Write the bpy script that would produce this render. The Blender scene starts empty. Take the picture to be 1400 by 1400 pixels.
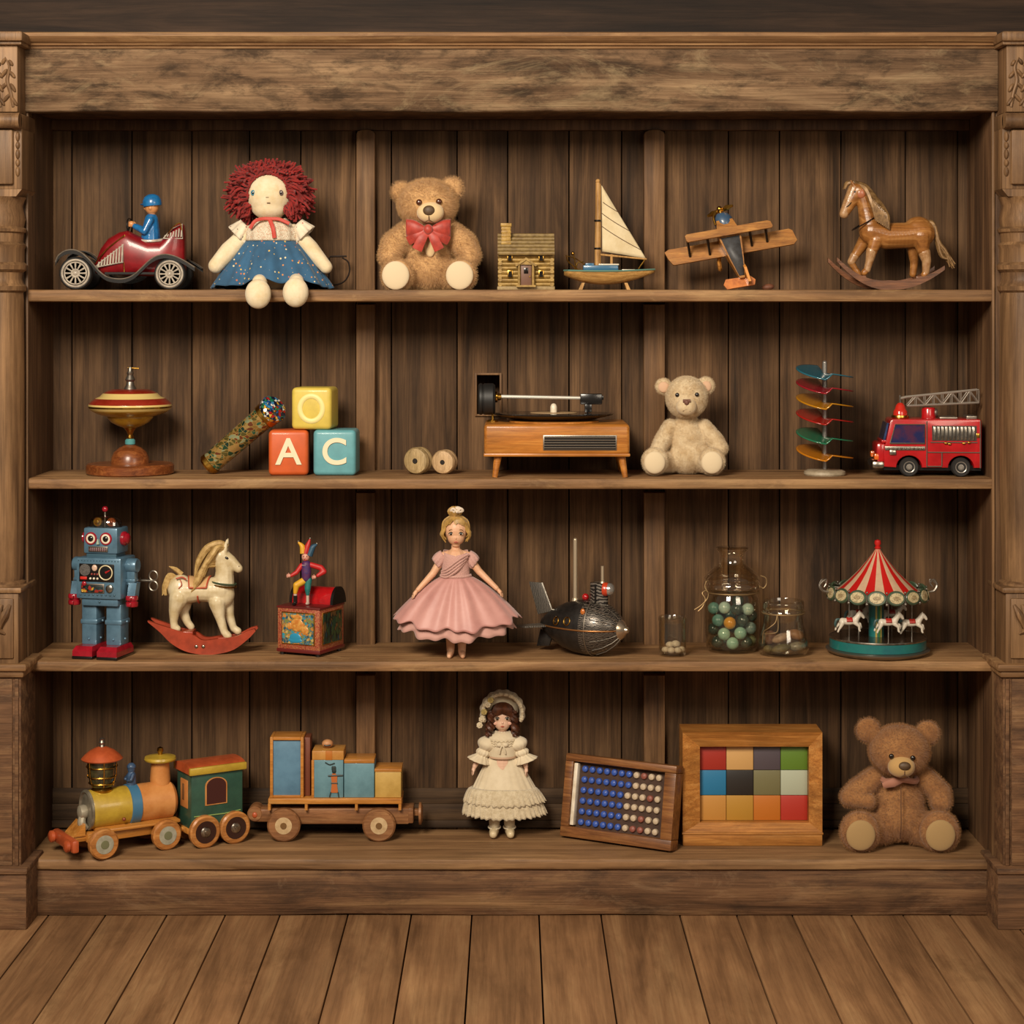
import bpy, bmesh, math, random
from mathutils import Vector, Matrix, Euler
random.seed(11)
PI = math.pi
COL = bpy.context.scene.collection
SC = bpy.context.scene

# ---------------------------------------------------------------- camera, world, light, exposure
S = 0.0016            # metres per photograph pixel at the bookcase front (y = 0)
D = 4.4               # camera distance from the bookcase front
HZ = 425.0            # horizon row
FL = 1253.0           # row where the plinth meets the floor
CAMZ = (FL - HZ) * S
DEP = 0.25            # inner depth of the bookcase

cam_d = bpy.data.cameras.new('camera')
cam = bpy.data.objects.new('camera', cam_d)
COL.objects.link(cam)
cam.location = (0, -D, CAMZ)
cam.rotation_euler = (PI / 2, 0, 0)
cam_d.sensor_width = 36
cam_d.lens = 36 * D / (1400 * S)
cam_d.shift_y = -(700 - HZ) / 1400.0
cam_d.clip_end = 60
SC.camera = cam

SC.view_settings.view_transform = 'Standard'
SC.view_settings.look = 'None'
SC.view_settings.gamma = 1
SC.view_settings.use_curve_mapping = False
SC.view_settings.exposure = 0.0

w = bpy.data.worlds.new('world')
SC.world = w
w.use_nodes = True
w.node_tree.nodes['Background'].inputs[0].default_value = (1.0, 0.84, 0.68, 1)
w.node_tree.nodes['Background'].inputs[1].default_value = 0.15

def area(name, loc, target, size, power, color):
    l = bpy.data.lights.new(name, 'AREA')
    l.shape = 'RECTANGLE'
    l.size, l.size_y = size
    l.energy = power
    l.color = color
    o = bpy.data.objects.new(name, l)
    COL.objects.link(o)
    o.location = loc
    o.rotation_euler = (Vector(target) - Vector(loc)).to_track_quat('-Z', 'Y').to_euler()
    return o
area('window_light', (-1.15, -3.5, 2.95), (0.0, 0.1, 0.95), (1.2, 1.2), 212, (1.0, 0.88, 0.72))
area('room_light', (1.9, -3.6, 2.3), (0.1, 0.1, 0.9), (1.4, 1.4), 42, (1.0, 0.85, 0.67))

# ---------------------------------------------------------------- materials
def c(h, k=1.0):
    h = h.lstrip('#')
    r = []
    for i in (0, 2, 4):
        v = int(h[i:i + 2], 16) / 255.0
        v = v / 12.92 if v <= 0.04045 else ((v + 0.055) / 1.055) ** 2.4
        r.append(v * k)
    return (r[0], r[1], r[2], 1.0)

def nd(nt, t, ins=None, **at):
    n = nt.nodes.new(t)
    for k, v in at.items():
        setattr(n, k, v)
    for k, v in (ins or {}).items():
        s = n.inputs[k]
        if isinstance(v, bpy.types.NodeSocket):
            nt.links.new(v, s)
        else:
            s.default_value = v
    return n

def mixc(nt, f, a, b, mode='MIX'):
    n = nd(nt, 'ShaderNodeMix', {0: f, 6: a, 7: b}, data_type='RGBA', blend_type=mode)
    return n.outputs[2]

def ramp(nt, fac, stops, interp='LINEAR'):
    n = nd(nt, 'ShaderNodeValToRGB', {0: fac})
    cr = n.color_ramp
    cr.interpolation = interp
    while len(cr.elements) > 1:
        cr.elements.remove(cr.elements[-1])
    cr.elements[0].position, cr.elements[0].color = stops[0]
    for p, col in stops[1:]:
        e = cr.elements.new(p)
        e.color = col
    return n.outputs[0]

def base(name):
    m = bpy.data.materials.new(name)
    m.use_nodes = True
    return m, m.node_tree, m.node_tree.nodes['Principled BSDF']

def wood(name, dark, mid, light, axis='X', sc=1.0, rough=0.62, bump=0.25, isl=0.2, blot=None, coat=0.0, streak=0.55, bsc=1.0, pale=None):
    """old timber: long grain, fine streaks, blotches, each plank a little different"""
    m, nt, b = base(name)
    tc = nd(nt, 'ShaderNodeTexCoord').outputs['Object']
    rnd = nd(nt, 'ShaderNodeNewGeometry').outputs['Random Per Island']
    off = nd(nt, 'ShaderNodeCombineXYZ')
    for i, k in enumerate((7.3, 13.1, 5.7)):
        nt.links.new(nd(nt, 'ShaderNodeMath', {0: rnd, 1: k}, operation='MULTIPLY').outputs[0], off.inputs[i])
    vec = nd(nt, 'ShaderNodeVectorMath', {0: tc, 1: off.outputs[0]}, operation='ADD').outputs[0]
    def stretched(al, cr):
        v = [cr * sc] * 3
        v['XYZ'.index(axis)] = al * sc
        return nd(nt, 'ShaderNodeVectorMath', {0: vec, 1: tuple(v)}, operation='MULTIPLY').outputs[0]
    g = nd(nt, 'ShaderNodeTexNoise', {'Vector': stretched(1.6, 22), 'Scale': 1.0, 'Detail': 7.0, 'Roughness': 0.62, 'Distortion': 0.9}).outputs[0]
    f = nd(nt, 'ShaderNodeTexNoise', {'Vector': stretched(4, 190), 'Scale': 1.0, 'Detail': 4.0, 'Roughness': 0.7}).outputs[0]
    l = nd(nt, 'ShaderNodeTexNoise', {'Vector': stretched(2.6, 5.5), 'Scale': 1.0, 'Detail': 6.0, 'Roughness': 0.65, 'Distortion': 0.5}).outputs[0]
    colr = ramp(nt, g, [(0.28, dark), (0.5, mid), (0.74, light)])
    fs = ramp(nt, f, [(0.36, (0.42, 0.40, 0.38, 1)), (0.56, (1, 1, 1, 1))])
    colr = mixc(nt, streak, colr, fs, 'MULTIPLY')
    ls = ramp(nt, l, [(0.3, (0.62, 0.60, 0.58, 1)), (0.7, (1.22, 1.2, 1.16, 1))])
    colr = mixc(nt, 0.8, colr, ls, 'MULTIPLY')
    if blot:
        bn = nd(nt, 'ShaderNodeTexNoise', {'Vector': stretched(3.2 * bsc, 9 * bsc), 'Scale': 1.0, 'Detail': 9.0, 'Roughness': 0.72, 'Distortion': 0.3}).outputs[0]
        bf = ramp(nt, bn, [(blot[1], (0, 0, 0, 1)), (blot[1] + 0.16, (1, 1, 1, 1))])
        bm_ = nd(nt, 'ShaderNodeMath', {0: bf, 1: blot[2]}, operation='MULTIPLY').outputs[0]
        colr = mixc(nt, bm_, colr, blot[0])
    if pale:
        pn = nd(nt, 'ShaderNodeTexNoise', {'Vector': stretched(4, 10), 'Scale': 1.0, 'Detail': 10.0, 'Roughness': 0.75, 'Distortion': 1.2}).outputs[0]
        pf = ramp(nt, pn, [(pale[1], (0, 0, 0, 1)), (pale[1] + 0.2, (1, 1, 1, 1))])
        pf = nd(nt, 'ShaderNodeMath', {0: pf, 1: pale[2]}, operation='MULTIPLY').outputs[0]
        colr = mixc(nt, pf, colr, pale[0])
    val = nd(nt, 'ShaderNodeMapRange', {0: rnd, 3: 1 - isl, 4: 1 + isl}).outputs[0]
    hs = nd(nt, 'ShaderNodeHueSaturation', {'Value': val, 'Color': colr})
    nt.links.new(hs.outputs[0], b.inputs['Base Color'])
    b.inputs['Roughness'].default_value = rough
    b.inputs['Specular IOR Level'].default_value = 0.3
    b.inputs['Coat Weight'].default_value = coat
    b.inputs['Coat Roughness'].default_value = 0.2
    if bump:
        h = mixc(nt, 0.5, g, f)
        bp = nd(nt, 'ShaderNodeBump', {'Height': h, 'Strength': bump, 'Distance': 0.004})
        nt.links.new(bp.outputs[0], b.inputs['Normal'])
    return m

def pm(name, col, rough=0.5, metal=0.0, coat=0.0, sheen=0.0, col2=None, vs=60.0, vthr=(0.4, 0.65), bump=0.0, bs=400.0, sub=0.0):
    """plain finish; col2 lets wear or tone drift across the surface"""
    m, nt, b = base(name)
    tc = nd(nt, 'ShaderNodeTexCoord').outputs['Object']
    b.inputs['Base Color'].default_value = col
    if col2:
        n = nd(nt, 'ShaderNodeTexNoise', {'Vector': tc, 'Scale': vs, 'Detail': 6.0, 'Roughness': 0.65}).outputs[0]
        nt.links.new(ramp(nt, n, [(vthr[0], col), (vthr[1], col2)]), b.inputs['Base Color'])
    b.inputs['Roughness'].default_value = rough
    b.inputs['Metallic'].default_value = metal
    b.inputs['Coat Weight'].default_value = coat
    b.inputs['Coat Roughness'].default_value = 0.08
    b.inputs['Sheen Weight'].default_value = sheen
    if sub:
        b.inputs['Subsurface Weight'].default_value = sub
        b.inputs['Subsurface Radius'].default_value = (0.008, 0.004, 0.002)
    if bump:
        n = nd(nt, 'ShaderNodeTexNoise', {'Vector': tc, 'Scale': bs, 'Detail': 3.0}).outputs[0]
        bp = nd(nt, 'ShaderNodeBump', {'Height': n, 'Strength': bump, 'Distance': 0.002})
        nt.links.new(bp.outputs[0], b.inputs['Normal'])
    return m

def dots(name, basec, dotcols, scale=70.0, size=0.2, rough=0.85):
    m, nt, b = base(name)
    tc = nd(nt, 'ShaderNodeTexCoord').outputs['Object']
    v = nd(nt, 'ShaderNodeTexVoronoi', {'Vector': tc, 'Scale': scale, 'Randomness': 0.75})
    f = ramp(nt, v.outputs['Distance'], [(size, (1, 1, 1, 1)), (size + 0.05, (0, 0, 0, 1))])
    sel = nd(nt, 'ShaderNodeSeparateColor', {0: v.outputs['Color']}).outputs[0]
    k = len(dotcols)
    dc = ramp(nt, sel, [(i / k, col) for i, col in enumerate(dotcols)], 'CONSTANT')
    fine = nd(nt, 'ShaderNodeTexNoise', {'Vector': tc, 'Scale': 30.0, 'Detail': 4.0}).outputs[0]
    bc = ramp(nt, fine, [(0.3, tuple(x * 0.75 for x in basec[:3]) + (1,)), (0.7, tuple(x * 1.2 for x in basec[:3]) + (1,))])
    nt.links.new(mixc(nt, f, bc, dc), b.inputs['Base Color'])
    b.inputs['Roughness'].default_value = rough
    b.inputs['Sheen Weight'].default_value = 0.15
    return m

def mosaic(name, cols, scale, rough=0.25, metal=0.0, edge=None, coat=0.3, stretch=(1, 1, 1), ew=0.04):
    m, nt, b = base(name)
    tc = nd(nt, 'ShaderNodeTexCoord').outputs['Object']
    tv = nd(nt, 'ShaderNodeVectorMath', {0: tc, 1: stretch}, operation='MULTIPLY').outputs[0]
    nz = nd(nt, 'ShaderNodeTexNoise', {'Vector': tv, 'Scale': scale * 0.6, 'Detail': 2.0}).outputs[1]
    ofs = nd(nt, 'ShaderNodeVectorMath', {0: nz, 'Scale': 0.9 / scale}, operation='SCALE').outputs[0]
    tv = nd(nt, 'ShaderNodeVectorMath', {0: tv, 1: ofs}, operation='ADD').outputs[0]
    v = nd(nt, 'ShaderNodeTexVoronoi', {'Vector': tv, 'Scale': scale})
    sel = nd(nt, 'ShaderNodeSeparateColor', {0: v.outputs['Color']}).outputs[0]
    k = len(cols)
    colr = ramp(nt, sel, [(i / k, q) for i, q in enumerate(cols)], 'CONSTANT')
    if edge:
        e = nd(nt, 'ShaderNodeTexVoronoi', {'Vector': tv, 'Scale': scale}, feature='DISTANCE_TO_EDGE').outputs['Distance']
        f = ramp(nt, e, [(ew, (1, 1, 1, 1)), (ew * 2.2, (0, 0, 0, 1))])
        colr = mixc(nt, f, colr, edge)
    nt.links.new(colr, b.inputs['Base Color'])
    b.inputs['Roughness'].default_value = rough
    b.inputs['Metallic'].default_value = metal
    b.inputs['Coat Weight'].default_value = coat
    return m

def bands(name, c1, c2, scale, axis='X', rough=0.4, metal=0.0, dist=0.0, thr=0.5, coat=0.0):
    m, nt, b = base(name)
    tc = nd(nt, 'ShaderNodeTexCoord').outputs['Object']
    wv = nd(nt, 'ShaderNodeTexWave', {'Vector': tc, 'Scale': scale, 'Distortion': dist, 'Detail': 2.0, 'Detail Scale': 1.5}, bands_direction=axis).outputs[1]
    nt.links.new(ramp(nt, wv, [(thr - 0.12, c1), (thr + 0.12, c2)]), b.inputs['Base Color'])
    b.inputs['Roughness'].default_value = rough
    b.inputs['Metallic'].default_value = metal
    b.inputs['Coat Weight'].default_value = coat
    return m

def glass(name, tint=(0.93, 0.94, 0.90, 1), strength=1.0):
    """thin blown glass: clear straight through, reflecting at grazing angles"""
    m = bpy.data.materials.new(name)
    m.use_nodes = True
    nt = m.node_tree
    nt.nodes.remove(nt.nodes['Principled BSDF'])
    out = nt.nodes['Material Output']
    fc = nd(nt, 'ShaderNodeLayerWeight', {'Blend': 0.5}).outputs['Facing']
    pw = nd(nt, 'ShaderNodeMath', {0: fc, 1: 3.0}, operation='POWER').outputs[0]
    f = nd(nt, 'ShaderNodeMath', {0: pw, 1: 0.5 * strength, 2: 0.045 * strength}, operation='MULTIPLY_ADD', use_clamp=True).outputs[0]
    t = nd(nt, 'ShaderNodeBsdfTransparent', {'Color': tint})
    g = nd(nt, 'ShaderNodeBsdfGlossy', {'Color': (1, 1, 1, 1), 'Roughness': 0.06})
    mx = nd(nt, 'ShaderNodeMixShader', {0: f, 1: t.outputs[0], 2: g.outputs[0]})
    nt.links.new(mx.outputs[0], out.inputs[0])
    return m

def acrylic(name, col, clear=0.45):
    m = bpy.data.materials.new(name)
    m.use_nodes = True
    nt = m.node_tree
    b = nt.nodes['Principled BSDF']
    b.inputs['Base Color'].default_value = col
    b.inputs['Roughness'].default_value = 0.12
    b.inputs['Coat Weight'].default_value = 0.6
    t = nd(nt, 'ShaderNodeBsdfTransparent', {'Color': tuple(0.35 + 0.65 * x for x in col[:3]) + (1,)})
    mx = nd(nt, 'ShaderNodeMixShader', {0: clear, 1: b.outputs[0], 2: t.outputs[0]})
    nt.links.new(mx.outputs[0], nt.nodes['Material Output'].inputs[0])
    return m

BLACK = pm('black_enamel', c('#14110f'), 0.25, coat=0.3)
RUBBER = pm('black_rubber', c('#191614'), 0.75)
SILVER = pm('bright_tin', c('#b9b2a6'), 0.28, metal=1.0, col2=c('#857c70'), vs=90)
STEEL = pm('dull_steel', c('#8d857a'), 0.38, metal=0.9)
BRASS = pm('brass', c('#c79a45'), 0.28, metal=1.0, col2=c('#8a6428'), vs=70)
WHITE = pm('white_paint', c('#e3d8c4'), 0.4, coat=0.2, col2=c('#cdbfa6'), vs=40)
REDP = pm('red_enamel', c('#b3161a'), 0.22, coat=0.6, col2=c('#8d1014'), vs=25)
CLEAR = glass('clear_glass', (.91, .89, .83, 1), 1.7)

# ---------------------------------------------------------------- mesh building
def Rm(axis, deg):
    return Matrix.Rotation(math.radians(deg), 4, axis)

def catmull(pts, k=6):
    pts = [Vector(p) for p in pts]
    q = [pts[0] * 2 - pts[1]] + pts + [pts[-1] * 2 - pts[-2]]
    out = []
    for i in range(1, len(q) - 2):
        a, b, cc, d = q[i - 1], q[i], q[i + 1], q[i + 2]
        for j in range(k):
            t = j / k
            out.append(0.5 * ((2 * b) + (cc - a) * t + (2 * a - 5 * b + 4 * cc - d) * t * t + (3 * b - a - 3 * cc + d) * t ** 3))
    out.append(pts[-1])
    return out

class M:
    """collects shapes; every shape goes into ONE mesh"""
    def __init__(self):
        self.v = []; self.f = []; self.m = []
    def add(self, v, f, mi=0, mat=None):
        o = len(self.v)
        self.v += [(mat @ Vector(p)) if mat else Vector(p) for p in v]
        self.f += [tuple(i + o for i in q) for q in f]
        self.m += mi if isinstance(mi, list) else [mi] * len(f)
        return self
    def rings(self, rings, mi=0, caps=True, loop=False, mat=None):
        n = len(rings[0]); v = [p for r in rings for p in r]; f = []; mm = []
        k = len(rings)
        for i in range(k if loop else k - 1):
            i2 = (i + 1) % k
            for j in range(n):
                j2 = (j + 1) % n
                f.append((i * n + j, i * n + j2, i2 * n + j2, i2 * n + j))
                mm.append(mi[i] if isinstance(mi, list) else mi)
        if caps and not loop:
            f.append(tuple(range(n - 1, -1, -1))); mm.append(mm[0])
            f.append(tuple((k - 1) * n + j for j in range(n))); mm.append(mm[-2])
        return self.add(v, f, mm, mat)
    def box(self, x0, x1, y0, y1, z0, z1, bev=0.0, mi=0, mat=None, seg=2):
        if bev <= 0:
            v = [(x, y, z) for x in (x0, x1) for y in (y0, y1) for z in (z0, z1)]
            f = [(0, 1, 3, 2), (4, 6, 7, 5), (0, 4, 5, 1), (2, 3, 7, 6), (0, 2, 6, 4), (1, 5, 7, 3)]
            return self.add(v, f, mi, mat)
        b = bmesh.new()
        bmesh.ops.create_cube(b, size=1)
        for q in b.verts:
            q.co = Vector(((x0 + x1) / 2 + q.co.x * (x1 - x0), (y0 + y1) / 2 + q.co.y * (y1 - y0), (z0 + z1) / 2 + q.co.z * (z1 - z0)))
        bmesh.ops.bevel(b, geom=list(b.edges) + list(b.verts), offset=bev, segments=seg, affect='EDGES', profile=0.5)
        b.verts.index_update()
        v = [q.co.copy() for q in b.verts]
        f = [tuple(x.index for x in q.verts) for q in b.faces]
        b.free()
        return self.add(v, f, mi, mat)
    def sph(self, ctr, r, seg=20, rings=12, mi=0, mat=None):
        if not hasattr(r, '__len__'): r = (r, r, r)
        v = [(0, 0, 1)]
        for i in range(1, rings):
            t = PI * i / rings
            for j in range(seg):
                a = 2 * PI * j / seg
                v.append((math.sin(t) * math.cos(a), math.sin(t) * math.sin(a), math.cos(t)))
        v.append((0, 0, -1))
        f = []
        for j in range(seg):
            f.append((0, 1 + j, 1 + (j + 1) % seg))
        for i in range(rings - 2):
            for j in range(seg):
                a = 1 + i * seg + j; b = 1 + i * seg + (j + 1) % seg
                f.append((a, a + seg, b + seg, b))
        k = len(v) - 1
        for j in range(seg):
            f.append((k, 1 + (rings - 2) * seg + (j + 1) % seg, 1 + (rings - 2) * seg + j))
        tm = Matrix.Translation(Vector(ctr)) @ (mat or Matrix()) @ Matrix.Diagonal((r[0], r[1], r[2], 1))
        return self.add(v, f, mi, tm)
    def lathe(self, prof, ctr=(0, 0, 0), n=40, mi=0, mat=None, sy=1.0):
        rings = []
        for r, z in prof:
            r = max(r, 0.01)
            rings.append([(r * math.cos(2 * PI * j / n), sy * r * math.sin(2 * PI * j / n), z) for j in range(n)])
        return self.rings(rings, mi, True, False, Matrix.Translation(Vector(ctr)) @ (mat or Matrix()))
    def tube(self, pts, r, n=10, mi=0, closed=False, flat=1.0):
        pts = [Vector(p) for p in pts]
        k = len(pts)
        rad = r if hasattr(r, '__len__') else [r] * k
        if len(rad) != k:
            rad = [rad[0] + (rad[-1] - rad[0]) * i / (k - 1) if len(rad) == 2 else
                   rad[min(int(i / (k - 1) * (len(rad) - 1)), len(rad) - 2)] * (1 - (i / (k - 1) * (len(rad) - 1)) + min(int(i / (k - 1) * (len(rad) - 1)), len(rad) - 2)) +
                   rad[min(int(i / (k - 1) * (len(rad) - 1)), len(rad) - 2) + 1] * ((i / (k - 1) * (len(rad) - 1)) - min(int(i / (k - 1) * (len(rad) - 1)), len(rad) - 2)) for i in range(k)]
        tan = []
        for i in range(k):
            if closed: t = pts[(i + 1) % k] - pts[i - 1]
            else: t = pts[min(i + 1, k - 1)] - pts[max(i - 1, 0)]
            if t.length < 1e-9: t = Vector((0, 0, 1))
            tan.append(t.normalized())
        up = Vector((0, 1, 0)) if abs(tan[0].y) < 0.9 else Vector((1, 0, 0))
        nrm = (up - tan[0] * up.dot(tan[0])).normalized()
        rings = []
        for i in range(k):
            nrm = (nrm - tan[i] * nrm.dot(tan[i]))
            nrm = nrm.normalized() if nrm.length > 1e-6 else tan[i].orthogonal().normalized()
            bi = tan[i].cross(nrm)
            rings.append([pts[i] + (nrm * math.cos(2 * PI * j / n) * flat + bi * math.sin(2 * PI * j / n)) * rad[i] for j in range(n)])
        return self.rings(rings, mi, True, closed)
    def cyl(self, p0, p1, r, r1=None, n=24, mi=0):
        return self.tube([p0, p1], [r, r if r1 is None else r1], n, mi)
    def prism(self, poly, y0, y1, mi=0, bev=0.0, mat=None):
        """poly of (x, z) extruded along y"""
        if bev <= 0:
            n = len(poly)
            v = [(x, y0, z) for x, z in poly] + [(x, y1, z) for x, z in poly]
            f = [tuple(range(n)), tuple(range(2 * n - 1, n - 1, -1))] + [(i, i + n, (i + 1) % n + n, (i + 1) % n) for i in range(n)]
            return self.add(v, f, mi, mat)
        b = bmesh.new()
        vs = [b.verts.new((x, y0, z)) for x, z in poly]
        fc = b.faces.new(vs)
        ex = bmesh.ops.extrude_face_region(b, geom=[fc])
        for q in ex['geom']:
            if isinstance(q, bmesh.types.BMVert): q.co.y = y1
        bmesh.ops.recalc_face_normals(b, faces=b.faces)
        ed = [e for e in b.edges if abs(e.verts[0].co.y - e.verts[1].co.y) < 1e-6]
        bmesh.ops.bevel(b, geom=ed, offset=bev, segments=2, affect='EDGES', profile=0.5)
        b.verts.index_update()
        v = [q.co.copy() for q in b.verts]; f = [tuple(x.index for x in q.verts) for q in b.faces]
        b.free()
        return self.add(v, f, mi, mat)
    def surf(self, fn, nu, nv, mi=0, loop=True):
        v = []; f = []
        for i in range(nv + 1):
            for j in range(nu if loop else nu + 1):
                v.append(fn(j / nu, i / nv))
        w_ = nu if loop else nu + 1
        for i in range(nv):
            for j in range(nu):
                j2 = (j + 1) % w_
                f.append((i * w_ + j, i * w_ + j2, (i + 1) * w_ + j2, (i + 1) * w_ + j))
        return self.add(v, f, mi)
    def cap(self, p0, p1, r0, r1=None, sx=None):
        """chain of balls between two points, for bodies that are fused afterwards"""
        p0, p1 = Vector(p0), Vector(p1)
        r1 = r0 if r1 is None else r1
        n = max(2, int((p1 - p0).length / (0.35 * min(r0, r1))) + 1)
        for i in range(n + 1):
            t = i / n
            self.sph(p0.lerp(p1, t), r0 + (r1 - r0) * t, 12, 8)
        return self
    def chain(self, pts, rs):
        for i in range(len(pts) - 1):
            self.cap(pts[i], pts[i + 1], rs[i], rs[i + 1])
        return self

U = S
PX0 = BASE = 0.0
ROWZ = {}

def thing(name, label, cat, px, y, row, basepy, rot=0.0, group=None, dz=0.0):
    """an Empty where the thing stands; its parts are measured in photograph pixels at its depth"""
    global U, PX0, BASE
    U = S * (D + y) / D
    PX0, BASE = px, basepy
    o = bpy.data.objects.new(name, None)
    COL.objects.link(o)
    o.empty_display_size = 0.02
    o.location = ((px - 700) * U, y, ROWZ[row] + dz)
    o.rotation_euler = (0, 0, math.radians(rot))
    o['label'] = label; o['category'] = cat
    if group: o['group'] = group
    return o

def p(x, y, dy=0.0):
    return Vector((x - PX0, dy, BASE - y))

def part(name, m, mats, parent, sharp=35, label=None, remesh=0.0, smooth=0, solid=0.0, scale=None, bake=False, sub=0):
    u = U if scale is None else scale
    me = bpy.data.meshes.new(name)
    me.from_pydata([v * u for v in m.v], [], m.f)
    mats = mats if isinstance(mats, (list, tuple)) else [mats]
    for q in mats: me.materials.append(q)
    me.polygons.foreach_set('material_index', m.m)
    b = bmesh.new(); b.from_mesh(me)
    bmesh.ops.recalc_face_normals(b, faces=b.faces)
    b.to_mesh(me); b.free()
    me.polygons.foreach_set('use_smooth', [True] * len(me.polygons))
    if sharp: me.set_sharp_from_angle(angle=math.radians(sharp))
    me.update()
    o = bpy.data.objects.new(name, me)
    COL.objects.link(o)
    if parent: o.parent = parent
    if label: o['label'] = label
    if remesh:
        md = o.modifiers.new('fuse', 'REMESH'); md.mode = 'VOXEL'; md.voxel_size = remesh * u; md.use_smooth_shade = True
        if smooth:
            sm = o.modifiers.new('soften', 'SMOOTH'); sm.iterations = smooth; sm.factor = 0.5
    if solid:
        so = o.modifiers.new('thick', 'SOLIDIFY'); so.thickness = solid * u; so.offset = 0
    if sub:
        ss = o.modifiers.new('round', 'SUBSURF'); ss.levels = ss.render_levels = sub
    if remesh or bake:
        dg = bpy.context.evaluated_depsgraph_get()
        dg.update()
        nm = bpy.data.meshes.new_from_object(o.evaluated_get(dg))
        nm.name = name
        o.modifiers.clear()
        o.data = nm
        if not nm.materials:
            for q in mats: nm.materials.append(q)
        nm.polygons.foreach_set('use_smooth', [True] * len(nm.polygons))
    return o

def solo(o, label, cat, group=None):
    o['label'] = label; o['category'] = cat
    if group: o['group'] = group
    return o

def fur(o, count, length, thick=0.0004, slot=1, rough=0.012, seed=1, group=''):
    """short plush pile"""
    md = o.modifiers.new('plush', 'PARTICLE_SYSTEM')
    st = md.particle_system.settings
    md.particle_system.seed = seed
    if group: md.particle_system.vertex_group_density = group
    st.type = 'HAIR'
    st.count = count
    st.use_advanced_hair = True
    st.hair_step = 4
    st.emit_from = 'FACE'
    st.use_modifier_stack = False
    st.hair_length = length
    st.normal_factor = length / 4.0
    st.factor_random = length / 4.0 * 0.42
    st.brownian_factor = length * 0.12
    st.render_type = 'PATH'
    st.render_step = 3
    st.material = slot
    st.roughness_1 = rough; st.roughness_1_size = 0.6
    st.roughness_2 = rough * 1.2; st.roughness_2_size = 0.3
    st.root_radius = 1.0; st.tip_radius = 0.25; st.radius_scale = thick

def letters(name, txt, size, depth, mat, parent, loc, rotx=90, rotz=0, label=None):
    """raised lettering turned into a mesh part"""
    cu = bpy.data.curves.new(name, 'FONT')
    cu.body = txt; cu.size = size * U; cu.extrude = depth * U; cu.bevel_depth = 0.25 * U
    cu.align_x = 'CENTER'; cu.align_y = 'CENTER'; cu.offset = 0.012 * size * U
    t = bpy.data.objects.new(name, cu)
    COL.objects.link(t)
    dg = bpy.context.evaluated_depsgraph_get(); dg.update()
    me = bpy.data.meshes.new_from_object(t.evaluated_get(dg))
    bpy.data.objects.remove(t)
    me.transform(Matrix.Translation(Vector(loc) * U) @ Rm('Z', rotz) @ Rm('X', rotx))
    me.materials.clear(); me.materials.append(mat)
    o = bpy.data.objects.new(name, me)
    COL.objects.link(o); o.parent = parent
    if label: o['label'] = label
    return o
# ---------------------------------------------------------------- the setting
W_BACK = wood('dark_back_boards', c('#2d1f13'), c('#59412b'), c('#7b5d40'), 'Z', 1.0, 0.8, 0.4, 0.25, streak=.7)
W_SHELF = wood('worn_shelf_timber', c('#66492e'), c('#8e6a47'), c('#b28d62'), 'X', 1.0, 0.6, 0.6, 0.08, (c('#4a3220'), 0.54, 0.6), bsc=1.8, pale=(c('#b89668'), .54, .55))
W_BOTTOM = wood('worn_bottom_shelf_timber', c('#6a4d32'), c('#8f6c4a'), c('#ac885f'), 'X', 1.0, 0.55, 0.45, 0.08, (c('#4a3220'), 0.58, 0.45))
W_HEAD = wood('flaking_header_timber', c('#553f2c'), c('#7d6249'), c('#a58868'), 'X', 1.3, 0.85, 0.9, 0.05, (c('#33261a'), 0.47, 0.85), bsc=2.4, pale=(c('#a08a68'), .52, .7))
W_PLINTH = wood('scuffed_plinth_timber', c('#4a3321'), c('#735238'), c('#9c7853'), 'X', 1.3, 0.75, 0.7, 0.05, (c('#33241a'), 0.5, 0.65), bsc=1.6, pale=(c('#98795a'), .55, .6))
W_SIDE = wood('dark_side_timber', c('#37261a'), c('#60452f'), c('#856546'), 'Z', 1.0, 0.6, 0.35, 0.12)
W_COL = wood('turned_column_timber', c('#543c29'), c('#7b5d40'), c('#a07c57'), 'Z', 1.0, 0.5, 0.4, 0.08, (c('#4b3322'), 0.57, 0.5))
W_BATTEN = wood('batten_timber', c('#4d3622'), c('#775739'), c('#9a7650'), 'Z', 1.1, 0.6, 0.4, 0.06)
W_WALL = wood('wall_timber', c('#1a120d'), c('#2c1f16'), c('#423023'), 'X', 1.0, 0.75, 0.4, 0.1)
W_FLOOR = wood('floor_boards', c('#6f5036'), c('#946e4c'), c('#b08a62'), 'Y', 0.8, 0.5, 0.3, 0.12, (c('#54381f'), 0.56, 0.5), streak=0.35)

ROWZ = {1: (FL - 396.0) * S, 2: (FL - 654.5) * S, 3: (FL - 904.0) * S, 4: (FL - 1174.0) * S}
def WX(px): return (px - 700) * S
def WZ(py): return (FL - py) * S
def BX(px): return (px - 700) * S * (D + DEP) / D           # on the back boards
def BZ(py): return CAMZ + (HZ - py) * S * (D + DEP) / D

# floor boards
m = M()
joints = [-420, -340, -258, -176, -95, -17, 65, 143, 227, 307, 382, 475, 562, 645, 737, 822, 930, 1008, 1084, 1165, 1236, 1300, 1380, 1460, 1545, 1625, 1710]
for a, b in zip(joints[:-1], joints[1:]):
    m.box(WX(a) + 0.0016, WX(b) - 0.0016, -2.2, 0.45, -0.03, 0.0, 0.0012)
    m.box(WX(a) - 0.002, WX(b) + 0.002, -2.2, 0.45, -0.045, -0.029)
fl = part('floor', m, W_FLOOR, None, scale=1.0); fl['kind'] = 'structure'
# wall behind, showing above the bookcase
m = M()
for i in range(6):
    m.box(-2.2, 2.2, 0.36, 0.40, i * 0.42, i * 0.42 + 0.415, 0.002)
wl = part('wall_back', m, W_WALL, None, scale=1.0); wl['kind'] = 'structure'

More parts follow.
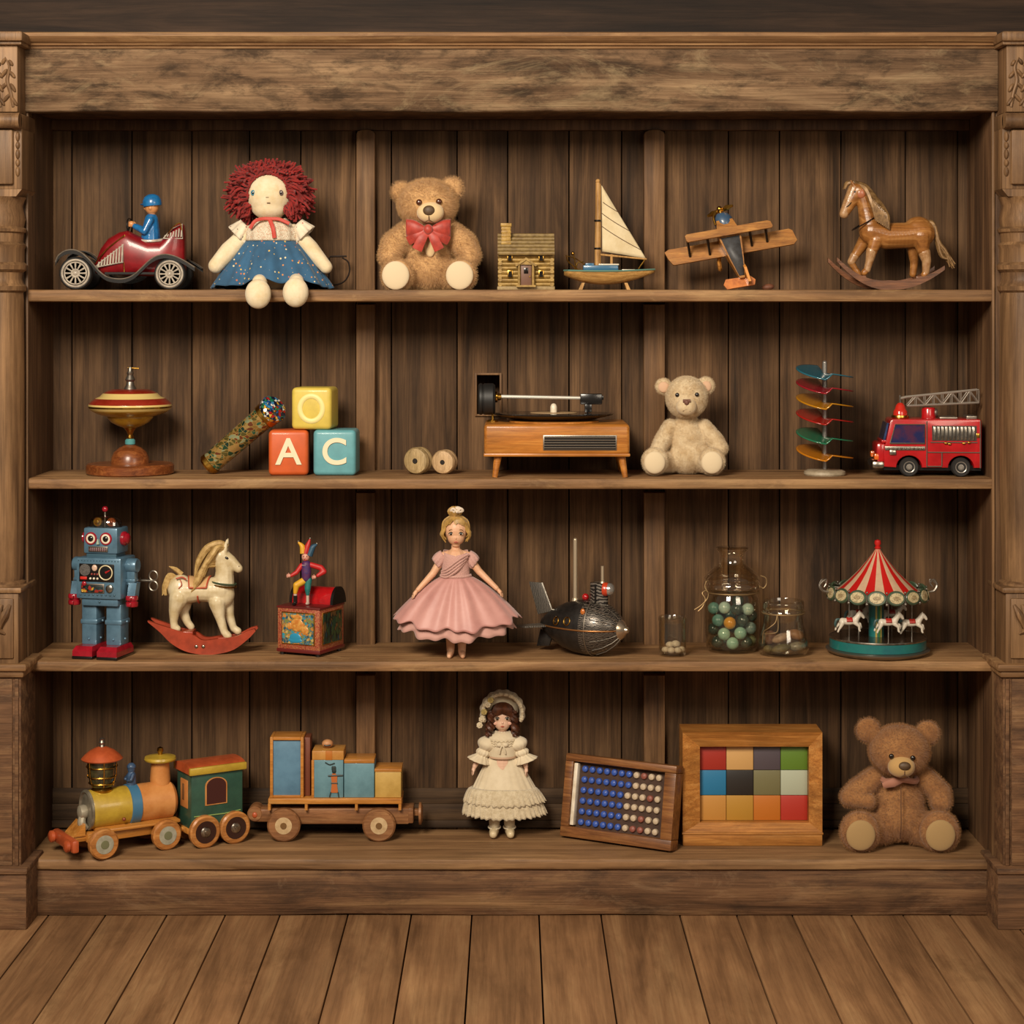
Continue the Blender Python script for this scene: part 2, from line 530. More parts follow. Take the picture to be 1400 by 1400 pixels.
# ---------------------------------------------------------------- bookcase
bc = bpy.data.objects.new('bookcase', None)
COL.objects.link(bc)
bc['label'] = 'large old brown wooden bookcase with four shelves of toys and turned columns at its sides'
bc['category'] = 'bookcase'
XL, XR = WX(37), WX(1358)

# back boards; one has a square hole cut behind the record player
m = M()
jb = [30, 98, 180, 262, 341, 411, 487, 535, 625, 694, 778, 850, 908, 996, 1066, 1150, 1238, 1310, 1372]
zt, zb = WZ(120), WZ(1180)
hx0, hx1, hz0, hz1 = BX(652), BX(684), BZ(566), BZ(510)
g = 0.0014
for a, b in zip(jb[:-1], jb[1:]):
    x0, x1 = BX(a) + g, BX(b) - g
    jit = random.uniform(0, 0.004)
    if a == 625:
        R4 = lambda a0, a1, c0, c1, yy: [(a0, yy, c0), (a1, yy, c0), (a1, yy, c1), (a0, yy, c1)]
        m.add(R4(x0, x1, zb, zt, DEP) + R4(hx0, hx1, hz0, hz1, DEP) + R4(x0, x1, zb, zt, DEP + .018) + R4(hx0, hx1, hz0, hz1, DEP + .018),
              [f for i in range(4) for f in ((i, (i + 1) % 4, 4 + (i + 1) % 4, 4 + i), (8 + i, 12 + i, 12 + (i + 1) % 4, 8 + (i + 1) % 4), (i, 8 + i, 8 + (i + 1) % 4, (i + 1) % 4), (4 + i, 4 + (i + 1) % 4, 12 + (i + 1) % 4, 12 + i))])
    else:
        m.box(x0, x1, DEP + jit, DEP + 0.018 + jit, zb, zt, 0.0012)
m.box(BX(20), BX(1380), DEP + 0.095, DEP + 0.10, zb, zt)
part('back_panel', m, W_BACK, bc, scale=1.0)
m = M()
for bx in ((-.005, 0, -.005, .095), (.0525, .0575, -.005, .095), (0, .0525, -.005, 0), (0, .0525, .09, .095)):
    m.box(hx0 + bx[0], hx0 + bx[1], DEP - 0.006, DEP + 0.03, hz0 + bx[2], hz0 + bx[3], 0.001)
part('hole_frame', m, W_BATTEN, bc, scale=1.0, label='small square wooden frame around the hole in the back boards')

# shelves with worn rounded front edges
def shelf(ptop, pbot, mat, y0=0.0, name='shelf'):
    m = M()
    h = WZ(ptop) - WZ(pbot); zt = WZ(ptop)
    n = 90
    rings = []
    for i in range(n + 1):
        x = XL + (XR - XL) * i / n
        wv = 0.0010 * math.sin(x * 9.1) + 0.0007 * math.sin(x * 23.7 + 1) + random.uniform(-.0004, .0004)
        r = 0.006
        rings.append([(x, DEP, zt), (x, y0 + r, zt), (x, y0 + wv + 0.0015, zt - 0.0015), (x, y0 + wv, zt - r),
                      (x, y0 + wv, zt - h + r), (x, y0 + wv + 0.0015, zt - h + 0.0015), (x, y0 + r, zt - h), (x, DEP, zt - h)])
    m.rings(rings)
    return part(name, m, mat, bc, scale=1.0, sharp=50)
shelf(396, 412.5, W_SHELF)
shelf(654.5, 669, W_SHELF)
shelf(904, 918.5, W_SHELF)
shelf(1174, 1189, W_BOTTOM, -0.004, 'bottom_shelf')

# sides, top board, header, cornice
for s, x in ((-1, XL), (1, XR)):
    m = M()
    m.box(min(x, x + s * 0.03), max(x, x + s * 0.03), 0.002, DEP + 0.07, 0.0, WZ(60), 0.002)
    part('side_panel', m, W_SIDE, bc, scale=1.0)
    m = M(); m.box(x - 0.003, x + 0.003, -0.003, 0.010, WZ(1180), WZ(150), 0.002)
    part('edge_bead', m, W_COL, bc, scale=1.0)
m = M()
m.box(XL, XR, DEP - 0.022, DEP + 0.01, BZ(179), WZ(150), 0.002)
part('top_rail', m, W_SIDE, bc, scale=1.0)  # added strip at the back, imitating the dark underside of the top board
m = M()
m.box(XL, XR, 0.0, DEP + 0.05, WZ(150), WZ(140), 0.002)
part('top_board', m, W_SIDE, bc, scale=1.0)
m = M()
rings = []
n = 80
for i in range(n + 1):
    x = WX(34) + (WX(1362) - WX(34)) * i / n
    wv = 0.0012 * math.sin(x * 13) + random.uniform(-.0008, .0008)
    zb_, zt_ = WZ(153) + wv, WZ(68)
    rings.append([(x, 0.02, zb_), (x, -0.012, zb_), (x, -0.016, zb_ + 0.004), (x, -0.016, zt_), (x, 0.02, zt_)])
m.rings(rings)
part('header_board', m, W_HEAD, bc, scale=1.0, sharp=50)
m = M()
prof = [(0.02, 68), (-0.020, 68), (-0.022, 64.5), (-0.028, 64), (-0.030, 61.5), (-0.036, 60), (-0.043, 55.5), (-0.046, 53), (-0.046, 49), (-0.042, 47.5), (0.36, 47)]
rings = [[(x, y, WZ(z)) for y, z in prof] for x in (WX(31), WX(350), WX(700), WX(1050), WX(1356))]
m.rings(rings)
part('cornice', m, W_SHELF, bc, scale=1.0, sharp=30)
m = M()
n = 80
rings = []
for i in range(n + 1):
    x = XL + (XR - XL) * i / n
    wv = max(0, 0.004 * math.sin(x * 7.3 + 0.5) * math.sin(x * 3.1)) + random.uniform(0, .0008)
    rings.append([(x, 0.03, WZ(1189)), (x, 0.006, WZ(1189)), (x, 0.004, WZ(1192)), (x, 0.004, wv + 0.003), (x, 0.007, wv), (x, 0.03, wv)])
m.rings(rings)
part('plinth', m, W_PLINTH, bc, scale=1.0, sharp=50)
m = M()
for a, b, t in ((1077, 1098, 0.005), (1098, 1120, 0.008), (1120, 1130, 0.012)):
    m.box(BX(62), BX(1340), DEP - t, DEP + 0.002, BZ(b), BZ(a), 0.002)
part('skirting', m, wood('skirting_timber', c('#23180f'), c('#453322'), c('#604931'), 'X', 1.0, 0.75, 0.35, 0.15), bc, scale=1.0)

# upright battens against the back boards, one pair in every bay
for x0, x1 in ((488, 514), (879, 908)):
    for k, (pt, pb) in enumerate(((178, 405), (416, 652), (672, 893), (920, 1085))):
        m = M()
        xa, xb = BX(x0), BX(x1)
        z1, z0 = BZ(pt), BZ(pb)
        xm, r = (xa + xb) / 2, (xb - xa) / 2
        if k == 0:
            poly = [(xa, z0), (xb, z0), (xb, z1 - r * .5)] + [(xm + r * math.cos(t), z1 - r * .5 + r * .5 * math.sin(t)) for t in (0.5, 1.05, 1.57, 2.1, 2.64)] + [(xa, z1 - r * .5)]
        elif k == 2 and x0 > 800:
            poly = [(xa, z1), (xa, z0 + r)] + [(xm - r * math.cos(t), z0 + r - r * math.sin(t)) for t in (0.5, 1.05, 1.57, 2.1, 2.64)] + [(xb, z0 + r), (xb, z1)]
        else:
            poly = [(xa, z0), (xb, z0), (xb, z1), (xa, z1)]
        m.prism(poly, DEP - 0.030, DEP + 0.001, bev=0.004)
        part('batten', m, W_BATTEN, bc, scale=1.0)

# turned columns, standing 8 cm proud of the shelves
PF = -0.085
KF = (D + PF) / D
def QX(px): return (px - 700) * S * KF
def QZ(py): return max(0.0, CAMZ + (HZ - py) * S * KF)
for s in (-1, 1):
    col = bpy.data.objects.new('column', None); COL.objects.link(col); col.parent = bc
    def X(a):                                   # a: pixels from the bookcase centre line
        return s * a * S * KF
    def bx(m, a0, a1, y0, y1, pt, pb, bev=0.002):
        xs = sorted((X(a0), X(a1)))
        m.box(xs[0], xs[1], y0, y1, QZ(pb), QZ(pt), bev)
    E = 760.0; xc = 712.0
    m = M()
    bx(m, 666, E, PF - 0.022, 0.05, 44, 58, 0.006)
    bx(m, 669, E, PF - 0.012, 0.05, 57, 62, 0.002)
    part('capital_moulding', m, W_COL, col, scale=1.0)
    m = M()
    bx(m, 676, E, PF, 0.05, 60, 153)
    part('capital_block', m, W_COL, col, scale=1.0)
    m = M()                                     # leafy scrolls carved on the capital
    for q in range(3):
        ax = 684 + q * 17
        m.tube(catmull([(X(ax - 2), PF - .001, QZ(146)), (X(ax + 1), PF - .002, QZ(128)), (X(ax + 6), PF - .002, QZ(110)), (X(ax + 3), PF - .002, QZ(92)), (X(ax + 9), PF - .001, QZ(78))], 6), [.003, .004, .004, .003, .001], 8)
        for k, (dx, py, an_, ln) in enumerate(((-3, 138, 35, 13), (7, 134, -40, 12), (-2, 120, 30, 11), (11, 118, -45, 13), (-1, 102, 40, 10), (10, 100, -35, 11), (1, 86, 35, 8), (11, 84, -30, 8))):
            m.sph((X(ax + dx), PF - .001, QZ(py)), (.0042, .0058, ln * S * .62), 12, 8, mat=Rm('Y', an_ * s))
    part('carved_leaves', m, W_COL, col, scale=1.0)
    m = M()
    m.tube([(X(672), PF - .004, QZ(165)), (X(E), PF - .004, QZ(165))], .017, 14)
    bx(m, 672, E, PF + .002, 0.05, 154, 176, 0.004)
    part('roll_moulding', m, W_COL, col, scale=1.0)
    m = M()
    bx(m, 672, E, PF + .012, 0.05, 175, 258)
    bx(m, 683, E, PF + .000, PF + .03, 177, 252, 0.004)
    ch = [(X(672), QZ(258)), (X(E), QZ(258)), (X(E), QZ(268)), (X(680), QZ(268))]
    m.prism(ch, PF + .012, 0.05)
    part('panel_block', m, W_COL, col, scale=1.0)
    m = M()
    for q in range(5):
        m.sph((X(677.5), PF + .012, QZ(186 + q * 12)), (.005, .006, .011 - .001 * (q % 2) * 3), 10, 8)
    part('carved_drops', m, W_COL, col, scale=1.0)
    m = M()                                     # the turned shaft
    pr = [(30, 812), (37, 806), (37, 800), (33, 797), (34, 790), (35.5, 700), (36, 600), (36, 500), (35, 410), (34, 400), (38, 397), (39, 391), (35, 387), (33, 380),
          (34, 372), (39, 368), (40, 362), (36, 358), (36, 340), (38, 334), (34, 330), (35, 318), (38, 316), (39, 312), (35, 309), (37, 298), (33, 280), (36, 272), (38, 268)]
    m.lathe([(r * S * KF, QZ(y)) for r, y in pr], (X(xc), PF + 0.058, 0), 40)
    part('turned_shaft', m, W_COL, col, scale=1.0, sharp=40)
    m = M()
    bx(m, 670, E, PF - .006, 0.05, 803, 811, 0.004)
    bx(m, 675, E, PF, 0.05, 810, 908)
    bx(m, 681, E, PF - .006, PF + .01, 818, 900, 0.003)
    part('carved_block', m, W_COL, col, scale=1.0)
    m = M()
    for q in range(3):
        ax = 688 + q * 11
        m.tube(catmull([(X(ax - 3), PF - .008, QZ(826)), (X(ax + 4), PF - .012, QZ(840 + q * 5)), (X(ax + 12), PF - .010, QZ(858)), (X(ax + 4), PF - .008, QZ(866))], 5), [.003, .009, .007, .002], 8)
    part('carved_scroll', m, W_COL, col, scale=1.0)
    m = M()
    bx(m, 662, E, PF - .014, 0.05, 907, 917, 0.005)
    bx(m, 667, E, PF - .006, 0.05, 916, 926, 0.004)
    part('ledge', m, W_SHELF, col, scale=1.0)
    m = M()
    bx(m, 672, E, PF + .004, 0.05, 924, 1187)
    bx(m, 674.5, 680, PF - .002, PF + .02, 928, 1184, 0.002)
    bx(m, 683, E, PF + .000, PF + .02, 928, 1184, 0.003)
    part('pedestal', m, W_PLINTH, col, scale=1.0)
    m = M()
    xs = sorted((X(662), X(E)))
    m.box(xs[0], xs[1], PF - .012, 0.05, 0.0, QZ(1192), 0.004)
    xs = sorted((X(660), X(E)))
    m.box(xs[0], xs[1], PF - .018, 0.05, QZ(1193), QZ(1184), 0.004)
    part('base_block', m, W_PLINTH, col, scale=1.0)
# ---------------------------------------------------------------- materials for the toys
CREAMCLOTH = pm('cream_cloth', c('#e0d0b0'), 0.9, sheen=0.2, col2=c('#d3bd94'), vs=35, bump=0.25, bs=900)
YARN = pm('red_yarn', c('#8f1d18'), 0.95, sheen=0.15, col2=c('#681410'), vs=60)
STITCH = pm('brown_stitch', c('#5a3d28'), 0.9)
EYEBLK = pm('glossy_eye', c('#17110d'), 0.12, coat=0.6)
EYEBRN = pm('brown_glass_eye', c('#4a2413'), 0.15, coat=0.6)
PAD = pm('cream_pad_cloth', c('#d6c2a0'), 0.9, sheen=0.2, bump=0.2, bs=900)
NOSEBR = pm('brown_nose', c('#5b4630'), 0.55, col2=c('#4a3724'), vs=200)

def teddy(t, sp, body_m, fur_m, muzzle_m, pad_m, length, count, voxel=1.5):
    """seated plush bear; sp in photograph pixels"""
    m = M()
    hx, hy, hrx, hrz = sp['head']
    m.sph(p(hx, hy, sp.get('hd', -6)), (hrx, hrx * 0.86, hrz), 24, 16)
    for ex, ey, er in sp['ears']:
        m.sph(p(ex, ey, 0), (er, er * 0.5, er), 16, 12)
    for q in sp['body']:
        m.sph(p(q[0], q[1], q[4] if len(q) > 4 else 6), (q[2], q[2] * 0.85, q[3]), 24, 16)
    m.cap(p(hx, hy + hrz * .6, 0), p(sp['body'][0][0], sp['body'][0][1] - sp['body'][0][3] * .5, 4), hrx * .5)
    for arm in sp['arms']:
        m.chain([p(a[0], a[1], a[2]) for a in arm], [a[3] for a in arm])
    for lx, ly, lr, hipx, hipy in sp['legs']:
        m.cap(p(hipx, hipy, 0), p(lx, ly, -26), lr * .8, lr * .85)
        m.sph(p(lx, ly, -34), (lr, lr * .62, lr * 1.04), 20, 14)
    b = part('body', m, [body_m, fur_m], t, remesh=voxel, smooth=5)
    # no pile under the sole pads, the muzzle and the eyes
    bare = [(p(lx, ly, -34 - lr * .5), lr * sp['padr'] * .97) for lx, ly, lr, _, _ in sp['legs']]
    bare += [(p(sp['muzzle'][0], sp['muzzle'][1], sp.get('hd', -6) - hrx * .74), sp['muzzle'][2] * .95)] + [(p(ex, ey, -hrx * .8), er * 1.5) for ex, ey, er in sp['eyes']]
    vg = b.vertex_groups.new(name='pile')
    for vv in b.data.vertices:
        co = vv.co / U
        ok = not any(abs(co.y - q.y) < rr + 4 and (co.x - q.x) ** 2 + (co.z - q.z) ** 2 < rr * rr and co.y < q.y + 14 for q, rr in bare)
        vg.add([vv.index], 1.0 if ok else 0.0, 'REPLACE')
    fur(b, count, length, seed=len(t.name), group='pile')
    for lx, ly, lr, hipx, hipy in sp['legs']:
        m = M(); pr = sp['padr'] * lr
        m.sph(p(lx + sp.get('padx', 0), ly + 1, -34 - lr * .56), (pr, 4.5, pr * 1.05), 24, 12)
        part('foot_pad', m, pad_m, t)
    mx, my, mr, mz = sp['muzzle']
    m = M(); my_d = sp.get('hd', -6) - hrx * .74
    m.sph(p(mx, my, my_d), (mr, mr * .72, mz), 24, 16)
    mo = part('muzzle', m, muzzle_m, t)
    nx, ny, nr, nz = sp['nose']
    m = M()
    nyd = my_d - mr * .60
    if sp.get('tri'):
        m.tube([p(nx - nr, ny - nz * .5, nyd), p(nx + nr, ny - nz * .5, nyd)], nz * .6, 8)
        m.sph(p(nx, ny, nyd - .5), (nr * .7, 3, nz), 14, 10)
    else:
        m.sph(p(nx, ny, nyd), (nr, 4.5, nz), 18, 12)
    part('nose', m, sp.get('nosem', NOSEBR), mo)
    m = M()
    yb = my_d - mr * .68
    m.tube([p(nx, ny + nz, yb), p(nx, ny + nz + mz * .42, yb + 1)], .7, 6)
    m.tube(catmull([p(nx - mr * .35, ny + nz + mz * .62, yb + 2), p(nx, ny + nz + mz * .42, yb + .6), p(nx + mr * .35, ny + nz + mz * .62, yb + 2)], 4), .7, 6)
    part('mouth_stitch', m, STITCH, mo)
    for ex, ey, er in sp['eyes']:
        dx = (ex - hx) / hrx; dz = (hy - ey) / hrz
        yy = sp.get('hd', -6) - hrx * .86 * math.sqrt(max(0.05, 1 - dx * dx - dz * dz))
        m = M(); m.sph(p(ex, ey, yy - 1), (er, er * .7, er), 14, 10)
        part('eye', m, sp['eyem'], t)
    return b

# ---- tin racing car ------------------------------------------------------------
CAR_RED = pm('lacquered_red_tin', c('#86141a'), 0.34, coat=0.25, col2=c('#6b0c11'), vs=30)
TRIMW = pm('silver_white_paint', c('#b5aa9a'), .35, coat=.3, col2=c('#968c80'), vs=90)
TRIMD = pm('tarnished_trim', c('#877d70'), .35, metal=.4, col2=c('#6a6156'), vs=90)
t = thing('tin_car', 'red tin toy open car with a driver in blue at its wheel', 'toy car', 178, 0.115, 1, 393)
m = M()
st = [(131, 367, 2, 6), (133, 362, 9, 12), (140, 353, 18, 17), (150, 347, 25, 20), (165, 343, 29.5, 22), (176, 342.5, 31, 23), (182, 344, 29, 23.5),
      (205, 350, 24, 24), (222, 350, 24, 24), (228, 346, 28, 23), (238, 340, 33, 21), (247, 336, 35, 17), (252, 337, 33, 13), (253.5, 340, 28, 11)]
rings = []
for x, zc, hz, hy in st:
    r = []
    for j in range(28):
        a = 2 * PI * j / 28
        ca, sa = math.cos(a), math.sin(a)
        e = 0.62
        r.append(p(x, zc, math.copysign(abs(ca) ** e, ca) * hy) + Vector((0, 0, math.copysign(abs(sa) ** e, sa) * hz)))
    rings.append(r)
m.rings(rings)
body = part('body', m, CAR_RED, t, sharp=60)
m = M()
for q in ([(131, 360), (150, 338), (174, 319)], [(174, 318), (173, 345), (174, 372)], [(224, 330), (225, 350), (225, 372)], [(228, 324), (238, 310), (249, 302), (252, 312)]):
    m.tube(catmull([p(x, y, -21.5 if i != 0 else -19) for i, (x, y) in enumerate(q)], 5), .8, 6)
part('gold_pinstripe', m, BRASS, body)
m = M()
m.tube([p(206 + 22 * math.cos(a), 325 - 0 * a, 0) + Vector((0, 17 * math.sin(a), 1.5 * math.cos(2 * a))) for a in [i * PI / 16 for i in range(32)]], 2.0, 8, closed=True)
part('cockpit_rim', m, TRIMW, body)
m = M()
for i in range(9):
    x = 139 + i * 4.0
    top = 355 - i * 3.0
    m.tube([p(x, 361 - i * .6, -21.5 - i * .25), p(x + .8, top, -19.5 - i * .3)], 1.3, 6)
m.tube([p(136, 362, -21), p(173, 355, -23.5), p(173.5, 331, -22), p(138, 358, -19), p(136, 362, -21)], .9, 6)
part('hood_louvres', m, TRIMW, body)
m = M()
for i in range(7):
    x = 229 + i * 3.6
    m.tube([p(x, 321, -21.5 + i * .6), p(x + .6, 319 - i * 1.9, -20 + i * .8)], 1.1, 6)
m.tube([p(227, 323, -22), p(252, 323, -15), p(251, 303, -12), p(238, 310, -18), p(227, 323, -22)], .9, 6)
part('tail_louvres', m, TRIMW, body)
fpts = catmull([(84, 355), (88, 346), (98, 339.5), (109, 338.5), (120, 343), (132, 354), (142, 366), (153, 374.5), (166, 377.5), (178, 377), (190, 372), (201, 362), (213, 351), (226, 345), (240, 345.5), (256, 352), (272, 362)][:0] or
               [(84, 355, 0), (88, 346, 0), (98, 339.5, 0), (109, 338.5, 0), (120, 343, 0), (132, 354, 0), (142, 366, 0), (153, 374.5, 0), (166, 377.5, 0), (178, 377, 0), (190, 372, 0), (201, 362, 0), (213, 351, 0), (226, 345, 0), (240, 345.5, 0), (256, 352, 0), (272, 362, 0)], 4)
for side in (-1, 1):
    m = M()
    y0, y1 = side * 22, side * 37
    m.rings([[p(q.x, q.y, y0), p(q.x, q.y, y1), p(q.x, q.y + 6, y1), p(q.x, q.y + 6, y1 - side * 1.4), p(q.x, q.y + 1.4, y1 - side * 1.4), p(q.x, q.y + 1.4, y0)] for q in fpts])
    fd = part('fender', m, BLACK, t)
    m = M()
    m.tube([p(q.x, q.y + .5, y1) for q in fpts], .85, 6)
    part('fender_trim', m, TRIMD, fd)
for wx, wy, wr in ((111, 370.5, 22.5), (238, 371.5, 21.5)):
    for side in (-1, 1):
        rot = Rm('X', 90)
        m = M()
        m.lathe([(wr * .74, -5), (wr * .93, -5), (wr, -2), (wr, 2), (wr * .93, 5), (wr * .74, 5)], p(wx, wy, side * 31), 36, mat=rot)
        wh = part('wheel', m, RUBBER, t)
        m = M()
        for rr, tr in ((.80, 1.5), (.66, 1.0), (.22, 1.4)):
            m.tube([p(wx + wr * rr * math.cos(a), wy + wr * rr * math.sin(a), side * 36) for a in [i * PI / 18 for i in range(36)]], tr, 6, closed=True)
        m.lathe([(wr * .62, -.5), (wr * .84, -.5), (wr * .84, .5), (wr * .62, .5)], p(wx, wy, side * 35.5), 36, mat=rot)
        for i in range(12):
            a = i * PI / 6
            m.tube([p(wx + 2 * math.cos(a), wy + 2 * math.sin(a), side * 36), p(wx + wr * .68 * math.cos(a), wy + wr * .68 * math.sin(a), side * 36)], [.7, 1.5], 6)
        m.sph(p(wx, wy, side * 36), (3, 2, 3), 12, 8)
        part('spoked_rim', m, TRIMW, wh)
m = M()
m.box(p(150, 0).x, p(245, 0).x, -34, 34, 393 - 372, 393 - 369)
part('axle_plate', m, BLACK, t)
# driver, fixed in his seat
SKINTIN = pm('flesh_tin', c('#c98a55'), 0.4, coat=0.3)
BLUETIN = pm('blue_tin', c('#1f6da8'), 0.3, coat=0.5, col2=c('#17588c'), vs=60)
m = M()
m.chain([p(206, 330, 0), p(206, 312, 0), p(207, 297, 0)], [14, 12.5, 9.5])
for sd in (-1, 1):
    m.chain([p(207, 298, sd * 11), p(200, 313, sd * 14), p(186, 306, sd * 8)], [5.5, 5, 4])
dr = part('driver', m, BLUETIN, t, remesh=1.0, smooth=4, label='driver in a blue jacket and blue cap')
m = M()
m.sph(p(207.5, 279, 0), (9.5, 9.5, 11)); m.cap(p(208, 288, 0), p(208, 293, 0), 4.5)
m.sph(p(198.3, 281, 0), (2, 1.8, 2.4), 8, 6)
m.sph(p(207, 281, -9.4), (2, 1.2, 3), 8, 6); m.sph(p(207, 281, 9.4), (2, 1.2, 3), 8, 6)
hd = part('head', m, SKINTIN, dr, remesh=.8, smooth=3)
m = M()
m.sph(p(199.4, 277.5, -4), (.9, .9, 1.2), 8, 6); m.sph(p(199.4, 277.5, 4), (.9, .9, 1.2), 8, 6)
part('eye', m, EYEBLK, hd)
m = M()
m.lathe([(12.6, 0), (13.2, 3), (12.6, 8), (10, 13), (5, 16), (0, 16.6)], p(208.5, 278, 0), 28, mat=Rm('Y', -6))
m.sph(p(197.5, 276, 0), (6, 8, 1.6), 16, 8)
part('cap', m, BLUETIN, hd)
m = M()
for sd in (-1, 1):
    m.sph(p(181, 303, sd * 7), (4.2, 3.6, 4.4), 12, 8)
    for i in range(4):
        m.tube([p(180 - 1, 300.5 + i * 1.7, sd * 7 - 2.5), p(177.4, 300.5 + i * 1.7, sd * 7), p(179, 300.5 + i * 1.7, sd * 7 + 2.8)], 1.0, 6)
part('hands', m, SKINTIN, dr)
m = M()
m.tube([p(177 + 1.5 * math.sin(a) , 305 + 10 * math.cos(a), 11 * math.sin(a)) for a in [i * PI / 12 for i in range(24)]], 1.0, 6, closed=True)
m.tube([p(178, 305, 0), p(170, 322, 0)], 1.2, 6)
part('steering_wheel', m, BLACK, t)

# ---- rag doll ------------------------------------------------------------------
t = thing('rag_doll', 'rag doll with red yarn hair and a dotted blue skirt, feet over the shelf edge', 'doll', 371, 0.085, 1, 393)
DRESS = dots('dotted_blue_cotton', c('#2b5677'), [c('#c98544'), c('#d9b455'), c('#b9653f'), c('#d8c9a0')], 95, 0.17)
BLOUSE = mosaic('printed_white_cotton', [c('#dccfb8'), c('#e2d6c0'), c('#d6c8ae'), c('#ded2bc'), c('#cfae94')], 420, 0.9, edge=c('#a3917a'), coat=0)
SLEEVE = dots('spotted_white_cotton', c('#dccdb4'), [c('#7a4a3c'), c('#b5362a'), c('#4c4038')], 90, 0.13)
RIBRED = pm('red_ribbon', c('#b8392a'), 0.6, sheen=0.2)
m = M()
m.sph(p(368.5, 264, -4), (31, 26, 31.5), 28, 20)
m.sph(p(369, 280, -6), (25, 21, 17), 24, 16)
m.cap(p(370, 292, 0), p(370, 320, 0), 14, 24)
m.cap(p(370, 325, 0), p(370, 368, 0), 26, 30)
m.chain([p(338, 315, 0), p(314, 340, -8), p(297, 360, -14)], [11, 13, 10.5])
m.chain([p(403, 312, 0), p(425, 336, -6), p(447, 362, -12)], [10, 11.5, 9])
for fx, fy, kx in ((362, 398, 358), (412, 396, 404)):
    m.chain([p(kx, 379, -5), p((kx + fx) / 2, 380, -32), p(fx, 384, -58)], [12.5, 10.5, 10.5])
    m.sph(p(fx, fy + 1, -72), (17.5, 14, 20), 20, 14)
rb = part('body', m, CREAMCLOTH, t, remesh=1.3, smooth=6)
rnd = random.Random(5)
m = M()
m.sph(p(368.5, 254, 6), (35, 27, 33), 24, 16)
for i in range(1500):
    th = rnd.uniform(-2.35, 2.35)
    ax = math.sin(th); az = math.cos(th)
    ylo = -20 + 46 * rnd.random() ** .8
    rr = 31.5 * math.sqrt(max(.3, 1 - (ylo / 36) ** 2)) + (2 if ylo < 0 else 3)
    s0 = p(368.5 + ax * rr, 261 - az * rr * 1.02, ylo)
    side = abs(ax)
    L = rnd.uniform(4, 11) + 17 * max(0, side - .25) ** .8 * (1.0 if az > -.35 else .42) * rnd.uniform(.6, 1)
    up = Vector((ax, -.22 if ylo < -8 else .05, az)).normalized()
    jig = Vector((rnd.uniform(-.5, .5), rnd.uniform(-.6, .4), rnd.uniform(-.5, .5)))
    ph = rnd.uniform(0, 6.28); e1 = up.orthogonal().normalized(); e2 = up.cross(e1)
    pts = []
    for k in range(6):
        q = k / 5
        w_ = (e1 * math.cos(ph + q * 5.5) + e2 * math.sin(ph + q * 5.5)) * 2.6 * q ** .5
        pts.append(s0 + (up + jig * q) * L * q + w_ + Vector((0, 0, -7 * side * q * q)))
    m.tube(pts, [1.5, 1.7, 1.4], 5)
for i in range(70):                                   # strands combed over the forehead edge
    th = -1.75 + 3.5 * i / 69
    a0 = p(368.5 + 22 * math.sin(th), 255 - 27 * math.cos(th), 0)
    a1 = p(368.5 + 31 * math.sin(th), 261 - 32.5 * math.cos(th), -10)
    a2 = p(368.5 + (27.5 + rnd.uniform(-2, 1)) * math.sin(th), 262 - (28 + rnd.uniform(-2.5, 1)) * math.cos(th), -20)
    m.tube(catmull([a0 + Vector((0, 6, 6)), a1, a2], 4), [1.8, 2, 1.4], 5)
part('yarn_hair', m, YARN, t)
for ex, cm in ((349, c('#3f7e92')), (387, c('#5a4a48'))):
    for nm, r_, mt, dy in (('eye', 3.6, pm('eye_ring', cm, .7), 0),):
        dx = (ex - 368.5) / 31; yy = -4 - 26 * math.sqrt(1 - dx * dx - .01)
        m = M(); m.sph(p(ex, 261.5, yy - .2), (3.0, 1.3, 4.0), 16, 10)
        eo = part('eye', m, mt, t)
        m = M(); m.sph(p(ex, 261.5, yy - 1.1), (1.6, .9, 2.2), 12, 8)
        part('pupil', m, EYEBLK, eo)
        m = M(); m.sph(p(ex + .7, 260.3, yy - 1.9), (.6, .4, .7), 8, 6)
        part('highlight', m, WHITE, eo)
m = M()
m.tube([p(367, 268, -29.5), p(371, 268, -29.5)], .5, 6)
m.tube([p(368.5, 275.5, -28.6), p(372.8, 275.5, -28.6)], .7, 6)
part('mouth_stitch', m, STITCH, t)
m = M()
def blouse(u, v):
    a = 2 * PI * u
    r = 19 + 17 * min(1, v * 1.8) + 1.2 * math.sin(a * 14) * (1 - .4 * v)
    return p(371 + r * 1.0 * math.cos(a), 297 + 29 * v - 2 * (1 - v) * math.cos(2 * a), r * .82 * math.sin(a))
m.surf(blouse, 84, 10)
part('blouse', m, BLOUSE, t, solid=1.2)
for sx, sdir in ((330, -1), (413, 1)):
    m = M()
    def slv(u, v, sx=sx, sdir=sdir):
        a = 2 * PI * u
        r = 9 + 7.5 * v + 1.6 * v * math.sin(a * 9)
        cx = sx + sdir * (-6 + 11 * v); cz = 303 + 16 * v
        ax = Vector((sdir * .62, 0, -.62)); b1 = Vector((sdir * .7, 0, .7)); b2 = Vector((0, 1, 0))
        return p(cx, cz, -2) + b1 * math.cos(a) * r + b2 * math.sin(a) * r
    m.surf(slv, 54, 6)
    part('sleeve', m, SLEEVE, t, solid=1.2)
m = M()
m.tube(catmull([p(372, 298, -27), p(377, 310, -32.5), p(379, 323, -32.5)], 4), 2.8, 8, flat=.3)
m.tube(catmull([p(345, 310, -26), p(352, 300, -26), p(362, 296.5, -22), p(372, 296.5, -21), p(384, 297, -21), p(398, 303, -22)], 4), 2.4, 8, flat=.5)
part('ribbon', m, RIBRED, t)
m = M()
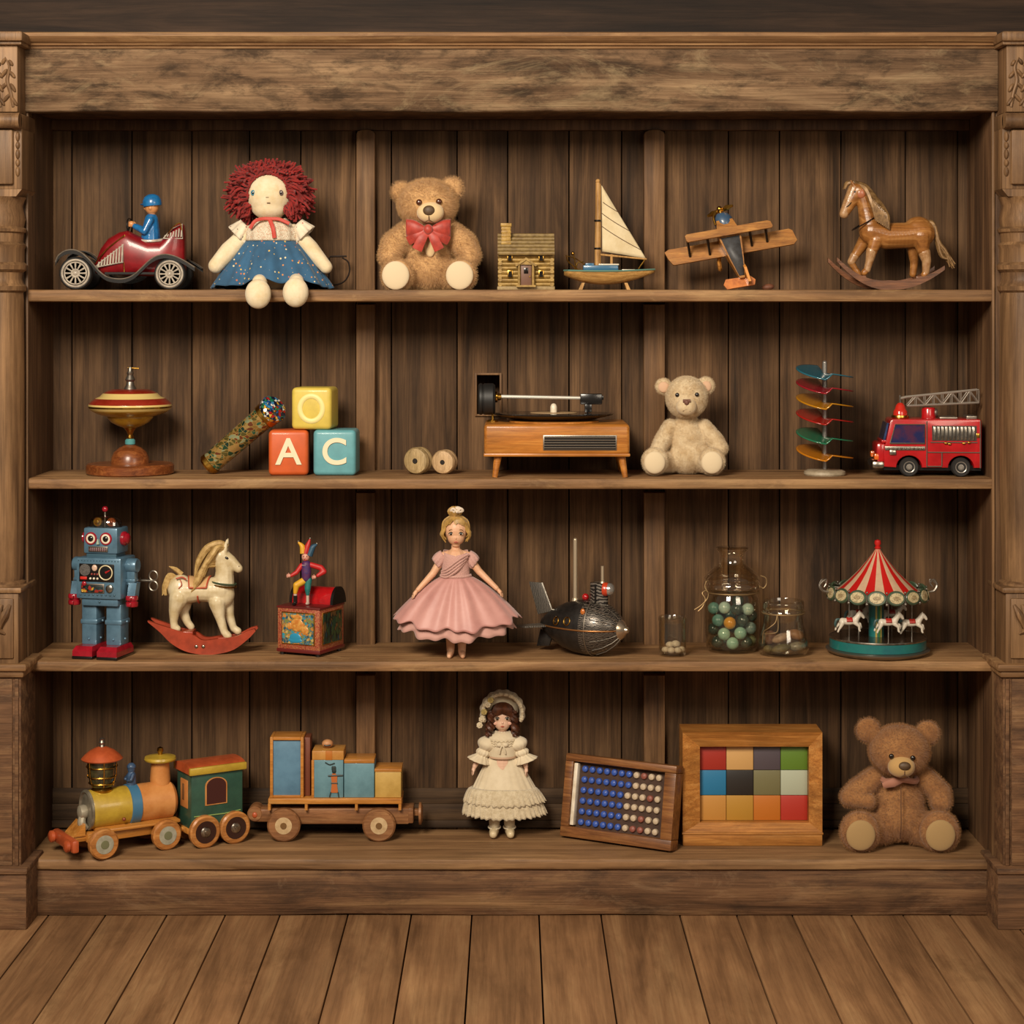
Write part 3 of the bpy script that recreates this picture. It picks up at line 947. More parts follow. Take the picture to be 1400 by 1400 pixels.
def skirt(u, v):
    a = 2 * PI * u
    e = v ** .85
    fold = math.sin(a * 17 + 1.3 + .6 * math.sin(a * 3)) * .6 * (1.15 - .5 * v) + math.sin(a * 7 + .4) * .55 * v
    rx = 34 + 49 * e + (1 + 3.0 * v) * fold * min(1, v * 3)
    ry = 28 + 24 * e + (2 + 4.0 * v) * fold * min(1, v * 3)
    lift = 0
    for fx in (362, 412):
        d = (371 + rx * math.cos(a) - fx) / 17
        if math.sin(a) < 0: lift += 9 * math.exp(-d * d) * v
    z = 325 + 66 * v - lift - 1.5 * fold * v - 5 * v * (1 if math.sin(a) < 0 else 0) * abs(math.sin(a))
    return p(371 + rx * math.cos(a), min(z, 391.5), 1 + ry * math.sin(a))
m.surf(skirt, 160, 22)
part('skirt', m, DRESS, t, solid=1.0, sharp=80)

# ---- thin metal loop behind the doll ------------------------------------------------
t = thing('wire_hook', 'thin dark metal wire loop standing behind the rag doll', 'hook', 462, 0.2, 1, 393)
m = M()
m.tube([p(450, 392.3, 0), p(450, 349, 0), p(452, 346.5, 0), p(474, 346, 0)], 1.3, 8)
m.tube(catmull([p(468, 348, 0), p(476, 354, 0), p(478, 366, 0), p(473, 378, 0), p(464, 384, 0), p(450, 386, 0)], 6), 1.1, 8)
m.lathe([(9, 0), (9, 1.5), (2, 3)], p(450, 393, 0), 20)
part('bent_wire', m, pm('dark_iron', c('#2a1f18'), .5, metal=.6), t)

# ---- tan teddy with bow --------------------------------------------------------------
TAN = pm('tan_plush', c('#c79d6a'), 0.95, sheen=0.3, col2=c('#b58a57'), vs=50)
TANF = pm('tan_pile', c('#e2c294'), 0.85, sheen=0.2, col2=c('#d0aa78'), vs=60)
TANM = pm('pale_muzzle_plush', c('#ddbf90'), 0.95, sheen=0.3, bump=.3, bs=700)
t = thing('teddy_bear', 'tan fluffy teddy bear wearing a red bow, beside the log house', 'teddy bear', 587, 0.125, 1, 396.5)
teddy(t, {'head': (585, 279, 40, 32.5), 'hd': -8, 'ears': [(549, 262, 14), (618, 257, 15)], 'body': [(586, 346, 34, 42), (586, 366, 36, 30, 4)],
          'arms': [[(562, 317, 2, 17), (540, 335, -8, 17.5), (533, 350, -16, 14)], [(612, 317, 2, 17), (634, 334, -6, 17.5), (643, 350, -14, 14)]],
          'legs': [(545, 376, 20.5, 566, 378), (631, 376, 20.5, 608, 378)], 'padr': .9, 'padx': -1.5,
          'muzzle': (590, 292, 18.5, 14.5), 'nose': (588.5, 290, 8.2, 7), 'eyes': [(575, 278.5, 4.2), (601.5, 277.5, 4.2)], 'eyem': EYEBRN},
      TAN, TANF, TANM, PAD, 0.0062, 42000)
BOWM = pm('red_satin_bow', c('#b23a2a'), 0.5, sheen=0.4, col2=c('#932a1d'), vs=60)
m = M()
for sd in (-1, 1):
    def loop(u, v, sd=sd):
        a = 2 * PI * u
        L = v * 27
        rr = 1.5 + 10.5 * math.sin(min(1, v * 1.1) * PI * .62) + 1.0 * math.sin(a * 3) * v
        return p(587 + sd * (3 + L), 314 + 1.5 * v * (1 - v) * 4 - 3 * v, -38 + 8 * v) + Vector((0, math.cos(a) * rr * .55, math.sin(a) * rr))
    m.surf(loop, 24, 12)
    m.tube(catmull([p(587, 316, -39), p(587 + sd * 8, 328, -42), p(587 + sd * 15, 342, -40)], 5), [3, 6, 7], 10, flat=.25)
    m.tube(catmull([p(587, 316, -39), p(587 + sd * 17, 325, -37), p(587 + sd * 27, 330, -31)], 5), [3, 6, 6], 10, flat=.25)
m.sph(p(587, 315, -41), (6, 5, 6.5), 16, 12)
part('bow', m, BOWM, t, solid=1.0)
m = M()
m.sph(p(589, 336, -24), (8, 4, 16), 16, 12)
part('chest_patch', m, TANM, t)

# ---- little log house ---------------------------------------------------------------
LOGM = pm('gilded_logs', c('#a98a4c'), 0.42, metal=.25, col2=c('#7c602f'), vs=70)
LOGD = pm('shingle_straw', c('#8d7546'), 0.55, col2=c('#6c5530'), vs=80)
t = thing('log_house', 'miniature gold-brown log house with chimney and little porch', 'toy house', 719, 0.12, 1, 395.5)
m = M(); m.box(-39, 39, -30, 30, 0, 5, 1); part('base', m, pm('stone_base', c('#a08a62'), .7, col2=c('#84704c'), vs=80), t)
m = M()
m.box(-34.5, 34.5, -24, 24, 5, 50)
for i in range(8):
    z = 7.6 + i * 5.5
    for sy in (-25, 25):
        m.tube([(-38, sy, z), (38, sy, z)], 2.75, 10)
    for sx in (-35, 35):
        m.tube([(sx, -28, z + (1 if i % 2 else 0)), (sx, 28, z)], 2.75, 10)
wl_ = part('log_walls', m, LOGM, t)
m = M()
m.prism([(-30, 0), (30, 0), (0, 26)], -37, -36)
m.v = [Vector((v.y, v.x, v.z + 49)) for v in m.v]
m.prism([(-30, 0), (30, 0), (0, 26)], 36, 37)
m2 = M()
for sd in (-1, 1):
    for i in range(6):
        q = i / 5
        y = sd * (33 - 29 * q); z = 49.5 + 25 * q
        m2.tube([(-38.5, y, z), (38.5, y, z)], 2.9, 10)
m2.prism([(-33, 48), (33, 48), (0, 75)], -37, 37, mat=Rm('Z', 90))
part('roof', m2, LOGD, t)
m = M(); m.box(-33, -21, -18, -6, 60, 86); m.box(-34.5, -19.5, -19.5, -4.5, 86, 91, 1)
for i in range(5): m.box(-33.6, -20.4, -18.6, -5.4, 62 + i * 5, 65.6 + i * 5, .6)
part('chimney', m, pm('yellow_brick', c('#b08c3e'), .5, col2=c('#8f6c2a'), vs=120), t)
WIN = pm('dark_window', c('#17110c'), 0.2)
for x, y in ((697, 352), (739.5, 352), (697.5, 374), (739.5, 374)):
    m = M(); q = p(x, y); m.box(q.x - 3.6, q.x + 3.6, -29.2, -25, q.z - 5.2, q.z + 5.2, .4)
    wf = part('window', m, BRASS, t)
    m = M(); m.box(q.x - 2.4, q.x + 2.4, -29.8, -29, q.z - 4, q.z + 4)
    part('pane', m, WIN, wf)
m = M(); q = p(719, 378)
m.box(q.x - 7.5, q.x + 7.5, -34, -24, 5, 36, .6)
dr = part('door', m, pm('plum_door', c('#6e4c3a'), .5), t)
m = M(); m.box(q.x - 3, q.x + 3, -34.8, -33.5, 22, 30, .5); part('pane', m, WIN, dr)
m = M(); m.tube([(q.x + 5, -35, 18), (q.x + 5, -36, 18)], 1, 8); part('handle', m, BRASS, dr)
m = M()
for sx in (-9.5, 9.5): m.cyl((q.x + sx, -36, 5), (q.x + sx, -36, 35), 1.8, n=10)
m.prism([(q.x - 15, 33.5), (q.x, 44), (q.x + 15, 33.5), (q.x + 13, 31.5), (q.x, 40.5), (q.x - 13, 31.5)], -39, -24)
m.prism([(q.x - 11, 34), (q.x, 41), (q.x + 11, 34)], -37, -26)
m.box(q.x - 13, q.x + 13, -39, -26, 4, 6.5)
part('porch', m, LOGM, t)

# ---- sailing boat -------------------------------------------------------------------
HULL = wood('honey_boat_wood', c('#8a6332'), c('#b98d50'), c('#d6ad6d'), 'X', 6, .35, .1, .05, coat=.4)
t = thing('sailing_boat', 'wooden toy sailing boat with one cream sail on small stand feet', 'toy boat', 833, 0.12, 1, 395)
m = M(); rings = []
for i in range(25):
    q = i / 24; x = 771 + 124 * q
    hw = 17 * (math.sin(PI * (.06 + .94 * q) ** .8) ** .6 if 0 < q < 1 else 0) + .4
    top = 368.5 + 1.8 * math.sin(PI * q) - 1.5 * q
    dep = 1.5 + 18.5 * math.sin(PI * min(1, max(0, .05 + .92 * q))) ** .75 * (1 - .25 * q)
    r = []
    for j in range(13):
        a = PI * j / 12
        r.append(p(x, top, -hw * math.cos(a)) - Vector((0, 0, dep * math.sin(a) ** .8)))
    rings.append(r)
m.rings(rings)
part('hull', m, HULL, t, sharp=60)
m = M()
for sd in (-1, 1):
    m.tube([p(771 + 124 * i / 20, 368 + 1.8 * math.sin(PI * i / 20) - 1.5 * i / 20, sd * (17 * (math.sin(PI * (.06 + .94 * i / 20) ** .8) ** .6 if 0 < i < 20 else 0) + .6)) for i in range(21)], 1.2, 6)
part('gunwale', m, pm('teal_trim', c('#5f8577'), .4, coat=.3), t)
m = M()
m.box(p(797, 0).x, p(845, 0).x, -9, 9, 395 - 368.5, 395 - 361, 1.2)
m.box(p(800, 0).x, p(812, 0).x, -7, 7, 395 - 362, 395 - 358, 1)
cb = part('cabin', m, pm('blue_cabin_paint', c('#2c6184'), .35, coat=.3), t)
m = M(); m.box(p(818, 0).x, p(846, 0).x, -8, 8, 395 - 361, 395 - 359, .6); m.box(p(850, 0).x, p(868, 0).x, -6, 6, 395 - 369, 395 - 366.5, .6)
part('hatch', m, WHITE, cb)
WOODL = wood('pale_spar_wood', c('#9a6f3a'), c('#c2955a'), c('#d9b27a'), 'Z', 6, .4, .1, .05)
m = M(); m.cyl(p(817, 371, 0), p(817.5, 248, 0), 4.4, 3.2, 14); m.sph(p(817.5, 246, 0), 3.2, 12, 8); m.tube([p(820.5, 360, -1), p(820.5, 250, -1)], .8, 6)
ms = part('mast', m, WOODL, t)
m = M()
for y in (300, 338): m.lathe([(5, -1.2), (5.4, 0), (5, 1.2)], p(817.3, y, 0), 16)
part('mast_band', m, BLACK, ms)
m = M(); m.cyl(p(818, 346, 0), p(884, 352.5, 0), 1.4, 1.2, 10); m.cyl(p(836, 369, 0), p(836, 346, 0), 2, 1.8, 10)
part('boom', m, WOODL, t)
SAIL = pm('cream_sailcloth', c('#dccca8'), 0.85, col2=c('#cbb78e'), vs=25)
m = M()
def sail(u, v):
    a = Vector(p(822.5, 252, 0)); b = Vector(p(823.5, 342, 0)); cc = Vector(p(883, 351.5, 0))
    e = a.lerp(b, v); f = a.lerp(cc, v)
    q = e.lerp(f, u)
    q.y += -9 * math.sin(PI * u) * v * (1.1 - v) * 1.6
    return q
m.surf(sail, 20, 20, loop=False)
so = part('sail', m, SAIL, t, solid=.8)
m = M()
for (a0, b0) in (((0, .42), (1, .62)), ((0, .62), (1, .88)), ((0.1, .25), (1, .36))):
    m.tube([sail(a0[0] + (b0[0] - a0[0]) * i / 8, a0[1] + (b0[1] - a0[1]) * i / 8) + Vector((0, -.8, 0)) for i in range(9)], .5, 5)
part('sail_seam', m, STITCH, so)
m = M()
m.tube(catmull([p(774, 347, 0), p(777, 356, 0), p(789, 366, 0), p(793, 367, 0)], 4), 1.0, 6)
m.tube(catmull([p(776, 348, 6), p(788, 352, 6), p(800, 360, 6), p(812, 362, 4)], 4), .8, 6)
m.tube([p(788, 367, -6), p(784, 346, -6)], .9, 6); m.sph(p(783, 345, -6), 2.6, 10, 8)
m.tube([p(882, 353, 0), p(873, 366, 0)], 1.0, 6)
m.tube([p(786, 367, 6), p(790, 357, 6), p(798, 356, 6)], .9, 6)
part('rigging', m, BRASS, t)
m = M()
for x in (795, 857):
    d = -1 if x < 830 else 1
    m.prism([(p(x, 0).x + d * 4.5, 0), (p(x, 0).x + d * -.5, 0), (p(x, 0).x - d * 4, 10), (p(x, 0).x, 10)], -13, 13)
part('stand', m, WOODL, t)

# ---- biplane standing on its tail ----------------------------------------------------
WING = wood('orange_ply', c('#85531f'), c('#a86f2f'), c('#c38c45'), 'X', 5, .38, .1, .1, coat=.3)
GREYP = pm('slate_paint', c('#4c4d50'), .5, col2=c('#3c3a3a'), vs=60)
t = thing('biplane', 'wooden toy biplane standing nose up on its orange tail', 'toy plane', 1000, 0.115, 1, 397.5, dz=0.0097)
# own frame: a = span, b = towards the nose, cc = towards the viewer
TA = math.radians(16.5); TL = math.radians(24)
A_ = Vector((math.cos(math.radians(10)), 0, math.sin(math.radians(10))))
B_ = Vector((-math.sin(TA) * 1.0, math.sin(TL) * .7, math.cos(TA) * 1.0)).normalized()
C_ = A_.cross(B_).normalized()
if C_.y > 0: C_ = -C_
O_ = p(1001, 345, 0)
def q3(a, b, cc): return O_ + A_ * a + B_ * b + C_ * cc
def slab(m, pts, c0, c1, mi=0):
    n = len(pts)
    v = [q3(a, b, c0) for a, b in pts] + [q3(a, b, c1) for a, b in pts]
    f = [tuple(range(n)), tuple(range(2 * n - 1, n - 1, -1))] + [(i, i + n, (i + 1) % n + n, (i + 1) % n) for i in range(n)]
    m.add(v, f, mi)
m = M(); slab(m, [(-88, 2), (-84, -7), (-82, -8), (84, -8), (90, -3), (88, 12), (84, 15), (-84, 15), (-90, 12)], -12, -8)
part('lower_wing', m, WING, t)
m = M(); slab(m, [(-60, 14), (-58, 12), (57, 12), (59, 14), (58, 21), (54, 23), (-57, 23), (-60, 21)], 18, 22)
part('upper_wing', m, WING, t)
for a, b in ((-58, 20), (-31, 18), (50, 22), (28, 20)):
    m = M(); m.tube([q3(a, b - 20, -8), q3(a, b - 3, 19)], 1.9, 8)
    part('strut', m, BLACK, t)
m = M()
rings = []
for b, hw, hc in ((38, 11, 11), (26, 14, 13), (10, 15, 12), (-20, 9.5, 8), (-42, 4.5, 5), (-46, 3.5, 4)):
    rings.append([q3(-hw, b, -hc), q3(hw, b, -hc), q3(hw, b, hc), q3(-hw, b, hc)])
m.rings(rings)
fu = part('fuselage', m, WING, t, sharp=30)
m = M()
slab(m, [(-12.5, 9), (12.5, 9), (8, -20), (3.4, -42), (-3.4, -42), (-8, -20)], 8, 9.0)
m2 = M()
m2.add([q3(-12.8, 12, 12.6), q3(12.8, 12, 12.6), q3(8, -20, 8.6), q3(3.6, -43, 5.3), q3(-3.6, -43, 5.3), q3(-8, -20, 8.6)], [(0, 1, 2, 5), (5, 2, 3, 4)])
part('grey_top', m2, GREYP, fu, solid=.6)
m = M(); m.sph(q3(0, 20, 14), (9, 5, 4), 14, 10)
part('windscreen', m, WHITE, fu)
m = M(); rot = Matrix((A_, C_, B_)).transposed().to_4x4()
m.lathe([(12.5, 0), (13.5, 4), (13, 12), (9, 18), (3, 20)], q3(0, 31, 0), 24, mat=rot)
part('engine_cowl', m, pm('blue_grey_paint', c('#38506a'), .4, coat=.3), t)
m = M()
m.cyl(q3(0, 48, 0), q3(0, 58, 0), 3, 2, 12); m.sph(q3(0, 58, 0), 4, 12, 8)
for sd in (-1, 1):
    m.tube([q3(sd * 2, 55, 0), q3(sd * 9, 55.5, sd * 8), q3(sd * 17, 55, sd * 14)], [1.6, 4, 1.6], 10, flat=.35)
m.tube(catmull([q3(-6, 54, 8), q3(-13, 44, 10), q3(-14, 32, 12)], 4), 1.6, 8)
part('propeller', m, BRASS, t)
m = M(); slab(m, [(-27, -50), (-24, -57), (14, -57), (17, -50), (12, -44), (-22, -43)], -6, -2)
part('tail_plane', m, pm('orange_paint', c('#c8762c'), .35, coat=.3, col2=c('#a85a1c'), vs=70), t)
m = M()
v0 = [(6, -56), (13, -55), (13, -34), (9, -26), (5, -30)]
m.add([O_ + A_ * (7 + d) + B_ * b + C_ * (-4 + (a - 6) * 2.2) for d in (-1.8, 1.8) for a, b in v0], [(0, 1, 2, 3, 4), (9, 8, 7, 6, 5)] + [(i, i + 5, (i + 1) % 5 + 5, (i + 1) % 5) for i in range(5)])
part('tail_fin', m, pm('orange_paint_pale', c('#d08a3e'), .35, coat=.3), t)
m = M()
m.tube([q3(-18, -2, -12), q3(-20, -10, -26)], 3, 10); m.lathe([(7, -2.5), (8.5, 0), (7, 2.5)], q3(-21, -15, -26), 18, mat=Rm('Y', 80))
part('undercarriage', m, WING, t)

t = thing('wood_chip', 'small brown oval chip of wood behind the biplane', 'wood chip', 1050, 0.2, 1, 394)
m = M(); m.sph((0, 0, 4.6), (8.5, 5, 4.6), 16, 10, mat=Rm('Y', -8)); part('chip', m, pm('brown_chip', c('#7a4a31'), .6, col2=c('#5a3524'), vs=90), t)

# ---- carved rocking horse -------------------------------------------------------------
def rocker(m, xs, y0, y1, top, bot, k=40):
    for i in range(1): pass
    up = [(x, top(x)) for x in xs]; lo = [(x, bot(x)) for x in xs]
    n = len(xs)
    m.rings([[p(xs[i], up[i][1], y0), p(xs[i], up[i][1], y1), p(xs[i], lo[i][1], y1), p(xs[i], lo[i][1], y0)] for i in range(n)])
GOLDW = wood('varnished_golden_wood', c('#6b4222'), c('#93602f'), c('#b5834c'), 'X', 3, .34, .05, .05, coat=.35, streak=.15)
GOLDMANE = pm('gilded_mane', c('#96744a'), .38, metal=.2, coat=.3, col2=c('#5f4528'), vs=80)
ROCKW = wood('brown_rocker_wood', c('#51321f'), c('#74492e'), c('#8f6040'), 'X', 6, .4, .1, .05, coat=.3)
t = thing('rocking_horse', 'carved golden-brown rocking horse with a pale mane on brown rockers', 'rocking horse', 1215, 0.125, 1, 396)
HB = -4
m = M()
m.chain([p(1260, 318, 0), p(1238, 321, 0), p(1212, 322, 0), p(1192, 316, 0)], [19, 18, 18.5, 18])
m.sph(p(1255, 315, 0), (21, 17, 20)); m.sph(p(1190, 314, 0), (16, 15, 18))
m.chain([p(1190, 308, 0), p(1184, 285, 0), p(1179, 266, 0)], [15, 11.5, 10])
m.chain([p(1174, 260, 0), p(1163, 276, 0), p(1154, 292, 0)], [11.5, 8.5, 6.3])
m.sph(p(1171, 268, 0), (9, 7, 9))
for sd in (-1, 1):
    m.cap(p(1167, 254, sd * 5), p(1162, 246, sd * 6), 3.2, 1.2)
    f = (0 if sd < 0 else 1)
    if sd < 0:
        m.chain([p(1196, 328, -8), p(1191, 342, -9), p(1187, 357, -9), p(1184, 368, -9), p(1180, 372, -9)], [10, 7.5, 5.2, 4.4, 4.8])
        m.chain([p(1258, 322, -7), p(1260, 340, -8), p(1265, 355, -9), p(1264, 371, -9), p(1262, 375, -9)], [14, 9, 6, 4.8, 5])
    else:
        m.chain([p(1184, 328, 8), p(1174, 343, 9), p(1165, 357, 9), p(1170, 366, 9), p(1176, 374, 9)], [10, 7, 5.2, 4.4, 4.6])
        m.chain([p(1254, 322, 7), p(1250, 341, 9), p(1252, 358, 10), p(1250, 374, 10)], [12, 8, 6, 5])
part('horse', m, GOLDW, t, remesh=1.0, smooth=12)
m = M()
for i in range(9):
    q = i / 8
    for sd in (-1, 1):
        a = p(1172 + 20 * q, 252 + 20 * q, sd * 3)
        m.tube(catmull([a, a + Vector((10 - 2 * q, sd * 7, -6)), a + Vector((17, sd * 14, -24)), a + Vector((22 - q * 2, sd * 17, -50 + 8 * q))], 5), [3.4, 4.4, 4.2, 1.0], 7)
m.tube(catmull([p(1168, 250, 0), p(1182, 255, 0), p(1195, 270, 0), p(1203, 288, 0)], 5), [4, 5, 5, 3], 8)
for sd in (-1, 1):
    m.tube(catmull([p(1167, 249, sd * 2), p(1158, 250, sd * 3), p(1154, 258, sd * 4)], 4), [3, 3, 1.5], 7)
part('mane', m, GOLDMANE, t)
m = M()
rnd = random.Random(3)
for i in range(14):
    dy = rnd.uniform(-5, 5); e = rnd.uniform(0, 1)
    m.tube(catmull([p(1266, 303, dy * .3), p(1276, 306 + rnd.uniform(-2, 2), dy * .6), p(1281 + 2 * e, 330, dy), p(1287 + e * 6, 350 - e * 8, dy * 1.2), p(1296 + rnd.uniform(0, 10), 350 + 18 * rnd.random(), dy * 1.4)], 5), [2.2, 2.8, 2.6, 2.2, .7], 7)
part('tail', m, GOLDMANE, t)
m = M()
for sd in (-1, 1):
    m.sph(p(1168, 262, sd * 8.6), (2.2, 1.4, 2), 10, 8); m.sph(p(1151, 294, sd * 3.6), (1.4, 1.2, 1.2), 8, 6)
part('eye', m, EYEBLK, t)
m = M()
m.tube([p(1180 + 17 * math.cos(a) * 1 + 2, 306 - 10 * math.cos(a) * 1 - 2, 15.5 * math.sin(a)) for a in [i * PI / 12 for i in range(24)]], .9, 6, closed=True)
m.tube([p(1160, 279, 9 * math.sin(a)) + Vector((5.5 * math.cos(a), 0, 5.5 * math.cos(a))) for a in [i * PI / 10 for i in range(20)]], .7, 6, closed=True)
part('bridle', m, BLACK, t)
m = M(); m.sph(p(1176, 264, -9), (6.5, 2.5, 7), 14, 10); m.sph(p(1176, 264, 9), (6.5, 2.5, 7), 14, 10)
part('painted_cheek', m, pm('faded_rose_paint', c('#a5603f'), .4, coat=.4), t)
WORN = pm('worn_pale_paint', c('#b08a62'), .4, coat=.3, col2=c('#8f6238'), vs=70)
m = M(); m.chain([p(1168, 258, 0), p(1161, 275, 0), p(1154, 291.5, 0)], [9, 8.2, 6.7]); part('painted_muzzle', m, WORN, t, remesh=.8, smooth=3)
for q in ([(1190, 343, -9, 7.7), (1187, 357, -9, 5.6), (1184, 368, -9, 4.9)], [(1262, 345, -8.4, 8.6), (1265, 356, -9, 6.5), (1264, 371, -9, 5.3)], [(1170, 349, 9, 6.6), (1165.5, 357, 9, 5.7)]):
    m = M(); m.chain([p(a, b, d) for a, b, d, r in q], [r for a, b, d, r in q]); part('painted_sock', m, WORN, t, remesh=.8, smooth=3)
for sd, dx in ((-1, 0), (1, -8)):
    m = M()
    xs = [1142 + 146 * i / 40 for i in range(41)]
    def bot(x): return 396 - (42 if x < 1213 else 27) * (abs(x - 1213) / 74.0) ** 2.1
    def top(x):
        b = bot(x); d = abs(x - 1213) / 75.0
        return b - (13.5 - 8 * min(1, d))
    rocker(m, [x + dx for x in xs], sd * 14 - 3, sd * 14 + 3, lambda x: top(x - dx), lambda x: bot(x - dx))
    part('rocker', m, ROCKW, t)
m = M()
m.box(p(1170, 0).x, p(1182, 0).x, -15, 15, 396 - 382, 396 - 376, 1); part('foot_bar', m, ROCKW, t)
m = M(); m.box(p(1250, 0).x, p(1264, 0).x, -15, 15, 396 - 384, 396 - 377, 1)
part('foot_bar', m, ROCKW, t)
# ================================================================ second shelf
# ---- spinning top on its stand ---------------------------------------------------------
TOPRED = pm('top_red_lacquer', c('#8f2a1c'), .28, coat=.5, col2=c('#78200f'), vs=30)
TOPCREAM = pm('top_cream_lacquer', c('#d8bd74'), .3, coat=.4)
TOPYEL = pm('top_yellow_lacquer', c('#b98d2c'), .3, coat=.4, col2=c('#946c1e'), vs=30)
TURNED = wood('turned_red_wood', c('#5a2e16'), c('#7f4522'), c('#9d6133'), 'X', 5, .35, .05, .05, coat=.4)
t = thing('spinning_top', 'striped red and yellow spinning top balanced on a round brown stand', 'spinning top', 178, 0.13, 2, 642)
m = M(); m.lathe([(57, 0), (59.5, 2), (59.5, 12), (57, 14.5), (10, 14.5)], n=56); part('stand_base', m, TURNED, t)
m = M(); m.lathe([(26, 14), (25.5, 22), (22, 30), (15, 36), (8, 39), (6, 40)], n=40); part('stand_knob', m, TURNED, t)
m = M(); m.lathe([(5, 39), (7, 41), (7, 46), (5, 48)], n=24); part('teal_ring', m, pm('teal_ring_paint', c('#4f8f90'), .3, coat=.4), t)
m = M(); m.lathe([(4, 47), (5.5, 50), (3.5, 54), (5, 58), (8, 62), (12, 65)], n=24); part('spindle', m, BRASS, t)
m = M()
prof = [(6, 62), (17, 66), (26, 71), (31, 77), (31, 78.5), (44, 82), (53, 87), (56, 90.5), (56.5, 93), (56, 95.5), (53, 99), (47, 103.5), (41, 106), (36.5, 110.5), (31, 113.5), (25, 115.5), (8, 116)]
mis = [2, 2, 2, 2, 2, 2, 1, 3, 1, 0, 0, 1, 1, 0, 0, 0, 0]
m.lathe(prof, n=64, mi=mis[:len(prof)])
part('top_body', m, [TOPRED, TOPCREAM, TOPYEL, BRASS], t, sharp=25)
m = M(); m.lathe([(9, 115), (8, 118), (6, 121), (5, 126), (7, 129), (5.5, 132), (4, 135), (5, 138), (3, 141), (2.4, 146), (0.5, 147)], n=20); part('stem', m, STEEL, t)
m = M(); m.cyl((-3, 0, 145), (12, 0, 144), 1.1, n=8); part('crossbar', m, BRASS, t)

# ---- alphabet blocks ---------------------------------------------------------------------
LETTER = pm('cream_letter_paint', c('#e6d6b4'), .55)
def block(label, px, base, yy, wdt, hgt, col, txt, rot, dz=0.0):
    t = thing('alphabet_block', label, 'toy block', px, yy, 2, base, rot, 'alphabet blocks', dz)
    m = M(); m.box(-wdt / 2, wdt / 2, -wdt / 2, wdt / 2, 0, hgt, 6, seg=4)
    k = pm('block_paint_' + txt.lower(), c(col), .45, coat=.15, col2=tuple(x * .86 for x in c(col)[:3]) + (1,), vs=30)
    part('cube', m, k, t)
    if txt == 'O':
        m = M(); m.tube([(15.5 * math.cos(a), -wdt / 2 - .3, hgt / 2 + 17 * math.sin(a)) for a in [i * PI / 24 for i in range(48)]], 3.4, 8, closed=True, flat=.4)
        part('letter', m, pm('pale_yellow_letter', c('#e8d890'), .5), t)
    else:
        letters('letter', txt, 50, 1.0, LETTER, t, (0, -wdt / 2 - .4, hgt / 2))
    return t
block('orange block with a cream letter A, bottom left of the stack', 396, 646, 0.125, 54, 61.5, '#cb5a26', 'A', 3)
block('teal blue block with a cream letter C, bottom right of the stack', 460.5, 646, 0.125, 58, 62, '#62a0a8', 'C', -1.5)
block('pale yellow block with a letter O, on top of the other blocks', 431, 584, 0.127, 55, 57, '#d6bd52', 'O', -6, 62.2 * S * (D + .127) / D)

# ---- kaleidoscope --------------------------------------------------------------------------
t = thing('kaleidoscope', 'glittering green and gold kaleidoscope leaning on the orange block', 'kaleidoscope', 279, 0.118, 2, 643)
KM = mosaic('green_gold_foil', [c('#24452f'), c('#5a5226'), c('#8a6a34'), c('#2f6049'), c('#6e3a20'), c('#a5824a'), c('#1e382c'), c('#8f9a78')], 95, .22, .4, c('#a88a4a'), .5, (1, 1, 1.5), .03)
GEM = mosaic('gem_mosaic', [c('#20508a'), c('#a51f22'), c('#cfa13a'), c('#dfe0d8'), c('#1f7a5a'), c('#15203a'), c('#3f86b8')], 150, .12, .1, c('#16120e'), .8)
a0, a1 = p(286, 629, 8), p(371, 556, 0)
ax = (a1 - a0).normalized()
rot = Vector((0, 0, 1)).rotation_difference(ax).to_matrix().to_4x4()
L = (a1 - a0).length
m = M(); m.lathe([(14.5, 0), (15, 8), (16, L * .75), (16.5, L - 4)], a0, 40, mat=rot); part('tube', m, KM, t)
m = M(); m.lathe([(4, -6), (13, -6), (15.5, -3), (15.5, 3), (14, 4)], a0, 40, mat=rot); part('eyepiece', m, BRASS, t)
m = M(); m.lathe([(15, L - 16), (18, L - 14), (18.5, L - 4), (17, L - 3)], a0, 40, mat=rot); m.lathe([(17.5, -1), (18, 1), (17, 3)], a0 + ax * L * .62, 40, mat=rot) if False else None
part('gold_collar', m, BRASS, t)
# the jewelled end cap, turned a little towards the room
e0 = a0 + ax * (L - 2)
rot2 = Vector((0, 0, 1)).rotation_difference((ax + Vector((.15, -.75, .1))).normalized()).to_matrix().to_4x4()
m = M(); m.lathe([(12, -6), (18, -2), (19.5, 4), (19.5, 9), (17, 12), (8, 14), (0, 14.5)], e0, 40, mat=rot2); part('jewelled_end', m, GEM, t)

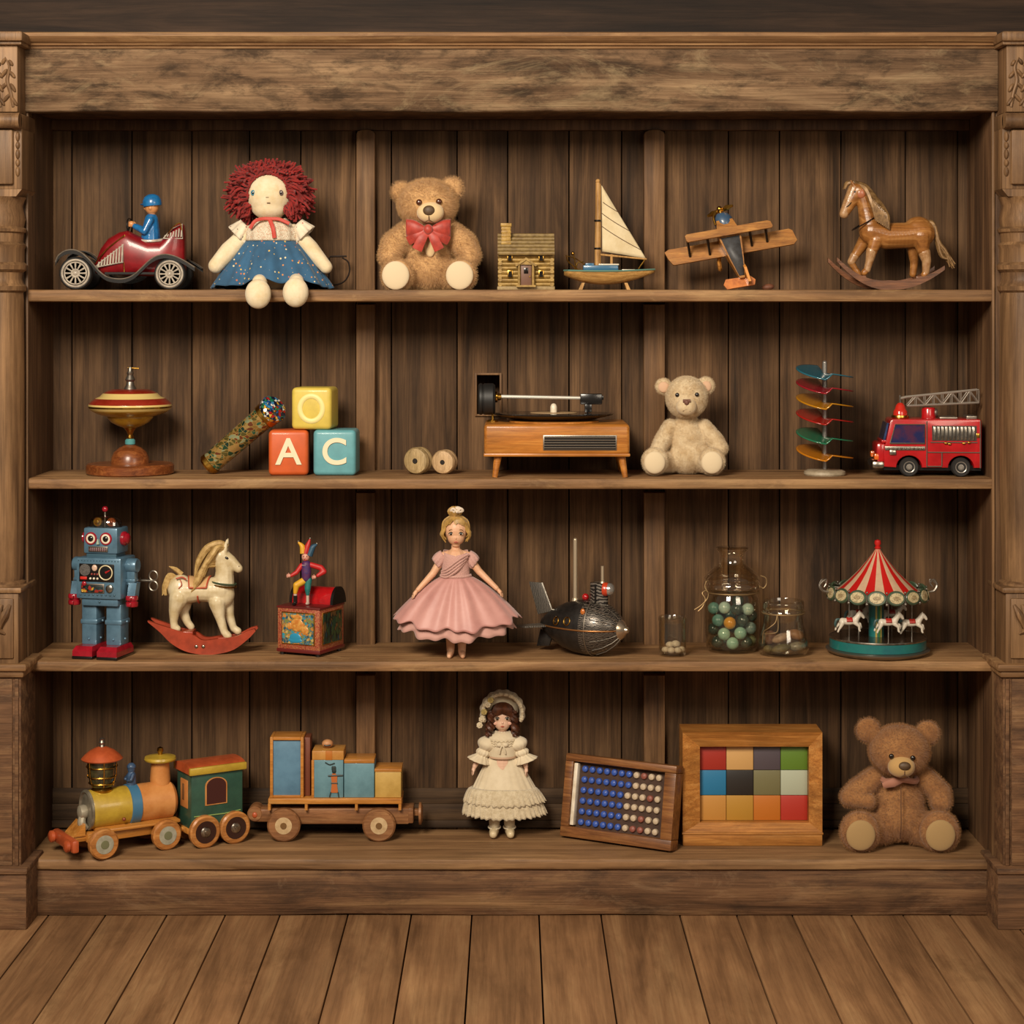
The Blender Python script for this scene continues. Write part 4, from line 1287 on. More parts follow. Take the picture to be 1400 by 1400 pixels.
# ---- wooden spools ---------------------------------------------------------------------------
SPOOL = wood('pale_turned_wood', c('#857049'), c('#a99066'), c('#c5ad82'), 'Z', 6, .5, .1, .1)
SPOOL2 = wood('tan_turned_wood', c('#9a7c56'), c('#c0a078'), c('#d6b98f'), 'Z', 6, .5, .1, .1)
for nm, lab, px, r, mt, rot, yy, hcol in (('wooden_spool', 'larger wooden spool with a hole, left of the pair by the record player', 572, 18.5, SPOOL, -22, .125, 0),
                                      ('wooden_spool', 'smaller tan wooden spool with a hole, right of the pair by the record player', 608, 16.6, SPOOL2, -15, .13, 0)):
    t = thing(nm, lab, 'spool', px, yy, 2, 639, rot, 'wooden spools')
    m = M(); rx = Rm('X', 90)
    m.lathe([(r * .2, 11), (r * .62, 11.5), (r * .9, 10), (r, 7), (r, 4), (r * .93, 1.5), (r * .5, 0), (r * .93, -1.5), (r, -4), (r, -7), (r * .9, -10), (r * .6, -11), (r * .2, -11)], (0, 0, r), 40, mat=rx)
    bd = part('spool_body', m, mt, t)
    m = M(); m.lathe([(r * .2, 11.3), (r * .15, 11.3), (r * .15, 6), (.1, 6)], (0, 0, r), 16, mat=rx)
    m.lathe([(r * .17, 11.6), (.1, 11.65)], (0, 0, r), 16, mat=rx)
    part('bore', m, pm('dark_bore', c('#1c140c'), .8), bd)

# ---- record player ------------------------------------------------------------------------------
TEAK = wood('honey_teak', c('#8f5320'), c('#b8752f'), c('#cf9148'), 'X', 3.2, .38, .08, .03, coat=.25, streak=.5)
t = thing('record_player', 'small orange-brown wooden record player on splayed legs', 'record player', 760, 0.118, 2, 646)
x0, x1 = p(662.5, 0).x, p(857.5, 0).x
m = M(); m.box(x0, x1, -62, 62, 646 - 615, 646 - 574, 5, seg=3)
m.box(x0 - .6, x1 + .6, -62.6, 62.6, 646 - 617.5, 646 - 613, 1.5)
bx_ = part('cabinet', m, TEAK, t)
for lx, tx in ((681, 677), (847, 838 + 14)):
    for yy in (-48, 48):
        m = M(); m.cyl(p(lx, 617, yy), p(tx, 646, yy * 1.08), 5.5, 3.6, 14)
        part('leg', m, TEAK, t)
m = M(); gx0, gx1 = p(741.5, 0).x, p(840, 0).x
m.box(gx0, gx1, -63.2, -60, 646 - 609, 646 - 588.5, .5); gf = part('grille_frame', m, STEEL, bx_)
m = M(); m.box(gx0 + 1.6, gx1 - 1.6, -63.8, -63, 646 - 607.5, 646 - 590)
part('speaker_cloth', m, BLACK, gf)
m = M()
for i in range(5):
    z = 646 - 605.5 + i * 3.4
    m.tube([(gx0 + 1.5, -64, z), (gx1 - 1.5, -64, z)], .75, 6)
part('grille_bars', m, STEEL, gf)
pc = p(757, 571, 4)
m = M(); m.lathe([(60, 0), (62, 1), (62, 3), (20, 3)], pc + Vector((0, 0, -4)), 48); part('deck_plate', m, TEAK, t)
VIN = pm('black_vinyl', c('#0f0d0c'), .22, coat=.3)
m = M()
rings = []
m.lathe([(56, 0), (74, 4.5), (81.5, 6.5), (82, 8), (80, 8.6), (74, 9), (34, 9)], pc, 72, sy=.72)
pl = part('record', m, VIN, t)
m = M(); m.lathe([(32, 8.8), (32, 9.6), (3, 9.6)], pc, 48, sy=.72); part('record_label', m, pm('tan_record_label', c('#a88a63'), .6), pl)
m = M(); m.lathe([(4.6, 8), (4.6, 17), (3.6, 20), (2, 21.5), (0, 22)], pc, 20); part('spindle', m, WHITE, t)
m = M(); q = p(676, 541, -2)
m.lathe([(19, -11), (21.5, -9), (21.5, -6), (20, -5), (20, -4), (21.5, -3), (21.5, 9), (19, 12)], p(665, 543, -2), 40, mat=Rm('Y', 90))
mt_ = part('motor', m, pm('matt_black_motor', c('#1d1c1b'), .5), t)
m = M(); m.lathe([(7, -1), (7.5, 1), (7.5, 4), (5, 5), (4.5, 9), (3, 9.5)], p(676, 540, -2), 20, mat=Rm('Y', 90)); part('bearing', m, BRASS, mt_)
m = M(); m.cyl(p(674, 546, -2), p(673.5, 573, -2), 1.8, n=10); m.lathe([(7.5, 0), (7.5, 2), (3, 3)], p(673.5, 574, -2), 20)
part('post', m, BRASS, t)
m = M(); m.cyl(p(682, 539.5, -2), p(796, 541.5, -4), 2.5, 2.2, 14)
ar = part('tone_arm', m, pm('polished_arm', c('#d8d2c6'), .35, metal=.35, coat=.4), t)
m = M(); m.box(p(793, 0).x, p(823, 0).x, -10, 3, 646 - 550, 646 - 535.5, 1.5); m.box(p(799, 0).x, p(809, 0).x, -8, 1, 646 - 561, 646 - 549, 1); m.box(p(819, 0).x, p(825, 0).x, -8, 1, 646 - 544, 646 - 538, 1)
m.tube([p(803, 560, -4), p(803, 563.5, -4)], 1, 6)
part('head_shell', m, BLACK, ar)

# ---- cream teddy ----------------------------------------------------------------------------------
CRM = pm('cream_plush', c('#d2bd9a'), .95, sheen=.3, col2=c('#b89c74'), vs=40, bump=.35, bs=600)
CRMF = pm('cream_pile', c('#dac8a8'), .9, sheen=.2)
PINKNOSE = pm('dusky_nose', c('#6b4536'), .6)
t = thing('teddy_bear', 'cream short-haired teddy bear beside the record player', 'teddy bear', 938, 0.125, 2, 647)
teddy(t, {'head': (938, 542, 28.5, 29), 'hd': -8, 'ears': [(907, 527, 11.5), (965, 526, 12.5)], 'body': [(940, 606, 29, 38), (941, 622, 32, 25, 4)],
          'arms': [[(917, 584, 2, 12), (905, 602, -8, 12), (899, 611, -18, 10.5)], [(962, 584, 2, 12), (977, 602, -8, 12.5), (983, 611, -16, 11)]],
          'legs': [(893, 627, 18, 918, 630), (970, 627, 18, 954, 630)], 'padr': .8, 'padx': -1,
          'muzzle': (936, 553, 14, 12.5), 'nose': (935.5, 547.5, 5, 4), 'nosem': PINKNOSE, 'tri': True, 'eyes': [(923.5, 537.5, 2.9), (950, 537, 2.9)], 'eyem': EYEBLK},
      CRM, CRMF, CRM, PAD, 0.0024, 34000, voxel=1.2)
for ex, ey in ((907, 527), (965, 526)):
    m = M(); m.sph(p(ex, ey + 1, -5), (7.5, 2.5, 7.5), 16, 10); part('inner_ear', m, pm('pinkish_felt', c('#cfa98a'), .95), t)

# ---- spiral run with coloured discs -----------------------------------------------------------------
t = thing('disc_tower', 'tower of tilted coloured see-through discs on a grey pole', 'toy tower', 1127.5, 0.095, 2, 650.5)
m = M(); m.lathe([(27, 0), (28.5, 2), (28, 5.5), (24, 7.5), (6, 8.5)], n=40); part('base', m, pm('grey_cream_base', c('#a89a82'), .5, col2=c('#8d7f68'), vs=60), t)
m = M(); m.cyl((0, 0, 7), (0, 0, 650.5 - 497), 3.2, n=16); m.sph((0, 0, 650.5 - 497), 3.2, 12, 8)
part('pole', m, pm('grey_metal_pole', c('#8f8a84'), .35, metal=.6), t)
for yy, cm, nm in ((511, '#2f7385', 'blue'), (530, '#a01f2c', 'red'), (551, '#c98a1c', 'amber'), (572, '#b0231c', 'red'), (598, '#2a7a58', 'green'), (621, '#d0821a', 'amber')):
    z0 = 650.5 - yy
    def disc(u, v, z0=z0):
        a = 2 * PI * u; r = 3.2 + 35.8 * v
        x = r * math.cos(a); y = r * math.sin(a)
        q = max(0, min(1, (5 - x) / 9)); tilt = .24 * q * q * (3 - 2 * q) - .02
        return Vector((x, y, z0 - x * .15 + y * tilt))
    m = M(); m.surf(disc, 56, 12)
    part('disc', m, acrylic(nm + '_acrylic', c(cm), .3), t, solid=1.6, label=nm + ' see-through disc')

# ---- fire engine --------------------------------------------------------------------------------------
FRED = pm('fire_red_tin', c('#b9161b'), .25, coat=.5, col2=c('#a01015'), vs=20)
t = thing('fire_engine', 'red tin toy fire engine with a silver ladder on its roof', 'toy fire engine', 1268, 0.11, 2, 645, rot=-5)
def Z(y): return 645 - y
m = M()
poly = [(1206, 632), (1206, 606), (1208, 600), (1214, 570), (1217, 567.5), (1334, 567.5), (1336, 570), (1336, 633)]
# wheel arches
def arch(cx, r, k=12): return [(cx + r * math.cos(a), 633 - r * math.sin(a) * .96) for a in [PI * i / k for i in range(k + 1)]]
poly = [(1336, 633)] + arch(1308.5, 17) + arch(1239.5, 17) + [(1206, 632), (1205, 610), (1208, 600), (1214.5, 570), (1217.5, 567.5), (1334, 567.5), (1336, 569.5)]
poly = [(p(x, y).x, p(x, y).z) for x, y in poly]
m.prism(poly, -36, 36, bev=2.0)
bd = part('body', m, FRED, t, sharp=30)
m = M()
m.box(p(1203, 0).x, p(1209, 0).x, -33, 33, Z(600), Z(596), 1)
m.box(p(1196, 0).x, p(1209, 0).x, -34, 34, Z(626), Z(600), 4)
fr_ = part('nose', m, FRED, t)
m = M(); m.box(p(1190, 0).x, p(1207, 0).x, -36, 36, Z(634.5), Z(624.5), 3.5); part('bumper', m, SILVER, t)
m = M()
m.prism([(p(x, y).x, p(x, y).z) for x, y in ((1204.5, 599), (1207.5, 599), (1213, 573), (1210.5, 573))], -31, 31)
part('windscreen', m, pm('blue_tinted_glass', c('#23304f'), .1, coat=.8, col2=c('#3a4a78'), vs=40), t)
m = M()
for yy in (-27, 27):
    m.box(p(1193, 0).x, p(1200, 0).x, yy - 7, yy + 7, Z(623), Z(614.5), 2)
part('headlamp', m, pm('orange_lamp', c('#d9661f'), .25, coat=.5), t)
WINB = pm('violet_blue_window', c('#1f2350'), .15, coat=.6, col2=c('#4a2440'), vs=35, vthr=(.45, .6))
m = M(); m.prism([(p(x, y).x, p(x, y).z) for x, y in ((1214, 600), (1260, 600), (1260, 574.5), (1221, 574.5))], -37.2, -35)
wf = part('side_window', m, WINB, t)
m = M(); m.tube([p(x, y, -37.2) for x, y in ((1214, 600), (1260, 600), (1260, 574.5), (1221, 574.5), (1214, 600))], .9, 6); part('window_frame', m, STEEL, wf)
m = M(); m.box(p(1207, 0).x, p(1261, 0).x, -37.6, -35, Z(609.5), Z(604), .8)
st_ = part('chrome_strip', m, STEEL, t)
m = M()
for i in range(9): m.sph(p(1212 + i * 5.6, 606.7, -38), 1.5, 8, 6)
part('rivets', m, SILVER, st_)
m = M(); m.box(p(1213, 0).x, p(1222, 0).x, -39, -36, Z(616), Z(609), 1.5); part('door_handle', m, SILVER, t)
m = M(); m.box(p(1270, 0).x, p(1329, 0).x, -37, -35, Z(596), Z(576)); lv = part('shutter_recess', m, pm('dark_grey_tin', c('#4a4642'), .4, metal=.5), t)
m = M()
for i in range(11):
    x = p(1273.5 + i * 5.15, 0).x
    m.box(x - 1.9, x + 1.9, -38.4, -36, Z(595), Z(577), 1.0)
part('shutter_slats', m, SILVER, lv)
m = M()
for q in ([(1263, 570), (1263, 632)], [(1283, 612), (1283, 630)], [(1264, 612), (1334, 612)], [(1334, 569), (1334, 633)], [(1268, 598.5), (1330, 598.5)], [(1264, 631), (1283, 631)]):
    m.tube([p(q[0][0], q[0][1], -36.4), p(q[1][0], q[1][1], -36.4)], .8, 6)
part('panel_trim', m, STEEL, bd)
m = M()
for x in (1288, 1293, 1312, 1319): m.sph(p(x, 600.5 - (x % 3), -37.5), (2.6, 1.5, 1.8), 8, 6)
m.box(p(1328.5, 0).x, p(1333, 0).x, -38, -35, Z(592), Z(586), .8)
part('brass_taps', m, BRASS, t)
for wx in (1239.5, 1308.5):
    for yy in (-31, 31):
        m = M(); rx = Rm('X', 90)
        m.lathe([(7.5, -5.5), (11.5, -6), (13, -4), (13, 4), (11.5, 6), (7.5, 5.5)], p(wx, 632, yy), 32, mat=rx)
        wh = part('wheel', m, RUBBER, t)
        m = M(); m.lathe([(8, 5), (7.6, 6), (6, 5.2), (3.2, 5.6), (2.6, 6.6), (0, 6.6)], p(wx, 632, yy), 24, mat=rx if yy < 0 else Rm('X', -90))
        part('hub_cap', m, pm('grey_hub_tin', c('#9a938a'), .3, metal=.5), wh)
m = M(); m.box(p(1206, 0).x, p(1336, 0).x, -28, 28, Z(637), Z(630)); part('chassis', m, BLACK, t)
m = M(); m.lathe([(11, 0), (12, 2), (11.5, 4.5), (8, 5)], p(1230.5, 568, -8), 24)
bs_ = part('beacon_base', m, BRASS, t)
m = M(); m.lathe([(9.8, 4.5), (9.5, 10), (8.2, 12), (7.5, 13), (6, 18), (3.5, 21), (0, 22)], p(1230.5, 568, -8), 24); part('beacon', m, pm('red_beacon', c('#c02a1c'), .2, coat=.7), bs_)
m = M(); m.tube([p(1230.5, 547, -8), p(1230, 536, -8)], 1.2, 8); part('pin', m, SILVER, bs_)
m = M(); m.lathe([(9.5, 0), (9.5, 12), (8, 14.5), (3, 15)], p(1269.5, 567.5, 0), 24); tr = part('turret', m, FRED, t)
m = M(); m.lathe([(5, -2), (6, 0), (5, 2)], p(1279, 560, -2), 16, mat=Rm('Y', 90)); part('gear', m, STEEL, tr)
m = M(); m.box(p(1282, 0).x, p(1306, 0).x, -20, 20, Z(568), Z(565), .8); m.box(p(1318, 0).x, p(1332, 0).x, -20, 20, Z(568), Z(563.5), .8); part('roof_locker', m, STEEL, t)
m = M()
def lad(x): 
    q = (x - 1238) / 98.0
    return 539 - 10.5 * q, 551 - 5 * q
for yy in (-9, 9):
    m.tube([p(1231, 541, yy), p(1240, lad(1240)[0], yy), p(1336, lad(1336)[0], yy)], 1.3, 6)
    m.tube([p(1240, lad(1240)[1], yy), p(1336, lad(1336)[1], yy)], 1.3, 6)
    n = 8
    for i in range(n):
        xa = 1240 + 96 * i / n; xb = 1240 + 96 * (i + 1) / n
        if i % 2: m.tube([p(xa, lad(xa)[0], yy), p(xb, lad(xb)[1], yy)], .9, 6)
        else: m.tube([p(xa, lad(xa)[1], yy), p(xb, lad(xb)[0], yy)], .9, 6)
        m.tube([p(xb, lad(xb)[0], yy), p(xb, lad(xb)[1], yy)], .8, 6)
for i in range(15):
    x = 1242 + i * 6.6
    m.tube([p(x, lad(x)[1], -9), p(x, lad(x)[1], 9)], .8, 6)
part('ladder', m, pm('old_tin_ladder', c('#8f857a'), .45, metal=.5), t)
# ================================================================ third shelf
# ---- tin robot -----------------------------------------------------------------------------
RB = pm('blue_grey_tin', c('#5c7e94'), .34, metal=.25, coat=.3, col2=c('#4c6b80'), vs=30)
RBD = pm('blue_grey_tin_dark', c('#3f5c6b'), .4, metal=.15, coat=.2)
RRED = pm('crimson_tin', c('#9c1626'), .25, coat=.5, col2=c('#7f101d'), vs=40)
t = thing('tin_robot', 'blue-grey tin toy robot with red feet, red hands and a dial chest', 'toy robot', 145, 0.07, 3, 898.5, rot=-14)
H = 898.5
def rbox(m, x0, x1, y0, y1, ya, yb, bev=1.5, mi=0): m.box(x0, x1, y0, y1, H - yb, H - ya, bev, mi)
m = M(); rbox(m, -33, 33, -24, 24, 762, 818, 2.5); rbox(m, -27, 27, -20, 20, 816, 828, 2)
to = part('torso', m, RB, t)
m = M()
for i in range(14):
    m.sph((-29 + i * 4.46, -24.2, H - 766), .9, 6, 5)
for i in range(9):
    m.sph((-26 + i * 6.2, -24.2, H - 812), 1.4, 8, 6)
m.sph((0, -20.5, H - 822), 1.6, 8, 6)
part('rivets', m, RBD, to)
m = M(); rbox(m, -28, 23.5, -25.2, -23.5, 770, 794.5, .8); cp = part('dial_panel', m, BLACK, to)
m = M(); m.lathe([(8, 0), (8, .8), (1, 1)], (-19, -25.2, H - 778.5), 24, mat=Rm('X', 90)); part('speaker_dial', m, pm('speckled_grey', c('#6e6a66'), .5, col2=c('#2b2826'), vs=900, vthr=(.48, .52)), cp)
m = M(); m.tube([(11.5 + 9.6 * math.cos(a), -25.6, H - 781.5 + 9.6 * math.sin(a)) for a in [i * PI / 16 for i in range(32)]], .8, 6, closed=True); part('gauge_ring', m, pm('pale_gauge_ring', c('#d8c9a0'), .4), cp)
m = M(); m.tube([(11.5, -25.8, H - 781.5), (18, -25.8, H - 778)], [1.6, .5], 6); part('gauge_needle', m, REDP, cp)
m = M(); rbox(m, -26, -16, -26.2, -25, 787.5, 791.5, .6); part('red_bar', m, pm('red_bar_paint', c('#c22c22'), .4), cp)
m = M(); m.sph((-5, -25.4, H - 775.5), (4, 1.5, 4.4), 14, 10); part('cream_lamp', m, pm('cream_lamp_glass', c('#cfae98'), .3, coat=.5), cp)
for i in range(3):
    m = M(); m.sph((-11 + i * 5.2, -25.4, H - 790), 1.7, 8, 6); part('indicator', m, WHITE, cp)
for i in range(3):
    m = M(); m.sph((-9 + i * 4.2, -25.4, H - 784), 1.5, 8, 6); part('indicator', m, pm('dull_red_lamp', c('#8a3a30'), .3), cp)
m = M(); rbox(m, -25.5, 9, -25, -23.5, 797, 810, .6); f2 = part('switch_frame', m, STEEL, to)
m = M(); rbox(m, -24, 7.5, -25.6, -24.8, 798.5, 808.5); part('switch_panel', m, mosaic('coloured_switches', [c('#17211f'), c('#1d3a3a'), c('#8f2a20'), c('#171310'), c('#b98f30'), c('#14201f')], 150, .4, coat=.2), f2)
m = M(); m.sph((-20, -26, H - 797), (3.4, 2, 3.4), 12, 8); part('red_button', m, RRED, f2)
m = M(); m.lathe([(5.5, 0), (5, 3), (3, 4), (0, 4)], (17, -24, H - 803), 20, mat=Rm('X', 90)); part('knob', m, SILVER, to)
m = M(); rbox(m, -25, 25, -18, 18, 722, 757, 2.5)
he = part('head', m, RB, t)
m = M(); rbox(m, -22, 22, -15, 15, 755, 764, 1); part('neck', m, RBD, t)
for ex in (-13.5, 8.5):
    m = M(); m.lathe([(8.8, 0), (8.4, 1.6), (6.6, 1.8), (6.4, 1)], (ex, -18, H - 736.5), 28, mat=Rm('X', 90)); er_ = part('eye_ring', m, RRED, he)
    m = M(); m.lathe([(6.9, .6), (6.6, 1.6), (.5, 2)], (ex, -18, H - 736.5), 24, mat=Rm('X', 90)); part('eye_white', m, WHITE, er_)
    m = M(); m.sph((ex, -19.6, H - 736.5), (4.2, 2.4, 4.2), 16, 10); part('pupil', m, EYEBLK, er_)
m = M(); m.prism([(-4.6, H - 744), (-.6, H - 744), (-2, H - 737), (-3.2, H - 737)], -21, -17); part('nose', m, pm('pale_green_tin', c('#9fb0a0'), .35), he)
m = M(); rbox(m, -17, 11.5, -19.6, -17.5, 747, 754.5, .6); mo = part('mouth_frame', m, STEEL, he)
m = M(); rbox(m, -15.5, 10, -20.1, -19, 748.3, 753.2); part('mouth_grille', m, pm('mauve_grille', c('#8d6f70'), .5), mo)
m = M()
for i in range(9): m.box(-14.5 + i * 2.8, -13.6 + i * 2.8, -20.5, -19.9, H - 753.2, H - 748.3)
part('mouth_slits', m, BLACK, mo)
for sx in (-1, 1):
    m = M(); m.lathe([(9.5, 0), (10, 2), (9.5, 4), (7, 6), (7.5, 7.5), (5, 9.5), (0, 10)], (sx * 25, 0, H - 737.5), 28, mat=Rm('Y', 90 * sx)); part('ear_cap', m, RRED, he)
m = M()
for i in range(9):
    pass
prof = [(0, 15.2), (8, 15), (15, 14), (20, 11.5), (23, 7), (23.5, 0)]
m.lathe(list(reversed(prof)), (-.5, 0, H - 722), 36, sy=.68); part('glass_dome', m, glass('dome_glass', (.80, .78, .74, 1), 3.2), t)
for gx, gc in ((-11, '#a88a2c'), (9, '#b5602a')):
    m = M(); m.lathe([(6, -2), (6.4, 0), (6, 2), (2.6, 2.4)], (gx, -2, H - 715.5), 12, mat=Rm('X', 90)); m.sph((gx + 1, -5, H - 715), (3, 2, 3), 10, 8); part('gear', m, pm('brass_gear', c(gc), .35, metal=.3, col2=c('#8a3a20'), vs=200), t)
m = M(); m.cyl((-1.5, 0, H - 722), (-1.5, 0, H - 700), 1.3, n=10); an = part('antenna', m, STEEL, t)
m = M(); m.sph((-1.5, 0, H - 698), 4.2, 16, 12); part('antenna_ball', m, RRED, an)
for sx in (-1, 1):
    x = sx * 39
    m = M(); m.lathe([(9, -8), (10, -6), (10, 6), (9, 8)], (x, 0, H - 774), 24, mat=Rm('Y', 90)); sh = part('arm', m, RB, t)
    m = M(); m.box(x - 6, x + 6, -6, 6, H - 800, H - 774, 1.5); m.box(x - 6.5, x + 6.5, -7, 6, H - 796, H - 792, 1); part('upper_arm', m, RB, sh)
    m = M()
    poly = [(-9, H - 817), (-2, H - 819), (6, H - 797), (-6, H - 797)]
    m.add([(x - 5.5, -12, H - 816), (x + 5.5, -12, H - 816), (x + 5.5, 0, H - 820), (x - 5.5, 0, H - 820), (x - 6, -6, H - 797), (x + 6, -6, H - 797), (x + 6, 6, H - 797), (x - 6, 6, H - 797)],
          [(0, 1, 2, 3), (4, 7, 6, 5), (0, 4, 5, 1), (1, 5, 6, 2), (2, 6, 7, 3), (3, 7, 4, 0)], mat=Matrix.Translation((sx * 3, 0, 0)))
    part('forearm', m, RB, sh)
    m = M()
    cx = x + sx * 3.5
    m.lathe([(7.5, -7.5), (8.5, -6), (8.5, -1.5), (7, -.6), (7, .6), (8.5, 1.5), (8.5, 6), (7.5, 7.5)], (cx, -9, H - 821), 24, mat=Rm('X', 0))
    for k in (-1, 1): m.box(cx - 3, cx + 3, -20, -10, H - 821 + k * 4 - 2.4, H - 821 + k * 4 + 2.4, 1.2)
    part('claw_hand', m, RRED, sh)
for cx in (-19, 17):
    m = M(); rbox(m, cx - 11, cx + 11, -13, 13, 826, 882, 2); rbox(m, cx - 12.5, cx + 12.5, -14.5, 14.5, 847, 854, 2); m.sph((cx, -13.3, H - 874), 1.7, 8, 6); m.sph((cx + 11.3, 0, H - 874), 1.7, 8, 6); m.sph((cx + 12.5, 3, H - 851), 2, 8, 6)
    part('leg', m, RB, t)
    m = M()
    b = [(-14.5, -34), (14.5, -34), (14.5, 20), (-14.5, 20)]; tp = [(-12, -28), (12, -28), (12, 17), (-12, 17)]
    for z0, z1, q0, q1 in ((4, 11, b, b), (11, 17, b, tp)):
        m.add([(cx + x, y, z0) for x, y in q0] + [(cx + x, y, z1) for x, y in q1], [(0, 1, 2, 3), (7, 6, 5, 4), (0, 4, 5, 1), (1, 5, 6, 2), (2, 6, 7, 3), (3, 7, 4, 0)])
    ft = part('foot', m, RRED, t)
    m = M(); m.box(cx - 15, cx + 15, -35, 21, 0, 4.2, 1); part('sole', m, BLACK, ft)
m = M(); m.cyl((36, 22, H - 797), (58, 22, H - 797), 2, n=10)
for k in (-1, 1):
    m.tube([(60 + 6 * math.sin(a), 22, H - 797 + k * (7 + 6.5 * math.cos(a))) for a in [i * PI / 10 for i in range(20)]], 1.2, 6, closed=True)
m.cyl((33, 22, H - 797), (40, 22, H - 797), 4, n=12)
part('wind_up_key', m, STEEL, t)

# ---- white rocking horse ---------------------------------------------------------------------------
IVORY = pm('ivory_horse_paint', c('#d6c7a5'), .42, coat=.2, col2=c('#bda97f'), vs=30)
MANEB = pm('blond_mane', c('#c0a065'), .6, col2=c('#93713c'), vs=90)
ROCKR = pm('red_orange_rocker_paint', c('#a23c20'), .4, coat=.2, col2=c('#863018'), vs=30)
t = thing('rocking_horse', 'small ivory white rocking horse with a blond mane on red rockers', 'rocking horse', 279, 0.11, 3, 892)
m = M()
m.chain([p(250, 808, 0), p(272, 806, 0), p(300, 806, 0)], [18, 16.5, 18])
m.sph(p(247, 804, 0), (18, 16, 19)); m.sph(p(303, 812, 0), (18, 15, 19))
m.chain([p(306, 800, 0), p(307, 780, 0), p(304, 765, 0)], [15, 12.5, 11.5])
m.chain([p(302, 760, 0), p(315, 767, 0), p(326, 777, 0)], [12, 8.6, 6.2]); m.sph(p(303, 764, 0), (11, 9, 11))
for sd in (-1, 1):
    m.cap(p(308, 752, sd * 5), p(311, 737, sd * 6), 4, 1.2)
    if sd < 0:
        m.chain([p(246, 816, -8), p(240, 833, -9), p(239, 848, -9), p(240, 856, -9), p(244, 858, -9)], [14, 8, 5.5, 5.5, 5])
        m.chain([p(298, 822, -8), p(302, 842, -9), p(308, 862, -9), p(313, 868, -9)], [12, 7, 5.2, 5.6])
    else:
        m.chain([p(252, 818, 8), p(249, 838, 9), p(255, 852, 9), p(260, 858, 9)], [12, 7.5, 5.5, 5])
        m.chain([p(308, 822, 8), p(312, 842, 9), p(318, 860, 9), p(324, 864, 9)], [11, 7, 5, 5.4])
part('horse', m, IVORY, t, remesh=.95, smooth=12)
m = M()
for i in range(10):
    q = i / 9
    for sd in (-1, 1):
        a = p(309 - 16 * q, 749 + 16 * q + 14 * max(0, q - .5), sd * 3)
        e = a + Vector((-26 - 8 * q + 10 * max(0, q - .7), sd * 12, -16 - 22 * q))
        m.tube(catmull([a, a + Vector((-10, sd * 9, 2 - 3 * q)), a.lerp(e, .62) + Vector((0, sd * 6, 3)), e], 5), [3.4, 4.2, 3.6, .8], 7)
m.tube(catmull([p(312, 747, 0), p(300, 743, 0), p(284, 750, 0), p(272, 768, 0), p(266, 790, 0)], 5), [3, 5, 6, 5, 1], 8)
part('mane', m, MANEB, t)
m = M(); rnd = random.Random(8)
for i in range(10):
    dy = rnd.uniform(-5, 5)
    m.tube(catmull([p(242, 790, dy * .3), p(232, 788 + rnd.uniform(-2, 2), dy * .7), p(227 + rnd.uniform(-2, 2), 800, dy), p(223 + rnd.uniform(-2, 6), 813, dy * 1.2)], 5), [3, 4, 3.2, .7], 7)
m.tube(catmull([p(249, 785, 0), p(240, 778, 0), p(231, 774, 0)], 5), [3.4, 3.2, .6], 7)
part('tail', m, MANEB, t)
for sd in (-1, 1):
    m = M(); m.sph(p(311, 761.5, sd * 9), (3, 1.6, 1.8), 12, 8, mat=Rm('Y', 25)); part('eye', m, EYEBLK, t)
    m = M(); m.sph(p(327, 773.5, sd * 4.6), (1.2, 1, 1), 8, 6); part('nostril', m, STITCH, t)
REDL = pm('painted_red_line', c('#b04a30'), .5); GRNL = pm('painted_green_line', c('#3a4a35'), .5)
def hoop(cx, cy, ry, rz, tilt, r, k=28):
    return [p(cx, cy, ry * math.sin(a)) + Rm('Y', tilt) @ Vector((0, 0, rz * math.cos(a))) for a in [2 * PI * i / k for i in range(k)]]
m = M()
m.tube([p(306 + 0, 796, 0) + Vector((17.5 * math.cos(a) - 1, 16.5 * math.sin(a), -2.5 * math.cos(a))) for a in [2 * PI * i / 28 for i in range(28)]], 1.3, 6, closed=True)
part('collar', m, GRNL, t)
m = M()
m.tube([p(306, 799.5, 0) + Vector((18 * math.cos(a) - 1, 17 * math.sin(a), -2.5 * math.cos(a))) for a in [2 * PI * i / 28 for i in range(28)]], 1.2, 6, closed=True)
part('gold_collar', m, BRASS, t)
m = M()
def saddle(u, v):
    a = (u - .5) * 2.5
    x = -15 + 30 * v; dip = 1.5 * math.cos(PI * (v - .5) * 2)
    r = 18.6 - .8 * dip
    w = 1 - .18 * abs(a)
    return p(273, 807, 0) + Vector((x * w, math.sin(a) * (r - .5), math.cos(a) * r))
m.surf(saddle, 18, 10, loop=False)
sa = part('saddle', m, pm('tan_saddle_paint', c('#c29a6a'), .5), t, solid=1.2)
m = M()
m.tube([saddle(0, i / 10) for i in range(11)] + [saddle(i / 10, 1) for i in range(11)] + [saddle(1, 1 - i / 10) for i in range(11)] + [saddle(1 - i / 10, 0) for i in range(11)], 1.1, 6, closed=True)
part('saddle_piping', m, REDL, sa)
m = M()
m.tube([p(272.5, 806, 0) + Vector((0, 17 * math.sin(a), -17.6 * math.cos(a))) for a in [-1.2 + 2.4 * i / 16 for i in range(17)]], 1.1, 6); part('girth', m, REDL, t)
m = M()
m.tube(catmull([p(243, 789, -15.2), p(251, 787, -13.5), p(257, 790, -14)], 4), 1.1, 6)
m.tube(catmull([p(249, 790, -16), p(251, 797, -17), p(247, 802, -17.5)], 4), .7, 6)
part('painted_flourish', m, REDL, t)
